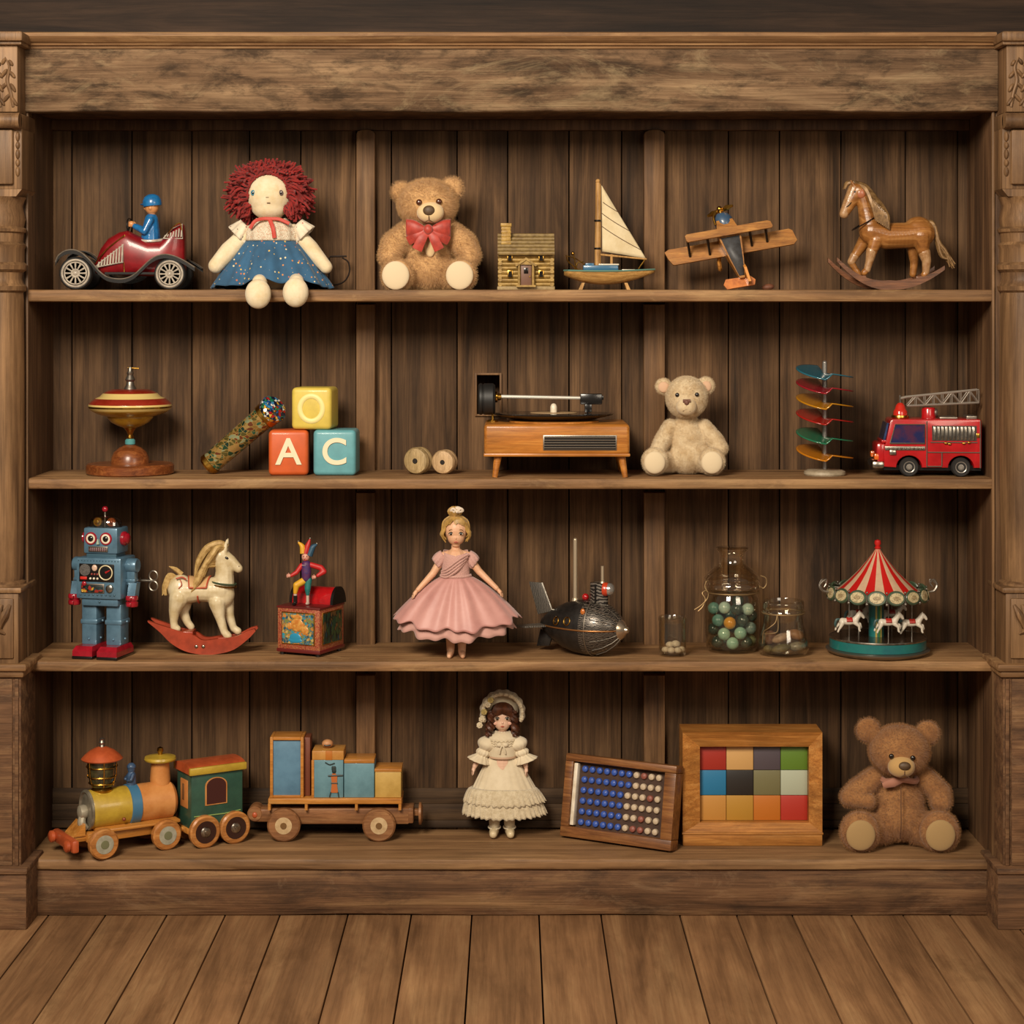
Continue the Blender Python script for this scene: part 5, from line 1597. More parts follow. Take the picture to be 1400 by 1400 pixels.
for sd in (-1, 1):
    m = M()
    up = catmull([(204.6, 846, 0), (225, 853, 0), (248, 860, 0), (268, 866, 0), (280, 872.5, 0), (300, 870.5, 0), (325, 867, 0), (340, 860, 0), (350, 857, 0)], 5)
    lo = catmull([(205.2, 848, 0), (222, 862, 0), (236, 876, 0), (255, 887, 0), (279, 892, 0), (300, 891, 0), (322, 885, 0), (341, 871, 0), (351.5, 860, 0)], 5)
    m.rings([[p(a.x, a.y, sd * 13 - 3.5), p(a.x, a.y, sd * 13 + 3.5), p(b.x, b.y, sd * 13 + 3.5), p(b.x, b.y, sd * 13 - 3.5)] for a, b in zip(up, lo)])
    ro = part('rocker', m, ROCKR, t)
    for x in (271, 280.5):
        m = M(); m.sph(p(x, 881, sd * 16.6), (2.6, 1.4, 2.6), 10, 8); part('bolt', m, SILVER, ro)
m = M()
m.box(p(232, 0).x, p(266, 0).x, -15, 15, 892 - 866, 892 - 861, 1); part('foot_bar', m, ROCKR, t)
m = M(); m.box(p(300, 0).x, p(330, 0).x, -15, 15, 892 - 874, 892 - 869, 1)
part('foot_bar', m, ROCKR, t)

# ---- jester in a box ----------------------------------------------------------------------------------
t = thing('jester_box', 'ornate red and gold tin box with a jester figure standing on top', 'jack-in-the-box', 425, 0.115, 3, 889, rot=-25)
a = 33.0
FRET = mosaic('red_gold_fretwork', [c('#8a1f1c'), c('#a03426'), c('#a8683f'), c('#7c181a'), c('#962e24')], 420, .4, .1, c('#b07a52'), .2)
m = M(); m.box(-a, a, -a, a, 8, 65, 1.5); bo = part('box', m, FRET, t)
DRIM = pm('dark_red_rim', c('#5f1a18'), .35, coat=.3)
m = M(); m.box(-a - 1, a + 1, -a - 1, a + 1, 4, 9, 1); part('base_rim', m, DRIM, bo)
m = M(); m.box(-a - 1, a + 1, -a - 1, a + 1, 63.5, 66.5, 1); part('top_rim', m, DRIM, bo)
m = M()
for x in (-a + 5, a - 5):
    for y in (-a + 5, a - 5): m.cyl((x, y, 0), (x, y, 5), 3.5, n=12)
part('foot', m, BLACK, t)
PIC = mosaic('painted_foliage', [c('#1f6a80'), c('#2c8a9c'), c('#6f7d45'), c('#c07a35'), c('#205060'), c('#b8a060')], 170, .4, .05, c('#8a7040'), .3)
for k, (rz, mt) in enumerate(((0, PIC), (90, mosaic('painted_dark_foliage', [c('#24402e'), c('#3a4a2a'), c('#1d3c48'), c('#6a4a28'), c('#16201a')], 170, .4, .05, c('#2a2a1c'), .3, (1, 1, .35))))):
    R_ = Rm('Z', rz)
    m = M(); m.box(-a + 7, a - 7, -a - 1.0, -a + 1, 15, 59, .6, mat=R_); pf = part('gilt_border', m, BRASS, bo)
    m = M(); m.box(-a + 8.6, a - 8.6, -a - 1.6, -a, 16.6, 57.4, 0, mat=R_); pic = part('painted_panel', m, mt, pf)
    if k == 0:
        m = M(); m.sph((-1, -a - 1.6, 42), (10, 1.2, 9), 18, 10); m.sph((11, -a - 1.6, 35), (6, 1, 6), 14, 8); m.sph((-13, -a - 1.6, 40), (4, 1, 5), 12, 8); m.sph((-2, -a - 1.6, 53), (9, 1, 3), 12, 8)
        part('orange_motif', m, pm('orange_motif_paint', c('#b8702c'), .4, col2=c('#d0a050'), vs=160), pic)
        m = M(); m.sph((-4, -a - 1.6, 25), (9, 1.1, 6), 16, 8); m.sph((-4, -a - 1.6, 21), (11, 1, 3.5), 16, 8); part('blue_motif', m, pm('blue_motif_paint', c('#2484a8'), .4), pic)
# the open barrel lid behind
m = M()
arc = [(a + 2 - 17 + 17 * math.cos(q), 66.5 + 22 * math.sin(q)) for q in [PI * i / 16 for i in range(17)]]
m.add([(-a, y, z) for y, z in arc] + [(a, y, z) for y, z in arc], [(i, i + 1, i + 18, i + 17) for i in range(16)] + [tuple(range(17)), tuple(range(33, 16, -1))])
li = part('barrel_lid', m, REDP, t, sharp=50)
m = M()
arc2 = [(a + 2 - 17 + 18.5 * math.cos(q), 66.5 + 23.5 * math.sin(q)) for q in [PI * i / 16 for i in range(17)]]
for x0 in (-a - 1, a - 2.5):
    m.add([(x0, y, z) for y, z in arc2] + [(x0 + 4, y, z) for y, z in arc2], [(i, i + 1, i + 18, i + 17) for i in range(16)] + [tuple(range(17)), tuple(range(33, 16, -1))])
part('lid_end', m, BLACK, li)
# the jester, fixed to the box top; turn back so that he faces the room
def J(x, y, dy=0): 
    v = p(x, y, 0); return Rm('Z', 25) @ Vector((v.x, dy - 12, v.z))
SKJ = pm('pink_face_paint', c('#c98f7c'), .5)
JR = pm('jester_red', c('#b01c1c'), .5); JP = pm('jester_purple', c('#3d2a5f'), .5, col2=c('#5a2a50'), vs=150); JY = pm('jester_yellow', c('#cf9a22'), .5); JT = pm('jester_teal', c('#1f6a66'), .5); JB = pm('jester_blue', c('#24485f'), .5)
m = M(); m.sph(J(419, 757), (5.6, 5.2, 6.2), 16, 12); m.cap(J(419, 762), J(419, 766), 2.2); m.sph(J(418, 758.5, -5.4), 1.2, 8, 6)
jf = part('jester_figure', m, SKJ, t, remesh=.6, smooth=2, label='jester in red, purple, yellow and teal')
for ex in (416.8, 421.2):
    m = M(); m.sph(J(ex, 756, -4.9), (.7, .5, .8), 8, 6); part('eye', m, EYEBLK, jf)
m = M(); m.tube([J(417, 760.6, -4.9), J(419, 761.2, -5.1), J(421, 760.6, -4.9)], .5, 5); part('mouth', m, JR, jf)
m = M(); m.chain([J(420, 768), J(420, 778), J(420, 786)], [6.6, 7, 6]); part('vest', m, JP, jf, remesh=.7, smooth=3)
m = M(); m.chain([J(413.5, 769, 0), J(407, 778, -2), J(400, 782, -4)], [3.6, 3.2, 2.4])
part('sleeve', m, JR, jf, remesh=.6, smooth=3)
m = M(); m.chain([J(426.5, 768, 0), J(440, 772, 0), J(444, 777, -1), J(436, 782, -4)], [3.8, 4, 4, 2.6]); part('sleeve', m, JR, jf, remesh=.6, smooth=3)
for hx, hy, dx in ((397, 782, -1), (431.5, 784, -1)):
    m = M(); m.sph(J(hx, hy, -5), (2.6, 2, 2.6), 10, 8)
    for k in range(4): m.tube([J(hx - 1.5, hy - 1.8 + k * 1.2, -5.5), J(hx - 3.6 + abs(k - 1.5) * .4, hy - 1.8 + k * 1.25, -6)], .62, 5)
    m.tube([J(hx, hy - 2, -6), J(hx - .6, hy - 3.8, -6.4)], .65, 5)
    part('hand', m, SKJ, jf)
m = M(); m.lathe([(5, 0), (6.5, -1.5), (4.5, -3), (2, -2)], J(419.5, 766.5), 16); part('collar', m, WHITE, jf)
m = M(); m.chain([J(416, 790), J(407, 795, -4), J(405.5, 805, -4)], [5, 4.6, 3]); part('yellow_breeches', m, JY, jf, remesh=.6, smooth=3)
m = M(); m.chain([J(423, 789), J(422, 800, -1), J(422, 808, -1)], [5, 4.4, 2.6]); part('teal_breeches', m, JT, jf, remesh=.6, smooth=3)
m = M(); m.cyl(J(405.5, 803, -4), J(405.5, 811, -4), 2.3, n=10); m.cyl(J(422, 806, -1), J(422, 819, -1), 2.1, n=10); m.sph(J(422, 820, -3), (2.4, 4, 2.2), 10, 8); part('stocking', m, pm('pale_stocking', c('#b8a292'), .6), jf)
m = M(); m.cyl(J(405.5, 809, -4), J(405.5, 819.5, -4), 3, n=10); m.sph(J(404.8, 820.2, -6), (2.6, 5, 2.3), 10, 8); part('boot', m, BLACK, jf)
for cm, pts in ((JY, [(416, 752), (414.5, 743), (409, 737)]), (JR, [(419, 752), (422, 742), (425, 733)]), (JB, [(424, 755), (429, 744), (434.5, 740)])):
    m = M(); m.tube(catmull([J(x, y) for x, y in pts], 5), [4.8, 3.8, 1.2], 10); hp = part('hat_point', m, cm, jf)
    m = M(); m.sph(J(pts[-1][0], pts[-1][1] - 1), 1.3, 8, 6); part('bell', m, SILVER, hp)

# ---- doll in a pink dress -------------------------------------------------------------------------------
SKIN = pm('doll_skin', c('#d8aa88'), .5, sub=.1, col2=c('#cf9c78'), vs=25)
FACE = SKIN
BLOND = pm('blond_hair', c('#b58d47'), .45, col2=c('#8c6a2e'), vs=80, sheen=.2)
PINK = pm('pink_satin', c('#c38e86'), .5, sheen=.35, col2=c('#b47d76'), vs=14)
PINKD = pm('pink_bodice_lace', c('#c2958a'), .75, sheen=.3, bump=.8, bs=420)
t = thing('doll', 'blonde barefoot doll in a wide pink satin dress', 'doll', 624, 0.055, 3, 899.2)
def hand(m, wrist, dirv, palm, spread=Vector((0, 1, 0)), s=1.0, curl=Vector((0, 0, 0))):
    """small hand: palm, four fingers of different length, thumb from the side"""
    d = dirv.normalized(); sp = (spread - d * spread.dot(d)).normalized()
    m.cap(wrist, wrist + d * 5 * s, 2.4 * s, 2.9 * s)
    for k, L in enumerate((5.0, 6.2, 5.6, 4.2)):
        b0 = wrist + d * 6.4 * s + sp * (k - 1.5) * 1.75 * s
        b1 = b0 + d * L * .55 * s + sp * (k - 1.5) * .25 * s
        b2 = b1 + (d * .8 + curl * .6).normalized() * L * .55 * s
        m.chain([b0, b1, b2], [.95 * s, .88 * s, .72 * s])
    b0 = wrist + d * 2.5 * s - sp * 2.4 * s
    m.chain([b0, b0 + (d * .7 - sp).normalized() * 3 * s, b0 + (d * .7 - sp).normalized() * 3 * s + d * 2.2 * s], [1.1 * s, 1.0 * s, .8 * s])
m = M()
m.sph(p(623.5, 726, 0), (15.5, 15, 17)); m.sph(p(623.5, 735, -3), (12, 11.5, 11.5))
m.sph(p(623.5, 745.5, -4), (5.5, 5, 3.5))
m.cap(p(623, 742, 1), p(623, 756, 1), 6, 6.5)
m.chain([p(606, 762, 1), p(623, 758, 1), p(641, 762, 1)], [6.5, 7, 6.5])
m.chain([p(623, 765, 1), p(623, 788, 1), p(623, 805, 1)], [15, 14, 18])
m.chain([p(605, 764, 1), p(592, 785, -1), p(572, 806, -10)], [6.2, 5, 3.4])
m.chain([p(641, 764, 1), p(655, 782, -1), p(679, 804, -10)], [6.2, 5, 3.4])
hand(m, p(570.5, 807, -10), Vector((-.55, -.25, -.8)), 0, Vector((.5, -1, 0)), 1.0, Vector((.3, 0, -1)))
hand(m, p(680.5, 805, -10), Vector((.6, -.25, -.75)), 0, Vector((-.5, -1, 0)), 1.0, Vector((-.3, 0, -1)))
for sd, kx in ((-1, 616), (1, 631.5)):
    m.chain([p(616 if sd < 0 else 631, 805, 1), p(kx, 845, 1), p(kx, 862, 1), p(kx, 880, 1), p(kx, 891, 1)], [10, 8.5, 7.8, 6.2, 5.4])
    m.chain([p(kx, 893, 1), p(kx + sd * 1, 895, -8), p(kx + sd * 1.5, 896, -14)], [5, 4.2, 3.2])
bd = part('body', m, SKIN, t, remesh=.6, smooth=4)
for ex in (617, 630.5):
    m = M(); m.sph(p(ex, 729.5, -12.9), (2.9, 1.4, 2.1), 14, 8); eo = part('eye', m, WHITE, t)
    m = M(); m.sph(p(ex, 729.5, -14.0), (1.7, .7, 1.8), 12, 8); part('iris', m, EYEBLK, eo)
    m = M(); m.tube(catmull([p(ex - 3.3, 729.3, -13.4), p(ex, 727.2, -14.2), p(ex + 3.3, 729.0, -13.4)], 4), .6, 5); part('eyelash', m, EYEBLK, eo)
    m = M(); m.tube(catmull([p(ex - 3, 724.8, -13.8), p(ex, 723.6, -14.2), p(ex + 3, 724.8, -13.6)], 4), .4, 5); part('eyebrow', m, pm('light_brown_brow', c('#8a6238'), .7), t)
m = M(); m.sph(p(623.8, 735.5, -14.0), (1.5, 1.3, 1.6), 10, 8); part('nose', m, SKIN, t)
m = M(); m.tube([p(621, 741, -13.6), p(623.8, 740.6, -14.4), p(626.6, 741, -13.6)], [.5, 1.1, .5], 6); part('lips', m, pm('rose_lips', c('#b05f52'), .4), t)
m = M(); m.sph(p(614, 736.5, -10.6), (3, 1, 2.6), 10, 6); m.sph(p(633, 736.5, -10.6), (3, 1, 2.6), 10, 6); m = M()
rnd = random.Random(4)
m.sph(p(623.3, 720.5, 5), (16.8, 15, 16), 24, 16)
def on_head(th, ph, k=1.0):
    return p(623, 724, 2) + Vector((17.6 * k * math.sin(th) * math.cos(ph), -17 * k * math.cos(th) * math.cos(ph), 18 * k * math.sin(ph)))
for i in range(110):
    th = -1.35 + 2.7 * i / 109
    sw = .25 * math.copysign(1, th + .25)
    end = .55 - .42 * abs(th) + rnd.uniform(-.10, .08)
    m.tube(catmull([p(623 + 3 * th, 706, 1), on_head(th * .75, 1.0, 1.02), on_head(th + sw * .4, (1.0 + end) / 2, 1.03), on_head(th + sw, end, 1.01)], 4), [1.1, 1.35, 1.3, .5], 5)
for sd in (-1, 1):
    for i in range(16):
        th = sd * (1.0 + i * .09)
        a0 = on_head(th, .5, 1.02); a1 = on_head(th, -.05, 1.02); e = p(623 + sd * (17 + rnd.uniform(-2, 1.5)), 736 + rnd.uniform(-3, 5), -8 + i * 1.2)
        m.tube(catmull([a0, a1, a1.lerp(e, .55) + Vector((sd * 2.2, -1, 0)), e + Vector((-sd * 2.5, 0, -1))], 4), [1.5, 1.8, 1.5, .5], 6)
for i in range(30):
    th = PI + (-1.6 + 3.2 * i / 29)
    m.tube(catmull([on_head(th, 1.2, 1.03), on_head(th, .5, 1.04), on_head(th, -.3, 1.02), on_head(th, -.75, .95)], 4), [2, 2.4, 2.4, 1.2], 6)
for i in range(9):
    a_ = 2 * PI * i / 9
    m.tube(catmull([p(622 + 3 * math.cos(a_), 707, 3 * math.sin(a_)), p(622 + 8 * math.cos(a_), 700, 7 * math.sin(a_)), p(622 + 3 * math.cos(a_), 694.5, 3 * math.sin(a_))], 4), [2.5, 3.4, 2], 6)
part('hair', m, BLOND, t)
m = M()
for sd in (-1, 1):
    m.tube(catmull([p(625, 700, -9), p(625 + sd * 5, 695.5, -10), p(625 + sd * 8, 699, -8), p(625, 701, -9)], 5), 1.7, 8, flat=.5)
m.sph(p(625, 700, -10), 1.9, 10, 8); m.sph(p(626, 696.5, -4), (5.5, 4, 3.6), 12, 8)
part('hair_bow', m, pm('white_bow_cloth', c('#d8c8b4'), .7, sheen=.2), t)
m = M()
def bod(u, v):
    aa = 2 * PI * u
    top = 757 - 4 * abs(math.cos(aa)) + (3 if math.sin(aa) < 0 else 0)
    z = top + (790 - top) * v
    r = 20.5 - 2.2 * math.sin(v * PI * .8) - 4.5 * (1 - v) ** 4
    return p(623, z, 1) + Vector((r * math.cos(aa), r * .83 * math.sin(aa), 0))
m.surf(bod, 60, 14)
part('bodice', m, PINKD, t, solid=1.0)
m = M()
for k in range(4):
    m.tube(catmull([p(641 - k * 2, 757 + k * 4, -11), p(628 - k, 764 + k * 5, -17.6), p(612, 776 + k * 4, -15.5), p(604, 781 + k * 2.4, -8)], 5), 1.6, 6)
m.tube([p(623, 788, 1) + Vector((20 * math.cos(q), 17 * math.sin(q), 0)) for q in [2 * PI * i / 32 for i in range(32)]], 2.2, 8, closed=True)
part('draped_folds', m, PINKD, t)
for sd in (-1, 1):
    m = M()
    def slv2(u, v, sd=sd):
        aa = 2 * PI * u
        cx = 623 + sd * (17 + 10 * v); cz = 759 + 13 * v
        r = 6.0 + 3.0 * math.sin(v * PI * .75) + .8 * math.sin(aa * 8) * v
        b1 = Vector((sd * .6, 0, .8)); b2 = Vector((0, 1, 0))
        return p(cx, cz, 1) + b1 * r * math.cos(aa) + b2 * r * math.sin(aa)
    m.surf(slv2, 40, 8); part('puff_sleeve', m, PINKD, t, solid=.8)
def skirt2(u, v, ph=0.0, drop=0.0, k=1.0):
    aa = 2 * PI * u
    e = v ** .95
    f = (math.sin(aa * 19 + ph + .8 * math.sin(aa * 4)) * .5 * (1.3 - .6 * v) + math.sin(aa * 9 + 1.1 + ph) * .5)
    rx = 19 + (67 + 0) * e * k + 5.0 * f * v ** .8
    ry = 16 + 35 * e * k + 5.5 * f * v ** .7
    bulge = 9 * math.sin(PI * min(1, v)) * .6
    hem = 854 - 11 * abs(math.cos(aa)) ** 2 + 4.5 * f + drop + 3 * math.sin(aa) * -1
    return p(624 + rx * math.cos(aa) + 3 * v * 0, 789 + (hem - 789) * (v ** 1.08) - bulge * .6, 1 + ry * math.sin(aa))
m = M(); m.surf(lambda u, v: skirt2(u, v), 220, 26)
part('skirt', m, PINK, t, solid=.9, sharp=80)
m = M(); m.surf(lambda u, v: skirt2(u, v * .99, .8, 15, .9), 200, 20)
part('underskirt', m, pm('pale_pink_petticoat', c('#bd8f84'), .7, sheen=.3), t, solid=.8, sharp=80)

# ---- tin submarine ------------------------------------------------------------------------------------------
HULLM = bands('scored_black_tin', c('#1b1815'), c('#7f766c'), 95, 'Z', .36, .55, 7.0, .66, .25)
HULLD = pm('black_tin', c('#1d1a18'), .42, metal=.3, col2=c('#2c2825'), vs=60, coat=.2)
t = thing('tin_submarine', 'dark metal toy submarine with scored silver nose, fins and two rods', 'toy submarine', 797, 0.085, 3, 900, rot=-30)
m = M(); rings = []
prof = [(-66, 2), (-62, 8), (-54, 15), (-42, 23), (-26, 31), (-8, 36), (10, 38), (26, 36.5), (40, 31), (52, 22), (59, 13), (63, 5), (64, .5)]
mi = []
for i, (x, r) in enumerate(prof):
    rings.append([Vector((x, r * .92 * math.cos(q), 38.5 + r * math.sin(q))) for q in [2 * PI * j / 40 for j in range(40)]])
m.rings(rings, mi=[1] * 6 + [0] * 7)
hu = part('hull', m, [HULLM, HULLD], t)
def ringat(x, r, th=1.0, z=38.5, k=1.0):
    return [Vector((x, r * .92 * math.cos(q), z + r * math.sin(q))) for q in [2 * PI * j / 36 for j in range(36)]]
m = M(); m.tube(ringat(19, 37.8), 1.1, 6, closed=True); part('seam_ring', m, STEEL, hu)
m = M()
m.tube(catmull([Vector((-56, -13.5, 38)), Vector((-30, -27.4, 38.5)), Vector((0, -34.5, 38.5)), Vector((26, -34.2, 38.5)), Vector((50, -22, 38.5)), Vector((62, -6, 38.5))], 5), 1.1, 6)
part('waterline_trim', m, pm('copper_trim', c('#b07a48'), .35, metal=.8), hu)
m = M()
for k in range(7):
    q = -PI / 2 + (k - 3) * .42 + .0
    m.tube([Vector((x, -r * .93 * math.cos(q + PI / 2), 38.5 + r * 1.01 * math.sin(q + PI / 2))) for x, r in prof[7:12]], .55, 5)
part('nose_ribs', m, STEEL, hu)
m = M(); m.lathe([(14, 0), (11, 4), (5, 8), (4, 11), (0, 12)], (58, 0, 38.5), 24, mat=Rm('Y', 90)); part('nose_cap', m, pm('bright_nose_cap', c('#cbb9a0'), .25, metal=.9), hu)
for x, r in ((-27, 30.5), (-8, 35.5)):
    m = M()
    al = .30
    cc = Vector((x, -r * .92 * math.cos(al), 38.5 + r * math.sin(al)))
    sl = -.42 if x < -20 else -.20
    n_ = Vector((sl, -math.cos(al), math.sin(al))).normalized()
    e1 = Vector((1, 0, 0)); e1 = (e1 - n_ * e1.dot(n_)).normalized(); e2 = n_.cross(e1)
    m.tube([cc + n_ * .6 + e1 * 5 * math.cos(q) + e2 * 5.4 * math.sin(q) for q in [2 * PI * i / 24 for i in range(24)]], .9, 6, closed=True); part('porthole', m, BRASS, hu)
m = M(); m.sph((14, -27, 63), (3.4, 2.5, 4.6), 10, 8); part('orange_lamp', m, pm('amber_lamp', c('#b8682a'), .3, coat=.5), hu)
m = M(); rings = [[Vector((25 + 13 * math.cos(q), 10 * math.sin(q), z)) for q in [2 * PI * j / 28 for j in range(28)]] for z in (64, 72, 98, 100)]
m.rings(rings); ct = part('conning_tower', m, bands('scored_tower_tin', c('#292522'), c('#837b72'), 42, 'Z', .42, .5, 6.0, .55, .2), t, sharp=50)
m = M(); m.tube([(25, -11, 66), (25, -11, 99)], 1.3, 6); part('tower_seam', m, BLACK, ct)
m = M(); m.lathe([(9, 0), (9.5, 4), (8, 8)], (33, -3, 92), 24, mat=Rm('Z', 12) @ Rm('Y', 90)); lm = part('lamp_ring', m, pm('orange_red_ring', c('#b83a1c'), .3, coat=.5), ct)
m = M(); m.lathe([(8.6, 7), (8.4, 11), (6, 14), (2, 15.5), (0, 15.8)], (33, -3, 92), 24, mat=Rm('Z', 12) @ Rm('Y', 90)); part('lamp_lens', m, pm('silver_lens', c('#b5b0aa'), .2, metal=.7), lm)
m = M(); m.cyl((30, 0, 99), (30, 0, 123), 2.1, n=12); m.lathe([(4, 0), (3, 3)], (30, 0, 99), 12); part('periscope', m, pm('pale_brass_rod', c('#bfae94'), .35, metal=.6), t)
m = M(); m.cyl((-12, 0, 73), (-12, 0, 156), 2.9, n=14); m.sph((-12, 0, 156), 2.9, 12, 8); m.lathe([(5, 0), (4, 4)], (-12, 0, 72.5), 14); part('mast_rod', m, pm('pale_brass_rod_tall', c('#bfae94'), .35, metal=.6), t)
m = M(); m.sph((4, 0, 79), (5, 5, 5), 14, 10); m.cyl((4, 0, 71), (4, 0, 77), 2, n=10); part('red_button', m, REDP, t)
FIN = bands('scored_fin_tin', c('#4a4743'), c('#79736a'), 90, 'X', .42, .5, 5.0, .55)
m = M(); m.prism([(-48, 56), (-70, 50), (-84, 94), (-64, 94)], -1.6, 1.6, bev=.6); fi = part('tail_fin', m, FIN, t)
m = M(); m.tube([(-48, 0, 57), (-64, 0, 94)], 1.3, 6); part('fin_edge', m, SILVER, fi)
for sd in (-1, 1):
    m = M(); m.add([(x, sd * y, z) for z in (36.5, 39) for x, y in ((-46, 16), (-64, 6), (-86, 38), (-68, 40))], [(0, 1, 2, 3), (7, 6, 5, 4)] + [(i, i + 4, (i + 1) % 4 + 4, (i + 1) % 4) for i in range(4)]); part('side_fin', m, FIN, t)
m = M(); m.prism([(-46, 26), (-66, 30), (-72, 6), (-52, 8)], -1.6, 1.6, bev=.6); part('lower_fin', m, HULLD, t)

# ---- glass jars and what is in them -----------------------------------------------------------------------------
def jar(label, px, yy, base, prof, name='glass_jar', n=48, tint=None):
    t = thing(name, label, 'jar', px, yy, 3, base)
    m = M(); m.lathe(prof, n=n)
    # lathe caps both ends of the closed shell; keep the wall open at the top
    m.f = [f for f in m.f if len(f) == 4]
    m.m = m.m[:len(m.f)]
    part('glass', m, tint or CLEAR, t, sharp=50)
    return t
OLDG = glass('amber_tinted_glass', (.92, .87, .76, 1), 2.4)
WIRE = pm('rusty_wire', c('#9a7f58'), .45, metal=.7)
j1 = jar('small straight glass jar with white pebbles, left of the jars', 919.5, .075, 891.5,
         [(.5, 0), (16, 0), (18, 1.5), (18.8, 5), (18.8, 44), (18.2, 46), (19.5, 48), (19.5, 53), (18.2, 53.8), (17.4, 53), (17.2, 48), (17.4, 44), (17.4, 6), (15, 4), (.5, 4)])
JG = {}
PEB = pm('white_pebble', c('#d4c6b2'), .6, col2=c('#b8a792'), vs=120)
t1U, t1o = U, j1.location.copy()
def inside(name, label, cat, group, jarobj, x, y, z, build, mats, pname='', rot=0):
    o = build()
    me_o = part(name, o, mats, None)
    me_o.location = jarobj.location + Vector((x, y, z)) * U
    me_o.rotation_euler = (0, 0, rot)
    return solo(me_o, label, cat, group)
for x, y, z, r, lab in ((-10, -6, 8.8, 4.6, 'white pebble at the left edge of the heap in the small jar'), (-2.5, -10.5, 8.7, 4.7, 'white pebble at the front left of the heap in the small jar'),
                        (6.5, -9.5, 8.6, 4.6, 'white pebble at the front right of the heap in the small jar'), (12, -2, 8.7, 4.4, 'small white pebble at the right edge of the heap in the small jar'),
                        (-3.5, 0, 14.5, 5, 'white pebble on the left of the upper layer in the small jar'), (4, -2, 16, 5.4, 'pinkish pebble topmost of the heap in the small jar')):
    def bp(r=r):
        m = M(); m.sph((0, 0, 0), (r * 1.2, r, r * .9), 14, 10); return m
    inside('white_pebble', lab, 'pebble', 'pebbles in the small jar', j1, x, y, z, bp, PEB)

j2 = jar('large glass storage jar full of green and blue marbles', 1001, .14, 887,
         [(.5, 0), (30, 0), (33.5, 2), (35.5, 7), (37, 20), (38, 36), (38, 60), (36.5, 72), (34, 78), (35.5, 80), (35.5, 83), (33.5, 84), (32.5, 82), (32.8, 78), (35, 71), (36.4, 60), (36.4, 36), (35.4, 20), (34, 9), (30, 5), (.5, 5)], tint=CLEAR)
m = M()
m.lathe([(33.5, 84), (38.5, 86), (39.5, 90), (38, 94), (36, 96), (38, 99), (36, 103), (28, 111), (20, 117), (17, 122), (16.5, 129), (18, 134), (22, 137), (22.5, 140), (20, 141.5), (.5, 141.5)], n=48)
ld = part('lid', m, OLDG, j2, sharp=50)
m = M()
m.tube([Vector((37 * math.cos(q), 37 * math.sin(q), 81)) for q in [2 * PI * i / 40 for i in range(40)]], .8, 6, closed=True)
cw = part('wire_band', m, WIRE, j2)
m = M()
m.tube(catmull([Vector((-36, -8, 96)), Vector((-38, -10, 88)), Vector((-34, -14, 80)), Vector((-36, -15, 72)), Vector((-44, -16, 64)), Vector((-53, -16, 58))], 5), .7, 6)
m.tube(catmull([Vector((-36, -10, 84)), Vector((-42, -12, 80)), Vector((-38, -14, 72)), Vector((-42, -15, 62)), Vector((-48, -16, 56))], 5), .7, 6)
part('wire_clasp', m, WIRE, j2)
m = M()
m.tube(catmull([Vector((38, -6, 103)), Vector((45, -7, 100)), Vector((46, -7, 92)), Vector((42, -7, 86)), Vector((38, -6, 88))], 5), .8, 6)
part('wire_loop', m, WIRE, j2)
MAR = {'aqua': pm('aqua_marble', c('#9cc8b6'), .12, coat=.6, col2=c('#86b6a5'), vs=60), 'teal': pm('teal_marble', c('#6b9c94'), .1, coat=.7, col2=c('#4f7d77'), vs=60),
       'dark': pm('dark_green_marble', c('#2e3c37'), .08, coat=.8, col2=c('#4a5c55'), vs=60), 'yellow': pm('yellow_marble', c('#dfa02c'), .15, coat=.6, col2=c('#cc8a1e'), vs=60),
       'grey': pm('grey_blue_marble', c('#8ba3a2'), .1, coat=.7, col2=c('#6a807e'), vs=60), 'olive': pm('olive_marble', c('#7f8560'), .12, coat=.6), 'pale': pm('pale_blue_marble', c('#bcd6cc'), .12, coat=.6, col2=c('#a2c2b7'), vs=60)}
sx_ = 1.0
mspec = [(-25, 13.4, -14, 'dark', 'dark marble lowest on the left in the large jar'), (-2, 13.6, -24, 'aqua', 'aqua marble lowest in the middle at the front of the large jar'), (17.5, 13.5, -18, 'dark', 'dark marble lowest on the right of the middle in the large jar'),
         (27, 14, -2, 'olive', 'olive green marble lowest on the far right in the large jar'), (-13.5, 26.5, -23, 'aqua', 'aqua marble in the second layer, below left of the yellow one'), (8.5, 27.5, -24, 'aqua', 'largest aqua marble, below right of the yellow one'),
         (-27.5, 30, -4, 'dark', 'dark marble in the second layer by the left glass'), (24.5, 32.5, -12, 'grey', 'grey-blue marble in the middle layer by the right glass'), (-6, 40.5, -23, 'yellow', 'single yellow marble in the middle of the large jar'),
         (-21, 43.5, -16, 'teal', 'teal marble just left of the yellow one'), (12, 44, -20, 'dark', 'dark marble right of the yellow one with a bright highlight'), (27.5, 49.5, -6, 'dark', 'dark green marble high against the right glass'),
         (18, 57.5, -15, 'pale', 'pale aqua marble uppermost on the right in the large jar'), (-26, 58.5, -5, 'teal', 'teal marble uppermost by the left glass'), (-10, 60.5, -16, 'pale', 'pale blue marble at the top of the heap, left of the middle'),
         (4.5, 59.5, -19, 'dark', 'dark marble in the top layer at the middle'), (7, 69, -6, 'dark', 'dark green marble topmost in the large jar'),
         (0, 14, 2, 'dark', ''), (-16, 14, 9, 'teal', ''), (16, 14.5, 12, 'teal', ''), (0, 30, 4, 'dark', ''), (-18, 46, 8, 'dark', ''), (18, 47, 10, 'dark', ''), (0, 47, 2, 'teal', ''), (12, 31, 8, 'dark', ''), (-14, 31, 6, 'dark', '')]
pos = [Vector((q[0], q[2], q[1])) for q in mspec]
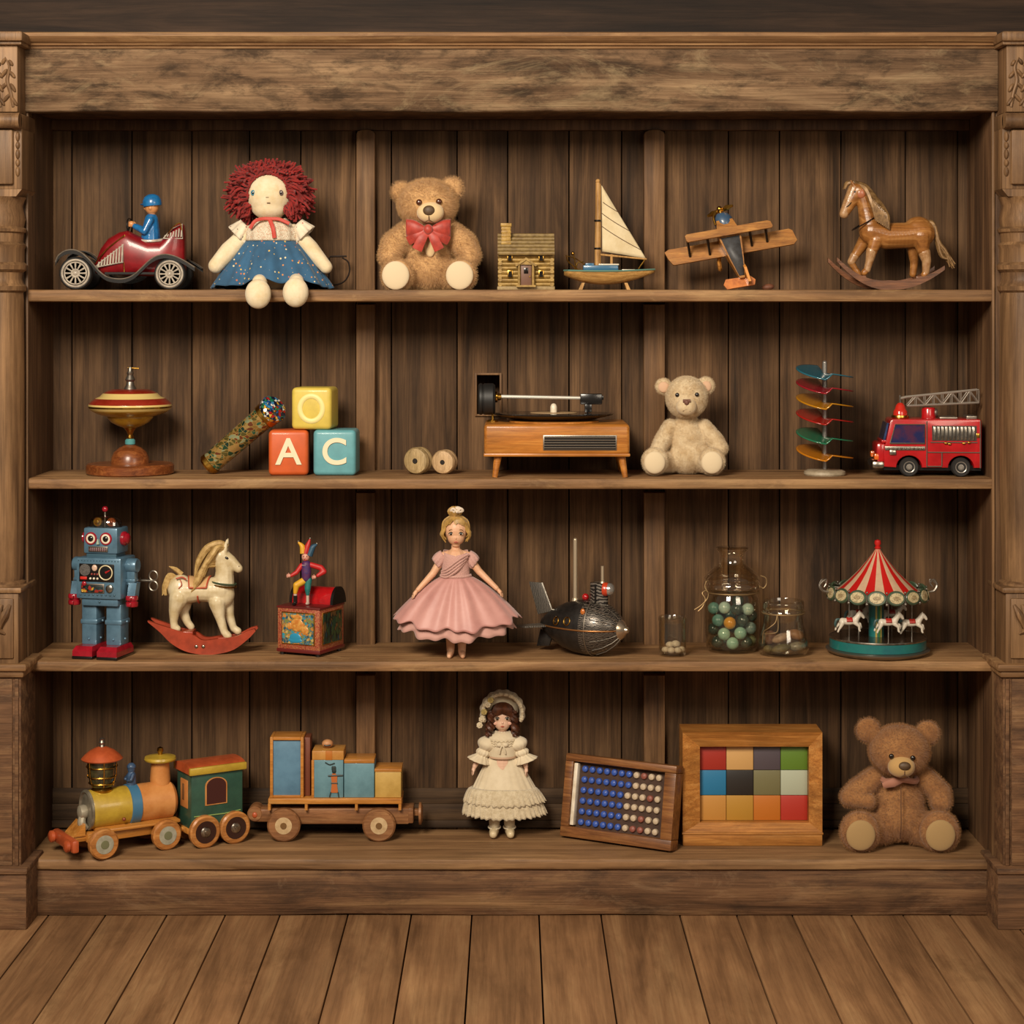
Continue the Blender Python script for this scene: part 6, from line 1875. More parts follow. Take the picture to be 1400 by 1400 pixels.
for it in range(120):                       # settle them so that they touch without running into each other
    for i_ in range(len(pos)):
        for j_ in range(i_):
            d_ = pos[i_] - pos[j_]
            if d_.length < 17.0:
                f_ = d_.normalized() * (17.0 - d_.length) * .5
                pos[i_] += f_; pos[j_] -= f_
    for n_i, v_ in enumerate(pos):
        if n_i < 17: v_.y += (mspec[n_i][2] - v_.y) * .15; v_.x += (mspec[n_i][0] - v_.x) * .15; v_.z += (mspec[n_i][1] - v_.z) * .15
        else: v_.y += .35
        rm_ = (26.2 if v_.z > 26 else 24.6)
        h_ = math.hypot(v_.x, v_.y)
        if h_ > rm_: v_.x *= rm_ / h_; v_.y *= rm_ / h_
        v_.z = max(13.6, v_.z)
protos = {}
for k_, (x, z, y, kd, lab) in enumerate(mspec):
    x, y, z = pos[k_]
    r = 8.5
    key = (kd, r)
    if key not in protos:
        m = M(); m.sph((0, 0, 0), r, 28, 18)
        o = part('marble', m, MAR[kd], None, sharp=None); protos[key] = o
    else:
        o = protos[key].copy(); COL.objects.link(o)
    o.location = j2.location + Vector((x, y, z)) * U
    back = lab == ''
    solo(o, lab or 'marble hidden behind the front marbles in the large jar', 'marble', 'marbles in the large jar' if not back else 'marbles at the back of the large jar')

j3 = jar('squat bulging glass jar holding tan stones, right of the large jar', 1071, .088, 893.5,
         [(.5, 0), (28, 0), (33, 3), (35, 9), (34, 18), (30, 32), (27.5, 42), (27, 54), (29, 56), (29, 60), (27.5, 62), (28.5, 64), (28, 73), (26.5, 74), (26, 73), (26, 60), (25.6, 54), (26.2, 42), (28.6, 32), (32.6, 18), (33.2, 9), (31, 5), (.5, 4)])
m = M(); m.tube([Vector((29 * math.cos(q), 29 * math.sin(q), 57.5)) for q in [2 * PI * i / 40 for i in range(40)]], .9, 6, closed=True); part('wire_band', m, WIRE, j3)
m = M(); m.tube(catmull([Vector((-12, -28, 58)), Vector((-15, -30, 48)), Vector((-24, -28, 40)), Vector((-30, -22, 34)), Vector((-31, -20, 18))], 5), .6, 6); m.tube(catmull([Vector((-12, -28, 58)), Vector((-11, -31, 46)), Vector((-13, -33, 36)), Vector((-22, -29, 33)), Vector((-29, -22, 32))], 5), .6, 6); part('wire_clasp', m, WIRE, j3)
STN = {'pink': pm('pinkish_stone', c('#b0937a'), .6, col2=c('#96785f'), vs=90), 'tan': pm('tan_stone', c('#9a6f48'), .5, col2=c('#805836'), vs=90), 'grey': pm('grey_stone', c('#8f8775'), .35, coat=.3, col2=c('#6f6858'), vs=90), 'brown': pm('brown_stone', c('#7a5540'), .7, col2=c('#5a3c2c'), vs=120), 'olive': pm('olive_stone', c('#6f6442'), .6, col2=c('#554c32'), vs=90)}
for x, y, z, r3, ry, kd, lab in ((-6, -17, 25, (12.5, 8, 6), -22, 'pink', 'pinkish oval stone in the middle of the squat jar'), (16, -8, 28, (11.5, 9, 7.5), 14, 'tan', 'tan round-topped stone uppermost on the right in the squat jar'),
                                (17, -16, 13.5, (12, 8, 6.5), -5, 'grey', 'shiny grey stone on the lower right in the squat jar'), (-5, -18, 11, (14, 8, 6), -12, 'olive', 'olive flat stone lowest at the front of the squat jar'),
                                (-19, -8, 24, (9, 8, 10), 0, 'brown', 'rough brown stone at the upper left in the squat jar'), (-22, -11, 9.5, (7, 7, 5), 0, 'olive', 'small olive stone at the lower left in the squat jar')):
    def bp(r3=r3, ry=ry):
        m = M(); m.sph((0, 0, 0), r3, 20, 14, mat=Rm('Y', ry)); return m
    inside('stone', lab, 'stone', 'stones in the squat jar', j3, x, y, z, bp, STN[kd])

# ---- tin carousel -------------------------------------------------------------------------------------------------
TEALP = pm('teal_tin', c('#1d6a66'), .3, coat=.4, col2=c('#1a5c60'), vs=30)
CREAMT = pm('cream_tin', c('#c8a888'), .4, coat=.3, col2=c('#b8977a'), vs=30)
CRED = pm('bright_red_tin', c('#b81c18'), .35, coat=.3)
t = thing('carousel', 'tin toy carousel with a red striped roof and white horses', 'toy carousel', 1200, 0.105, 3, 891)
m = M(); m.lathe([(60, 0), (66, 2), (70, 5), (70.5, 7), (66, 8.5), (64, 8.5)], n=64); ba = part('base_skirt', m, STEEL, t)
m = M(); m.lathe([(64, 8), (65.5, 9), (65, 22), (63, 23)], n=64); part('base_band', m, TEALP, t)
m = M(); m.tube([Vector((65 * math.cos(q), 65 * math.sin(q), 22.5)) for q in [2 * PI * i / 64 for i in range(64)]], 1.4, 6, closed=True); part('floor_rim', m, SILVER, t)
m = M(); m.lathe([(64, 20), (64, 23.4), (2, 23.6)], n=64); part('floor_plate', m, pm('dark_polished_floor', c('#2e2118'), .25, coat=.5), t)
m = M(); m.lathe([(10.5, 22), (10.5, 80), (8, 80)], (-2, 0, 0), 24); pi_ = part('pillar', m, TEALP, t)
m = M()
for k, (q0, mt) in enumerate(((-1.75, 0), (-1.35, 1), (-1.15, 0))):
    m.box(-2 + 10.6 * math.cos(q0) - 1.2, -2 + 10.6 * math.cos(q0) + 1.2, 10.6 * math.sin(q0) - .8, 10.6 * math.sin(q0) + .8, 23, 79, 0, mi=mt)
part('pillar_stripe', m, [pm('gold_stripe', c('#a89548'), .4), pm('green_stripe', c('#3f7a3a'), .4)], pi_)
# striped roof
m = M(); NS = 24
pr = [(55, 87), (50, 90.5), (38, 101), (26, 113), (14, 127.5), (6, 138), (3, 143)]
rings = [[Vector((r * math.cos(2 * PI * j / 96), r * math.sin(2 * PI * j / 96), z)) for j in range(96)] for r, z in pr]
m.rings(rings, caps=False)
m.m = [(j % 96 // 4) % 2 for i in range(len(pr) - 1) for j in range(96)]
m.add([(0, 0, 144)], [])
part('striped_roof', m, [CRED, CREAMT], t, sharp=50)
m = M(); m.lathe([(52, 86), (54, 87), (40, 88), (6, 88)], n=64); part('ceiling_plate', m, STEEL, t)
m = M(); m.lathe([(3.4, 142), (4.6, 144), (3, 146), (4.6, 150), (4, 154), (0, 155.5)], n=20); part('finial', m, CRED, t)
MED = pm('cream_medallion', c('#bfae86'), .45, col2=c('#8f8260'), vs=260, vthr=(.5, .58)); MOT = pm('brown_motif_paint', c('#7d6a4c'), .5, col2=c('#a8946c'), vs=420, vthr=(.46, .54)); MGR = pm('green_medallion_rim', c('#3c4d38'), .4, coat=.3)
for k in range(16):
    an_ = 2 * PI * (k + .5) / 16
    R_ = Matrix.Translation((0, 0, 83.5)) @ Matrix.Rotation(an_, 4, 'Z') @ Matrix.Translation((69 if False else 66, 0, 0)) @ Rm('Y', 78)
    m = M(); m.lathe([(11.8, -1.2), (13.2, 0), (11.8, 1.6)], (0, 0, 0), 28, mat=R_ @ Matrix.Diagonal((.78, 1, 1, 1))); rim_ = part('medallion', m, MGR, t)
    m = M(); m.lathe([(10.0, 1.2), (9.6, 2.4), (1, 2.6)], (0, 0, 0), 24, mat=R_ @ Matrix.Diagonal((.74, 1, 1, 1))); mf_ = part('medallion_face', m, MED, rim_)
    m = M(); m.lathe([(4.6, 2.3), (4.0, 3.1), (.5, 3.2)], (0, 0, 0), 16, mat=R_ @ Matrix.Diagonal((.62, 1.1, 1, 1))); part('painted_motif', m, MOT, mf_)
m = M()
for k in range(16):
    q = 2 * PI * k / 16
    m.sph((67.5 * math.cos(q), 67.5 * math.sin(q), 75.5), 2.3, 8, 6)
    m.cyl((67 * math.cos(q), 67 * math.sin(q), 76), (67 * math.cos(q), 67 * math.sin(q), 88), 1.2, n=6)
    m.sph((66.5 * math.cos(q), 66.5 * math.sin(q), 91), 1.6, 8, 6)
    q2 = 2 * PI * (k + 1) / 16
    m.tube([(66.5 * math.cos(q), 66.5 * math.sin(q), 78), (66.5 * math.cos(q2), 66.5 * math.sin(q2), 78)], 1.0, 6)
    m.tube([(52 * math.cos(q), 52 * math.sin(q), 87), (66.5 * math.cos(q), 66.5 * math.sin(q), 87)], 1.0, 6)
part('canopy_rim', m, STEEL, t)
for sd in (-1, 1):
    for qq in (.0, .16):
        m = M(); cx = sd * 74
        m.tube(catmull([Vector((sd * 66, -6 + 14 * qq, 84)), Vector((sd * 76, -6, 86)), Vector((sd * 80, -5, 94)), Vector((sd * (76 - 30 * qq), -4, 101)), Vector((sd * 71, -4, 96)), Vector((sd * 74, -5, 91))], 5), [1.6, 1.8, 1.4, 1.2, .8], 6)
        part('scroll', m, STEEL, t)
HW = pm('white_horse_enamel', c('#cdc3b2'), .35, coat=.3)
def little_horse():
    m = M()
    m.chain([Vector((-9, 0, 0)), Vector((0, 0, -.6)), Vector((8, 0, 1))], [5, 4.6, 5])
    m.chain([Vector((9, 0, 3)), Vector((13, 0, 8)), Vector((14.5, 0, 10.5))], [4.4, 3.2, 3.2])
    m.chain([Vector((14.5, 0, 10.5)), Vector((18, 0, 7.5)), Vector((19.5, 0, 5.2))], [3.2, 2.4, 1.9])
    m.cap(Vector((13.5, -1.6, 12)), Vector((13.8, -1.8, 15)), 1.2, .7)
    m.chain([Vector((8, -2.5, -2)), Vector((13, -3, -6)), Vector((13, -3, -11)), Vector((14, -3, -12.5))], [3, 2, 1.5, 1.5])
    m.chain([Vector((8, 2.5, -2)), Vector((15, 3, -4)), Vector((16.5, 3, -8.5)), Vector((15, 3, -10.5))], [3, 2, 1.5, 1.5])
    m.chain([Vector((-9, -2.5, -1)), Vector((-12, -3, -7)), Vector((-14.5, -3, -11)), Vector((-15.5, -3, -13.5))], [3.4, 2.2, 1.5, 1.5])
    m.chain([Vector((-9, 2.5, -1)), Vector((-14, 3, -5)), Vector((-17, 3, -8.5)), Vector((-18, 3, -11.5))], [3.4, 2.2, 1.5, 1.5])
    return m
hp0 = None
for (px_, py_, dy, sh) in ((1156, 843, -30, 0), (1207.5, 843, -38, 0), (1242, 846, -24, 0), (1180, 842, 34, 0), (1226, 842, 36, 0)):
    base_v = p(px_, py_, dy)
    if hp0 is None:
        m = little_horse(); h = part('carousel_horse', m, HW, t, remesh=.7, smooth=3); hp0 = h
        m = M()
        def sdl(u, v): 
            aa = (u - .5) * 3.0; return Vector((-4 + 8 * v, 5.4 * math.sin(aa), -.4 + 5.6 * math.cos(aa)))
        m.surf(sdl, 10, 5, loop=False); s1 = part('saddle', m, pm('red_saddle_enamel', c('#a82a20'), .4, coat=.3), h, solid=.8)
        m = M(); m.tube(catmull([Vector((-13, 0, 3)), Vector((-17, 0, 2)), Vector((-19, 0, -4)), Vector((-18, 0, -8))], 4), [1.4, 2, 1.8, .6], 6); s2 = part('tail', m, pm('dark_teal_tail', c('#2f4a48'), .5), h)
        m = M(); m.tube(catmull([Vector((14, 0, 14)), Vector((10.5, 0, 9)), Vector((7, 0, 4))], 4), [1, 1.7, .8], 6); s3 = part('mane', m, pm('grey_mane_enamel', c('#a89c88'), .5), h)
        hp0.location = base_v * U
        subs = (s1, s2, s3)
    else:
        h = hp0.copy(); COL.objects.link(h); h.parent = t; h.location = base_v * U
        for s_ in subs:
            k_ = s_.copy(); COL.objects.link(k_); k_.parent = h
    m = M(); m.cyl(base_v + Vector((0, 0, -16 if False else 23 - base_v.z)), Vector((base_v.x, base_v.y, 87)), 1.0, n=8); part('pole', m, SILVER, t)
# ================================================================ bottom shelf
OCH = wood('ochre_painted_wood', c('#a0642a'), c('#c08038'), c('#d29a55'), 'X', 4, .4, .08, .06, coat=.25, streak=.3)
PEACH = pm('peach_paint', c('#c98a4e'), .4, coat=.25, col2=c('#b8753a'), vs=25)
YEL = pm('yellow_paint', c('#b99a34'), .38, coat=.3, col2=c('#a3842a'), vs=25)
ORR = pm('orange_red_paint', c('#b5542c'), .42, coat=.25, col2=c('#9c4422'), vs=30)
GRN = pm('bottle_green_paint', c('#2c5142'), .4, coat=.3, col2=c('#234437'), vs=25)
WHWOOD = wood('wheel_wood', c('#8f5a2a'), c('#b5763c'), c('#cb9558'), 'X', 6, .45, .08, .06, coat=.2, streak=.3)
def wheel(m, x, y, z, r, w_):
    m.lathe([(r * .55, -w_), (r * .9, -w_), (r, -w_ * .6), (r, w_ * .6), (r * .9, w_), (r * .55, w_)], (x, y, z), 36, mat=Rm('X', 90))

# ---- locomotive -----------------------------------------------------------------------
t = thing('toy_locomotive', 'yellow and peach wooden toy locomotive with a red capped lantern chimney', 'toy train', 172, 0.083, 4, 1161, rot=32)
m = M(); m.box(-62, 66, -22, 22, 20, 33, 2); m.box(-50, 68, -30, 30, 33, 38, 2)
m.box(-82, -58, -16, 16, 22, 31, 2)
ch = part('chassis', m, OCH, t)
m = M(); m.box(-90, -80, -40, 40, 14, 31, 3); bu = part('buffer_beam', m, ORR, t)
for yy in (-30, 30):
    m = M(); m.lathe([(6.5, 0), (8, 2), (8, 6), (5, 8)], (-90, yy, 23), 18, mat=Rm('Y', -90)); part('buffer', m, ORR, bu)
m = M(); m.prism([(-64, 30), (-64, 46), (-80, 30)], -18, 18); part('front_wedge', m, OCH, t)
m = M(); m.lathe([(25, -54), (26, -52), (26, 0), (25, 1)], (0, 0, 60), 48, mat=Rm('Y', 90)); bo = part('boiler', m, YEL, t)
m = M(); m.lathe([(25.5, 0), (27.5, 1), (27.5, 14), (25.5, 15)], (0, 0, 60), 48, mat=Rm('Y', 90)); part('blue_band', m, pm('blue_band_paint', c('#3f6f8f'), .35, coat=.3), bo)
m = M(); m.lathe([(25, 14), (26, 15), (26, 62), (22, 67), (12, 70)], (0, 0, 60), 48, mat=Rm('Y', 90)); part('rear_boiler', m, PEACH, bo)
m = M(); m.lathe([(25, 53), (27, 54), (27, 57), (24, 58), (22, 55.5), (8, 57), (1, 57.5)], (0, 0, 60), 48, mat=Rm('Y', -90)); sm_ = part('smokebox_door', m, pm('silver_grey_tin', c('#8f8776'), .35, metal=.4, col2=c('#6f6656'), vs=40), bo)
m = M(); m.lathe([(9, 57), (10, 60), (9, 66), (4, 68)], (0, 0, 58), 24, mat=Rm('Y', -90)); m.tube(catmull([Vector((-62, -2, 54)), Vector((-64, -4, 44)), Vector((-58, -6, 36))], 4), [5, 6, 4], 10); part('door_knob', m, pm('grey_knob', c('#a39a86'), .4, metal=.3), sm_)
m = M(); m.sph((-12, -24.5, 47), 2.6, 10, 8); part('stud', m, pm('copper_stud', c('#8a4a30'), .4, metal=.4), bo)
# lantern chimney
m = M(); m.lathe([(14, 83), (15, 86), (12, 89), (9, 91)], (-34, 0, 0), 28); lc = part('lantern_foot', m, BRASS, t)
m = M(); m.lathe([(14, 90), (17, 96), (19, 108), (20, 126), (18, 128), (3, 128)], (-34, 0, 0), 28); part('lantern_glass', m, pm('dark_lantern_glass', c('#27271c'), .12, coat=.8, col2=c('#4a4428'), vs=60), lc)
m = M()
for z, r in ((95, 17.6), (104, 19.4), (117, 20.6)):
    m.tube([Vector((-34 + r * math.cos(q), r * math.sin(q), z)) for q in [2 * PI * i / 32 for i in range(32)]], 1.0, 6, closed=True)
for k in range(6):
    q = 2 * PI * k / 6 + .3
    m.tube([Vector((-34 + 16 * math.cos(q), 16 * math.sin(q), 91)), Vector((-34 + 20 * math.cos(q), 20 * math.sin(q), 106)), Vector((-34 + 21 * math.cos(q), 21 * math.sin(q), 127))], .9, 6)
part('lantern_cage', m, BRASS, lc)
m = M(); m.lathe([(27, 126), (28, 127.5), (24, 132), (17, 138), (9, 142), (4, 143.5), (.5, 144)], (-34, 0, 0), 36); part('lantern_cap', m, ORR, lc)
m = M(); m.lathe([(4, 143), (3, 146), (4.5, 149), (3, 152), (4, 154), (0, 156)], (-34, 0, 0), 16); part('cap_finial', m, STEEL, lc)
m = M(); m.lathe([(13.5, 82), (14, 90), (12.5, 110), (13, 114)], (50, 0, 0), 32); fu = part('funnel', m, PEACH, t)
m = M(); m.lathe([(13, 113), (21, 115), (22, 117), (21, 120), (10, 122), (3, 123)], (50, 0, 0), 36); part('funnel_cap', m, YEL, fu)
m = M(); m.lathe([(3, 122), (3, 125), (4.5, 128), (4, 132), (0, 134)], (50, 0, 0), 16); part('funnel_knob', m, BRASS, fu)
BLUEF = pm('blue_figure_paint', c('#3c5474'), .45, coat=.2, col2=c('#2e4058'), vs=80)
m = M(); m.chain([Vector((8, 0, 86)), Vector((8, 0, 98)), Vector((8, 0, 104))], [7, 6.5, 4]); m.sph((8, 0, 108), 5.5, 14, 10); m.lathe([(6.5, 110), (6, 113), (3, 116), (0, 116.5)], (8, 0, 0), 14)
m.chain([Vector((8, -6, 101)), Vector((4, -9, 95)), Vector((1, -5, 94))], [2.6, 2.4, 2]); m.chain([Vector((8, 6, 101)), Vector((4, 9, 95)), Vector((1, 5, 94))], [2.6, 2.4, 2])
part('driver_figure', m, BLUEF, t, remesh=.8, smooth=3)
for x in (-45, 45):
    for sd in (-1, 1):
        r = 20.5
        m = M(); wheel(m, x, sd * 34, r, r, 6); wh = part('wheel', m, WHWOOD, t)
        m = M(); m.lathe([(12, 4), (12.5, 6.6), (6, 7), (1, 7)], (x, sd * 34, r), 28, mat=Rm('X', 90 * (1 if sd < 0 else -1))); hb = part('hub', m, pm('grey_white_hub', c('#a09c8a'), .4, col2=c('#8a8674'), vs=60), wh)
        m = M(); m.lathe([(6, 6.8), (5.5, 7.6), (1, 7.8)], (x, sd * 34, r), 20, mat=Rm('X', 90 * (1 if sd < 0 else -1))); part('hub_centre', m, pm('dull_green_hub', c('#6a6a4c'), .5), hb)
m = M()
for x in (-45, 45): m.cyl((x, -33, 20.5), (x, 33, 20.5), 3, n=10)
part('axle', m, STEEL, t)

# ---- coach ---------------------------------------------------------------------------------
t = thing('toy_coach', 'green wooden toy train coach with a yellow and orange roof', 'toy train coach', 287, 0.146, 4, 1150, rot=32)
m = M(); m.box(-38, 38, -25, 25, 22, 102, 2.5); co = part('coach_body', m, GRN, t)
m = M(); arc = [(-28, 100), (28, 100), (28, 106)] + [(28 * math.cos(q), 106 + 7 * math.sin(q)) for q in [PI * i / 10 for i in range(1, 10)]] + [(-28, 106)]
m.prism([(x, z) for x, z in arc], -41, 41, mat=Rm('Z', 90)); part('roof', m, ORR, t)
m = M(); m.box(-41.5, 42, -29.5, -24, 99, 109, 1.5); m.box(-41.5, 42, 24, 29.5, 99, 109, 1.5); part('roof_edge', m, YEL, t)
m = M()
aw = [(-16, 56), (16, 56), (16, 82)] + [(16 * math.cos(q), 82 + 11 * math.sin(q)) for q in [PI * i / 10 for i in range(1, 10)]] + [(-16, 82)]
m.prism([(x - 2, z) for x, z in aw], -26.2, -24); wf = part('window_frame', m, PEACH, co)
m = M(); m.prism([(x * .88 - 2, 57.6 + (z - 56) * .93) for x, z in aw], -26.8, -25); part('pane', m, pm('dark_plum_pane', c('#3f1f1e'), .2, coat=.4), wf)
m = M(); m.box(-39.2, -37, -14, 10, 52, 90, .8); ff = part('front_window_frame', m, PEACH, co)
m = M(); m.box(-39.8, -38, -4, 2, 62, 84, .5); part('slit_pane', m, pm('brown_slit', c('#6a4a2c'), .4), ff)
m = M(); m.tube([(-34, -25.6, 43), (10, -25.6, 42), (34, -25.6, 44)], .7, 5); part('painted_line', m, pm('green_gold_line', c('#8aa05a'), .5), co)
for x in (-20, 24):
    for sd in (-1, 1):
        r = 22
        m = M(); wheel(m, x, sd * 28, r, r, 5); wh = part('wheel', m, WHWOOD, t)
        m = M(); m.lathe([(15, 3), (15, 5.4), (1, 5.1)], (x, sd * 28, r), 28, mat=Rm('X', 90 * (1 if sd < 0 else -1))); hb = part('hub', m, pm('dark_plum_hub', c('#2e1712'), .3, coat=.4), wh)
        m = M(); m.lathe([(7.5, 5), (6, 6.7), (3, 7.1), (2.6, 8.5), (0, 8.5)], (x, sd * 28, r), 20, mat=Rm('X', 90 * (1 if sd < 0 else -1))); part('hub_boss', m, SILVER, hb)
m = M(); m.box(-40, 46, -18, 18, 18, 26, 1.5); m.cyl((-40, 0, 22), (-42, 0, 22), 3, n=10)
for x in (-20, 24): m.cyl((x, -30, 22), (x, 30, 22), 3, n=10)
part('underframe', m, OCH, t)

# ---- flat wagon ---------------------------------------------------------------------------------
WAG = wood('brown_wagon_wood', c('#6a4428'), c('#8a5d3a'), c('#a3774f'), 'X', 5, .5, .1, .06, coat=.15, streak=.3)
t = thing('toy_wagon', 'brown wooden flat wagon carrying blue and yellow boxes, end of the train', 'toy train wagon', 458, 0.184, 4, 1148)
def Y(y): return 1148 - y
m = M(); m.box(p(372, 0).x, p(560, 0).x, -16, 16, Y(1127), Y(1105.5), 2); m.box(p(346, 0).x, p(374, 0).x, -13, 13, Y(1125), Y(1107), 3); m.box(p(558, 0).x, p(566, 0).x, -16, 16, Y(1126), Y(1105), 2)
wb = part('wagon_bed', m, WAG, t)
m = M(); m.lathe([(9, -14), (10.5, -12), (10.5, 12), (9, 14)], p(350, 1114, 0), 24, mat=Rm('X', 90)); part('coupling_peg', m, WAG, t)
m = M(); m.sph(p(350, 1115, -14), (3.5, 2, 4), 10, 8); part('peg_stud', m, ORR, t)
m = M(); m.box(p(566, 0).x, p(573, 0).x, -6, 6, Y(1118), Y(1110), 1); m.lathe([(15, 0), (15, 3), (10, 5)], p(573, 1116, 0), 24, mat=Rm('Y', 90)); part('end_buffer', m, WAG, t)
m = M(); m.box(p(369.5, 0).x, p(550.5, 0).x, -25, 25, Y(1097.5), Y(1090), 1.2)
for x in (371, 421, 489, 548): m.box(p(x, 0).x - 1.8, p(x, 0).x + 1.8, -24, 24, Y(1106), Y(1097))
dk = part('deck', m, OCH, t)
for x in (391, 520):
    for sd in (-1, 1):
        r = 22.5
        m = M(); wheel(m, p(x, 0).x, sd * 24, r, r, 6); wh = part('wheel', m, WAG, t)
        m = M(); m.lathe([(11, 4), (11.5, 6.4), (5, 6.8), (1, 6.8)], (p(x, 0).x, sd * 24, r), 28, mat=Rm('X', 90 * (1 if sd < 0 else -1))); hb = part('hub', m, pm('cream_hub', c('#c2a77e'), .45, col2=c('#ad9068'), vs=60), wh)
        m = M(); m.lathe([(4.5, 6.5), (4, 8), (0, 8)], (p(x, 0).x, sd * 24, r), 16, mat=Rm('X', 90 * (1 if sd < 0 else -1))); part('hub_pin', m, pm('brass_brown_pin', c('#7a5a34'), .4, metal=.3), hb)
m = M()
for x in (391, 520): m.cyl((p(x, 0).x, -28, 22.5), (p(x, 0).x, 28, 22.5), 3, n=10)
part('axle', m, WAG, t)
wagU = U; wz = Y(1090) * U
def cargo(name, label, cat, x0, x1, ytop, fn, grp=None, d=20, ybase=1090):
    global PX0, BASE, U
    o = thing(name, label, cat, (x0 + x1) / 2, 0.184, 4, ybase, 0, grp, (Y_deck(ybase)) )
    fn((x1 - x0) / 2, ybase - ytop, o, d)
    return o
def Y_deck(y): return (1148 - y) * S * (D + .184) / D + .0003
BLU = pm('slate_blue_paint', c('#648c98'), .45, coat=.15, col2=c('#557c88'), vs=25)
def tall(hw, h, o, d):
    m = M(); m.box(-hw + 2, hw - 2, -d + 3, d, 2, h - 2, .8); part('blue_panel', m, pm('dusty_blue_panel', c('#5a829c'), .5, col2=c('#4c728c'), vs=20), o)
    m = M(); k = 4.2
    m.box(-hw, -hw + k, -d, d, 0, h, .8); m.box(hw - k, hw, -d, d, 0, h, .8); m.box(-hw + k, hw - k, -d, d, h - k, h, .6); m.box(-hw + k, hw - k, -d, d, 0, 3, .6); part('frame', m, OCH, o)
    m = M(); m.box(hw + .2, hw + 8, -d + 10, d, 0, h * .97, .8); part('side_flap', m, pm('red_brown_flap', c('#6f3a24'), .5), o)
cargo('toy_box', 'tall narrow box with a dusty blue panel in a wooden frame, first on the wagon', 'toy box', 371.4, 417, 1008, tall, 'boxes on the wagon')
def blue2(hw, h, o, d):
    m = M(); m.box(-hw, hw, -d, d, 0, h, 1); part('box', m, BLU, o)
    m = M(); m.tube([(hw - 45, -d - .8, 2), (hw - 45, -d - .8, h)], .1, 4); m = M()
    m.box(-hw - 1.2, -hw + 2.5, -d - 1, d + 1, 0, h, .5); part('edge_strip', m, OCH, o)
    fx = 8.5
    ORC = pm('orange_coat_paint', c('#b0602c'), .5); DK = pm('dark_painted_line', c('#22302f'), .5)
    yy = -d - .7
    m = M(); m.prism([(fx - 4.5, 7), (fx + 5.5, 7), (fx + 4, 19), (fx + 4.5, 30), (fx + 2, 33), (fx - 2.5, 33), (fx - 4, 28), (fx - 3, 19)], yy - .6, yy + .7); pf = part('painted_soldier', m, ORC, o)
    m = M(); m.sph((fx, yy, 36.5), (3, 1, 3.6), 12, 8); m.lathe([(3, 0), (3, 4), (2, 5)], (fx - .3, yy, 38), 12, sy=.3); part('painted_head', m, DK, pf)
    m = M(); m.tube([(fx - 8, yy - .4, 30), (fx + 12, yy - .4, 30.6)], 1.1, 6); m.tube([(fx - 4, yy - .6, 20), (fx + 5, yy - .6, 20)], .9, 6); m.tube([(fx - 6, yy - .4, 1), (fx - 4.2, yy - .4, 8)], .8, 5); m.tube([(fx + 6.5, yy - .4, 1), (fx + 5.4, yy - .4, 8)], .8, 5); m.tube(catmull([Vector((fx - 12, yy - .2, 48)), Vector((fx - 6, yy - .2, 45)), Vector((fx + 1, yy - .2, 47))], 4), .8, 5); part('painted_rifle', m, DK, pf)
b2 = cargo('toy_box', 'blue box with a painted orange soldier, second on the wagon', 'toy box', 429, 471, 1039, blue2, 'boxes on the wagon')
def slab_(hw, h, o, d):
    m = M(); m.box(-hw, hw, -d, d, 0, h, 1); part('slab', m, pm('orange_wood_paint', c('#c08a44'), .45, coat=.15, col2=c('#ad7430'), vs=25), o)
    m = M(); m.box(-3, 6, -d - .6, -d + 1, 0, h, .3); part('darker_band', m, pm('deep_orange_band', c('#b26a22'), .45), o)
cargo('toy_block', 'flat orange wooden block lying on the soldier box', 'toy block', 428.5, 471.5, 1026.5, slab_, None, 20, 1039)
def ball(hw, h, o, d):
    m = M(); m.sph((0, 0, h / 2), (hw, hw * .9, h / 2), 20, 14); b_ = part('ball', m, pm('peach_ball_paint', c('#c08a5c'), .5, col2=c('#a87048'), vs=40), o)
    m = M(); m.tube(catmull([Vector((-4, -hw * .88, h * .42)), Vector((0, -hw * .93, h * .36)), Vector((5, -hw * .85, h * .44))], 4), 1.1, 6); part('painted_mouth', m, BLACK, b_)
cargo('toy_ball', 'small peach coloured ball with a dark mark, on the flat orange block', 'toy ball', 440, 455.5, 1015, ball, None, 8, 1026.5)
def blue3(hw, h, o, d):
    m = M(); m.box(-hw, hw, -d, d, 0, h - 5, 1); part('box', m, BLU, o)
    m = M(); m.box(-hw, hw, -d, d, h - 5, h, .8); part('lid', m, OCH, o)
cargo('toy_box', 'plain blue box with an orange lid, third on the wagon', 'toy box', 472, 513, 1038.5, blue3, 'boxes on the wagon')
def yel4(hw, h, o, d):
    m = M(); m.box(-hw, hw, -d, d, 0, h - 4, 1); part('box', m, pm('straw_yellow_paint', c('#bf9c52'), .5, coat=.1, col2=c('#ad8a42'), vs=25), o)
    m = M(); m.box(-hw - .6, hw + .6, -d - .6, d + .6, h - 4, h, .8); part('lid', m, OCH, o)
cargo('toy_box', 'low straw yellow box at the right end of the wagon', 'toy box', 514, 549.5, 1051, yel4, 'boxes on the wagon')

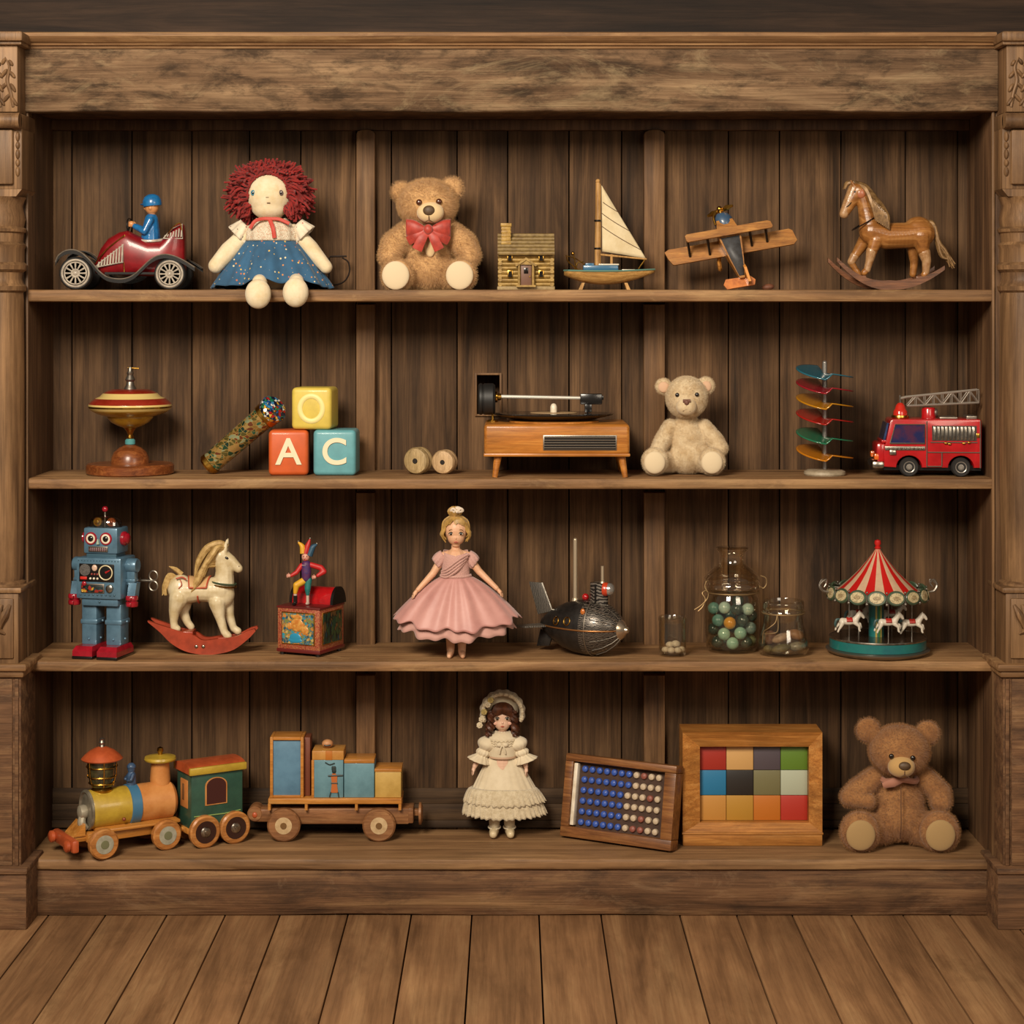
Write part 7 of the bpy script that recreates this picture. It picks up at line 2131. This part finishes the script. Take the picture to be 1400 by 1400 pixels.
# ---- porcelain doll ---------------------------------------------------------------------------------
LACE = pm('ivory_lace', c('#d3c3a4'), .85, sheen=.3, col2=c('#bdab8a'), vs=120, bump=.9, bs=500)
IVC = pm('ivory_cotton', c('#d8c9ac'), .85, sheen=.3, col2=c('#c8b798'), vs=20, bump=.15, bs=600)
BRH = pm('auburn_hair', c('#54290f'), .5, col2=c('#331808'), vs=90)
PORC = pm('porcelain', c('#d8b096'), .35, coat=.25)
t = thing('porcelain_doll', 'porcelain doll in an ivory lace dress and flowered bonnet', 'doll', 687, 0.186, 4, 1140)
m = M()
m.sph(p(687, 976, 0), (14, 13.5, 15.5)); m.sph(p(687, 984, -3), (11.5, 10.5, 10.5)); m.sph(p(687, 992.5, -4), (5, 4.5, 3.2))
m.cap(p(687, 990, 1), p(687, 1002, 1), 5.5, 6); m.chain([p(671, 1006, 1), p(687, 1003, 1), p(703, 1006, 1)], [6, 6.5, 6])
m.chain([p(687, 1008, 1), p(687, 1030, 1), p(687, 1045, 1)], [14, 13, 15])
m.chain([p(669, 1008, 1), p(657, 1028, -1), p(649, 1043, -5)], [6, 5, 3.3]); m.chain([p(705, 1008, 1), p(715, 1028, -1), p(719, 1043, -6)], [6, 5, 3.3])
hand(m, p(648.5, 1043, -5), Vector((-.25, -.2, -1)), 0, Vector((.4, -1, 0)), .95, Vector((.2, -.2, -1)))
hand(m, p(719.3, 1044, -6), Vector((.05, -.2, -1)), 0, Vector((-.4, -1, 0)), .95, Vector((-.2, -.2, -1)))
for kx in (676, 696.5): m.chain([p(kx, 1045, 1), p(kx, 1095, 1), p(kx, 1120, 1), p(kx, 1131, 1)], [8, 7.4, 6, 5])
part('body', m, PORC, t, remesh=.6, smooth=4)
for ex in (680, 693.5):
    m = M(); m.sph(p(ex, 976.5, -12.2), (2.9, 1.4, 2.2), 14, 8); eo = part('eye', m, WHITE, t)
    m = M(); m.sph(p(ex, 976.5, -13.3), (1.9, .7, 1.9), 12, 8); part('iris', m, pm('dark_brown_iris', c('#24170f'), .12, coat=.6), eo)
    m = M(); m.tube(catmull([p(ex - 3.2, 976, -12.7), p(ex, 974, -13.5), p(ex + 3.2, 976, -12.7)], 4), .6, 5); part('eyelash', m, EYEBLK, eo)
    m = M(); m.tube(catmull([p(ex - 3.2, 971.6, -12.8), p(ex, 970.3, -13.4), p(ex + 3.2, 971.6, -12.8)], 4), .45, 5); part('eyebrow', m, BRH, t)
m = M(); m.sph(p(687, 982, -13), (1.7, 1.8, 1.9), 10, 8); part('nose', m, PORC, t)
m = M(); m.tube([p(684.6, 987.3, -12.6), p(687, 986.9, -13.3), p(689.4, 987.3, -12.6)], [.5, 1.2, .5], 6); part('lips', m, pm('red_lips', c('#a8503f'), .35), t)
for cx in (677.5, 696.5):
    m = M(); m.sph(p(cx, 983.5, -9.9), (2.8, .8, 2.3), 12, 8); part('cheek', m, pm('rosy_cheek', c('#d3a08a'), .5), t)
m = M(); rnd = random.Random(9)
m.sph(p(687, 971, 4), (17, 15, 16), 24, 14)
for i in range(26):
    th = -1.2 + 2.4 * i / 25
    a0 = p(687, 974, 2) + Vector((15 * math.sin(th) * .6, -12 * math.cos(th), 15))
    e = p(687, 974, 2) + Vector((16.5 * math.sin(th), -15.6 * math.cos(th), 4.5 - 7 * abs(math.sin(th))))
    m.tube(catmull([a0, a0.lerp(e, .5) + Vector((0, -2, 2)), e], 4), [1.8, 2, 1], 6)
for sd in (-1, 1):
    for i in range(11):
        dy = -9 + 2.4 * i; x0 = 687 + sd * (14.5 + 1.5 * math.sin(i * 2.1)); pts = []
        for k in range(26):
            q = k / 25
            pts.append(p(x0 + sd * (3.5 * q), 968 + 33 * q, dy) + Vector((2.9 * math.cos(q * 16 + i), 2.9 * math.sin(q * 16 + i), 0)))
        m.tube(pts, [2.4, 3.0, 3.0, 1.6], 6)
for i in range(9):
    x0 = 675 + i * 3; pts = [p(x0, 972 + 28 * k / 15, 13) + Vector((2.4 * math.cos(k + i), 2.4 * math.sin(k + i), 0)) for k in range(16)]
    m.tube(pts, 3, 6)
part('curled_hair', m, BRH, t)
m = M()
def bon(u, v):
    a_ = -.32 + (PI + .64) * u
    r = 24.5 + 5.5 * math.sin(PI * v) + 0.7 * math.sin(u * 60) * math.sin(PI * v)
    y = -9 + 22 * v
    return p(687, 971, y) + Vector((r * math.cos(a_), 0, r * .98 * math.sin(a_) + 1))
m.surf(bon, 80, 10, loop=False)
bo = part('bonnet', m, LACE, t, solid=2.2)
m = M()
m.sph(p(687, 966, 10), (22, 12, 24), 24, 16); part('bonnet_crown', m, IVC, bo)
m = M()
for i in range(44):
    a_ = -.35 + (PI + .7) * i / 43
    m.sph(p(687, 971, -10 + rnd.uniform(-1.5, 1.5)) + Vector((27 * math.cos(a_), 0, 26.5 * math.sin(a_) + 1)), rnd.uniform(2.2, 3.4), 8, 6)
part('bonnet_frill', m, LACE, bo)
FLW = pm('dried_flowers', c('#b59c5c'), .8, col2=c('#8f8050'), vs=200)
for k, (fx, fy) in enumerate(((667, 957), (662, 967), (659, 977), (671, 951), (656, 985))):
    m = M()
    for i in range(7):
        q = 2 * PI * i / 7; m.sph(p(fx, fy, -14) + Vector((2.6 * math.cos(q), -.5, 2.6 * math.sin(q))), (1.9, 1.2, 1.9), 8, 6)
    m.sph(p(fx, fy, -15.5), 1.6, 8, 6); part('flower', m, FLW if k % 2 else LACE, bo)
m = M()
def bod2(u, v):
    aa = 2 * PI * u; top = 996
    r = 9 + 11 * min(1, v * 4) ** .6 - 2.5 * max(0, v - .5)
    return p(687, top + 34 * v, 1) + Vector((r * math.cos(aa), r * .85 * math.sin(aa), 0))
m.surf(bod2, 60, 16); part('bodice', m, IVC, t, solid=1)
m = M()
for k in range(3):
    m.tube([p(687, 1007 + k * 3.2, 1) + Vector((20.4 * math.cos(q), 17.6 * math.sin(q), .8 * math.sin(q * 24))) for q in [2 * PI * i / 96 for i in range(96)]], .9, 5, closed=True)
m.tube([p(687, 997, 1) + Vector((9.5 * math.cos(q), 8.3 * math.sin(q), .8 * math.sin(q * 14))) for q in [2 * PI * i / 60 for i in range(60)]], 1.4, 6, closed=True)
part('lace_yoke', m, LACE, t)
m = M()
for sd in (-1, 1): m.sph(p(687 + sd * 4, 1011, -17.5), (4, 2, 3), 12, 8); m.tube(catmull([p(687, 1011, -18), p(687 + sd * 3, 1017, -18.5), p(687 + sd * 4, 1023, -18)], 3), 1.1, 6)
part('chest_bow', m, IVC, t)
m = M(); m.tube([p(687, 1030, 1) + Vector((18.6 * math.cos(q), 16 * math.sin(q), 0)) for q in [2 * PI * i / 40 for i in range(40)]], 1.8, 8, closed=True, flat=.5); part('sash', m, pm('rosy_sash', c('#c0a084'), .6), t)
for sd in (-1, 1):
    m = M()
    def puff(u, v, sd=sd):
        aa = 2 * PI * u
        q = min(1, v)
        cx = 687 + sd * (17 + 12.5 * q + 3 * q * q); cz = 1005 + 31 * q
        r = [7, 12.5, 13, 9.2, 11, 8.6, 11.5, 15][min(7, int(q * 7.001))] if False else 7 + 6.5 * math.sin(min(1, q / .5) * PI) * (q < .5) + (2.6 * math.sin((q - .5) / .25 * PI) if .5 <= q < .75 else 0) + (9 * (q - .75) / .25 if q >= .75 else 0)
        r += .7 * math.sin(aa * 12) * q
        b1 = Vector((1, 0, sd * .35)).normalized(); b2 = Vector((0, 1, 0))
        return p(cx, cz, -1 - 2 * q) + b1 * r * math.cos(aa) + b2 * r * .9 * math.sin(aa)
    m.surf(puff, 60, 26); part('puff_sleeve', m, LACE if False else IVC, t, solid=.8)
def sk3(u, v, r0, r1, z0, z1, amp, n, scal, ex=.9):
    aa = 2 * PI * u; f = math.sin(aa * n) * .6 + math.sin(aa * (n // 2 + 1) + 1) * .4
    r = r0 + (r1 - r0) * v ** ex + amp * f * v
    return p(687 + 3 * v, z0 + (z1 - z0) * v + scal * f * v - 3 * v * math.cos(aa) ** 2, 1) + Vector((r * math.cos(aa), r * .52 * math.sin(aa), 0))
m = M(); m.surf(lambda u, v: sk3(u, v, 18, 50, 1030, 1092, 1.7, 22, .6), 220, 16); part('skirt', m, IVC, t, solid=.8, sharp=80)
for z0, z1, ra, rb in ((1072, 1094, 41.5, 55), (1086, 1111, 47, 56.5)):
    m = M(); m.surf(lambda u, v: sk3(u, v, ra, rb, z0, z1, 2.4, 40, 1.2, .45), 320, 8); part('lace_ruffle', m, LACE, t, solid=.8, sharp=80)
for kx, sd in ((676, -1), (696.5, 1)):
    m = M(); m.chain([p(kx, 1104, 1), p(kx, 1122, 1), p(kx, 1128, 1)], [8.6, 7.6, 6.8]); part('sock', m, IVC, t, remesh=.7, smooth=3)
    m = M(); m.chain([p(kx, 1132, 3), p(kx + sd * 1, 1132.5, -6), p(kx + sd * 1.5, 1133.5, -14)], [6.6, 6.4, 5.4]); sh = part('shoe', m, pm('cream_shoe_leather', c('#cdb994'), .45, coat=.2), t, remesh=.7, smooth=3)
    m = M(); m.tube([p(kx, 1126.5, -1) + Vector((8 * math.cos(q), 7.6 * math.sin(q), 1.5 * math.sin(q))) for q in [2 * PI * i / 24 for i in range(24)]], 1.1, 6, closed=True); part('shoe_strap', m, IVC, sh)

# ---- framed peg board --------------------------------------------------------------------------------------
FRW = wood('dark_frame_wood', c('#5c371e'), c('#84552f'), c('#a0703f'), 'X', 4, .45, .1, .08, coat=.2)
t = thing('peg_board', 'wooden frame filled with rows of blue and cream pegs, leaning back', 'peg board', 846.5, 0.125, 4, 1152, rot=-29)
W2, H2 = 84.0, 112.0
LB = Matrix.Rotation(math.radians(-10.5), 4, 'X')
def LBm(m):
    m.v = [LB @ Vector((v.x, v.y, v.z)) + Vector((0, 0, 1.0)) for v in m.v]; return m
m = M()
m.box(-W2, W2, -16, 8, 0, 14, 1.5); m.box(-W2, W2, -16, 8, H2 - 10, H2, 1.5); m.box(-W2, -W2 + 12, -16, 8, 14, H2 - 10, 1.2); m.box(W2 - 17, W2, -16, 8, 14, H2 - 10, 1.2)
part('frame', LBm(m), FRW, t)
m = M(); m.box(-W2 + 10, W2 - 15, -3, 6, 12, H2 - 8); part('board', LBm(m), pm('brown_felt_board', c('#4a352a'), .9, col2=c('#3b2a22'), vs=50), t)
m = M(); m.box(-W2 + 12.5, -W2 + 18, -13, -3, 16, H2 - 12, 1); part('white_strip', LBm(m), WHITE, t)
PB = pm('blue_peg', c('#365ab0'), .5, coat=.1, col2=c('#27418a'), vs=140); PW = pm('cream_peg', c('#c9b79c'), .5, col2=c('#b09a80'), vs=90); PP = pm('brick_pink_peg', c('#8a4f42'), .5)
NR, NC = 6, 11
pegm = {}
rnd = random.Random(2)
for r_ in range(NR):
    nb = [7, 7, 6, 6, 6, 6][r_]
    for q in range(NC):
        x = -W2 + 26 + q * (2 * W2 - 52) / (NC - 1) * .97; z = H2 - 19 - r_ * (H2 - 40) / (NR - 1)
        kd = 'blue' if q < nb else ('brick' if (q, r_) in ((8, 0), (9, 2), (7, 5), (8, 5), (8, 4)) else 'cream')
        if kd not in pegm:
            m = M(); m.lathe([(4.5, 0), (4.5, 2), (4, 3.8), (2.4, 5), (0, 5.3)], n=14, mat=Rm('X', 90))
            o = part('peg', m, {'blue': PB, 'brick': PP, 'cream': PW}[kd], t, label=kd + ' peg'); pegm[kd] = o
        else:
            o = pegm[kd].copy(); COL.objects.link(o); o.parent = t
        o.matrix_basis = Matrix.Translation((LB @ Vector((x, -3, z)) + Vector((0, 0, 1))) * U) @ LB

# ---- framed colour tiles --------------------------------------------------------------------------------------
FRL = wood('honey_frame_wood', c('#8a5526'), c('#b07537'), c('#c99150'), 'X', 3.5, .42, .08, .06, coat=.2)
t = thing('colour_tile_frame', 'honey wood box frame holding twelve plain coloured tiles', 'tile frame', 1025.5, 0.152, 4, 1157.5)
X0, X1 = p(931, 0).x, p(1120, 0).x
def T(y): return 1157.5 - y
m = M()
m.box(X0, X1, -30, 30, T(1157.5), T(1141), 1.5)
m.box(X0 - 1, X1 + 1, -31, -27, T(1142), T(1139.5), .8)
k = 22.0
m.prism([(X0, T(1139)), (X0 + k, T(1139)), (X0 + k, T(1127)), (X0, T(1127))], -26, 28)
ox0, ox1, oz0, oz1 = X0, X1, T(1140), T(1004)
ix0, ix1, iz0, iz1 = p(955, 0).x, p(1103, 0).x, T(1128), T(1025)
m2 = M()
for a_, b_, c_, d_ in (((ox0, oz1), (ox1, oz1), (ix1, iz1), (ix0, iz1)), ((ox1, oz1), (ox1, oz0), (ix1, iz0), (ix1, iz1)), ((ox1, oz0), (ox0, oz0), (ix0, iz0), (ix1, iz0)), ((ox0, oz0), (ox0, oz1), (ix0, iz1), (ix0, iz0))):
    v = [(a_[0], -28, a_[1]), (b_[0], -28, b_[1]), (c_[0], -20, c_[1]), (d_[0], -20, d_[1])] + [(a_[0], 28, a_[1]), (b_[0], 28, b_[1]), (c_[0], 28, c_[1]), (d_[0], 28, d_[1])]
    m2.add(v, [(0, 1, 2, 3), (7, 6, 5, 4), (0, 4, 5, 1), (1, 5, 6, 2), (2, 6, 7, 3), (3, 7, 4, 0)])
part('frame', m2, FRL, t, sharp=20)
m = M(); m.box(X0, X1, -30, 30, T(1157.5), T(1141), 1.5); m.box(X0 - 1, X1 + 1, -31, -26, T(1142), T(1139), .8); part('plinth', m, FRL, t)
m = M(); m.box(ix0 - 2, ix1 + 2, 0, 6, iz0 - 2, iz1 + 2); part('backing', m, pm('dark_backing', c('#2a1d14'), .8), t)
cols = [['#9c2c20', '#c59a60', '#4f464c', '#5a7a28'], ['#23709a', '#26221f', '#6f6a48', '#a8ae98'], ['#b8823c', '#ad7f2e', '#b5681f', '#a82f22']]
names = [['red', 'cream', 'grey purple', 'green'], ['blue', 'black', 'olive grey', 'pale mint'], ['tan', 'mustard', 'orange', 'scarlet']]
tw = (ix1 - ix0) / 4; th_ = (iz1 - iz0) / 3
for r_ in range(3):
    for q in range(4):
        m = M(); m.box(ix0 + q * tw + .3, ix0 + (q + 1) * tw - .3, -9, 1, iz1 - (r_ + 1) * th_ + .3, iz1 - r_ * th_ - .3, .6)
        part('tile', m, pm(names[r_][q].replace(' ', '_') + '_tile', c(cols[r_][q]), .45, coat=.1), t, label=names[r_][q] + ' tile')

# ---- brown teddy ------------------------------------------------------------------------------------------------
BRN = pm('brown_plush', c('#9a6c3f'), .95, sheen=.3, col2=c('#8a5c33'), vs=40)
BRNF = pm('brown_pile', c('#b5854f'), .88, sheen=.2, col2=c('#a37342'), vs=50)
BRM = pm('buff_muzzle_plush', c('#b8935c'), .95, sheen=.3, bump=.3, bs=700)
t = thing('teddy_bear', 'large brown teddy bear sitting at the right end of the bottom shelf', 'teddy bear', 1227, 0.115, 4, 1164.5)
teddy(t, {'head': (1228, 1034, 41, 34.5), 'hd': -8, 'ears': [(1187, 1008, 17), (1268, 1012, 17)], 'body': [(1229, 1110, 36, 42), (1229, 1125, 38, 34, 4)],
          'arms': [[(1196, 1074, 2, 15), (1174, 1090, 0, 16), (1161, 1098, -6, 13.5), (1184, 1101, -16, 11)], [(1264, 1074, 2, 16), (1284, 1093, -2, 16), (1284, 1104, -10, 15)]],
          'legs': [(1170, 1138, 26.5, 1208, 1142), (1277, 1138, 27, 1252, 1142)], 'padr': .74, 'padx': -1.5,
          'muzzle': (1225, 1049, 18.5, 15), 'nose': (1227, 1046, 8.4, 6), 'eyes': [(1211, 1034.5, 3.6), (1239.5, 1036.5, 3.6)], 'eyem': EYEBLK},
      BRN, BRNF, BRM, pm('buff_pad_cloth', c('#a08255'), .9, sheen=.2, bump=.2, bs=900), 0.0052, 42000)
m = M(); m.tube(catmull([p(1228, 1072, -5) + Vector((24 * math.cos(q), 20 * math.sin(q), 2 * math.sin(q * 3))) for q in [2 * PI * i / 24 for i in range(24)]], 2), 4, 8, closed=True, flat=1)
m.tube(catmull([p(1228, 1070, -26), p(1216, 1073, -29), p(1203, 1078, -24)], 4), [4, 6, 4], 8, flat=.4)
part('neck_ribbon', m, pm('dusty_pink_ribbon', c('#a5705a'), .7, sheen=.2), t)
m = M(); m.tube(catmull([p(1226, 1078, -30), p(1224.5, 1105, -38), p(1225, 1130, -36), p(1226, 1150, -24)], 6), .7, 6); part('belly_seam', m, STITCH, t)
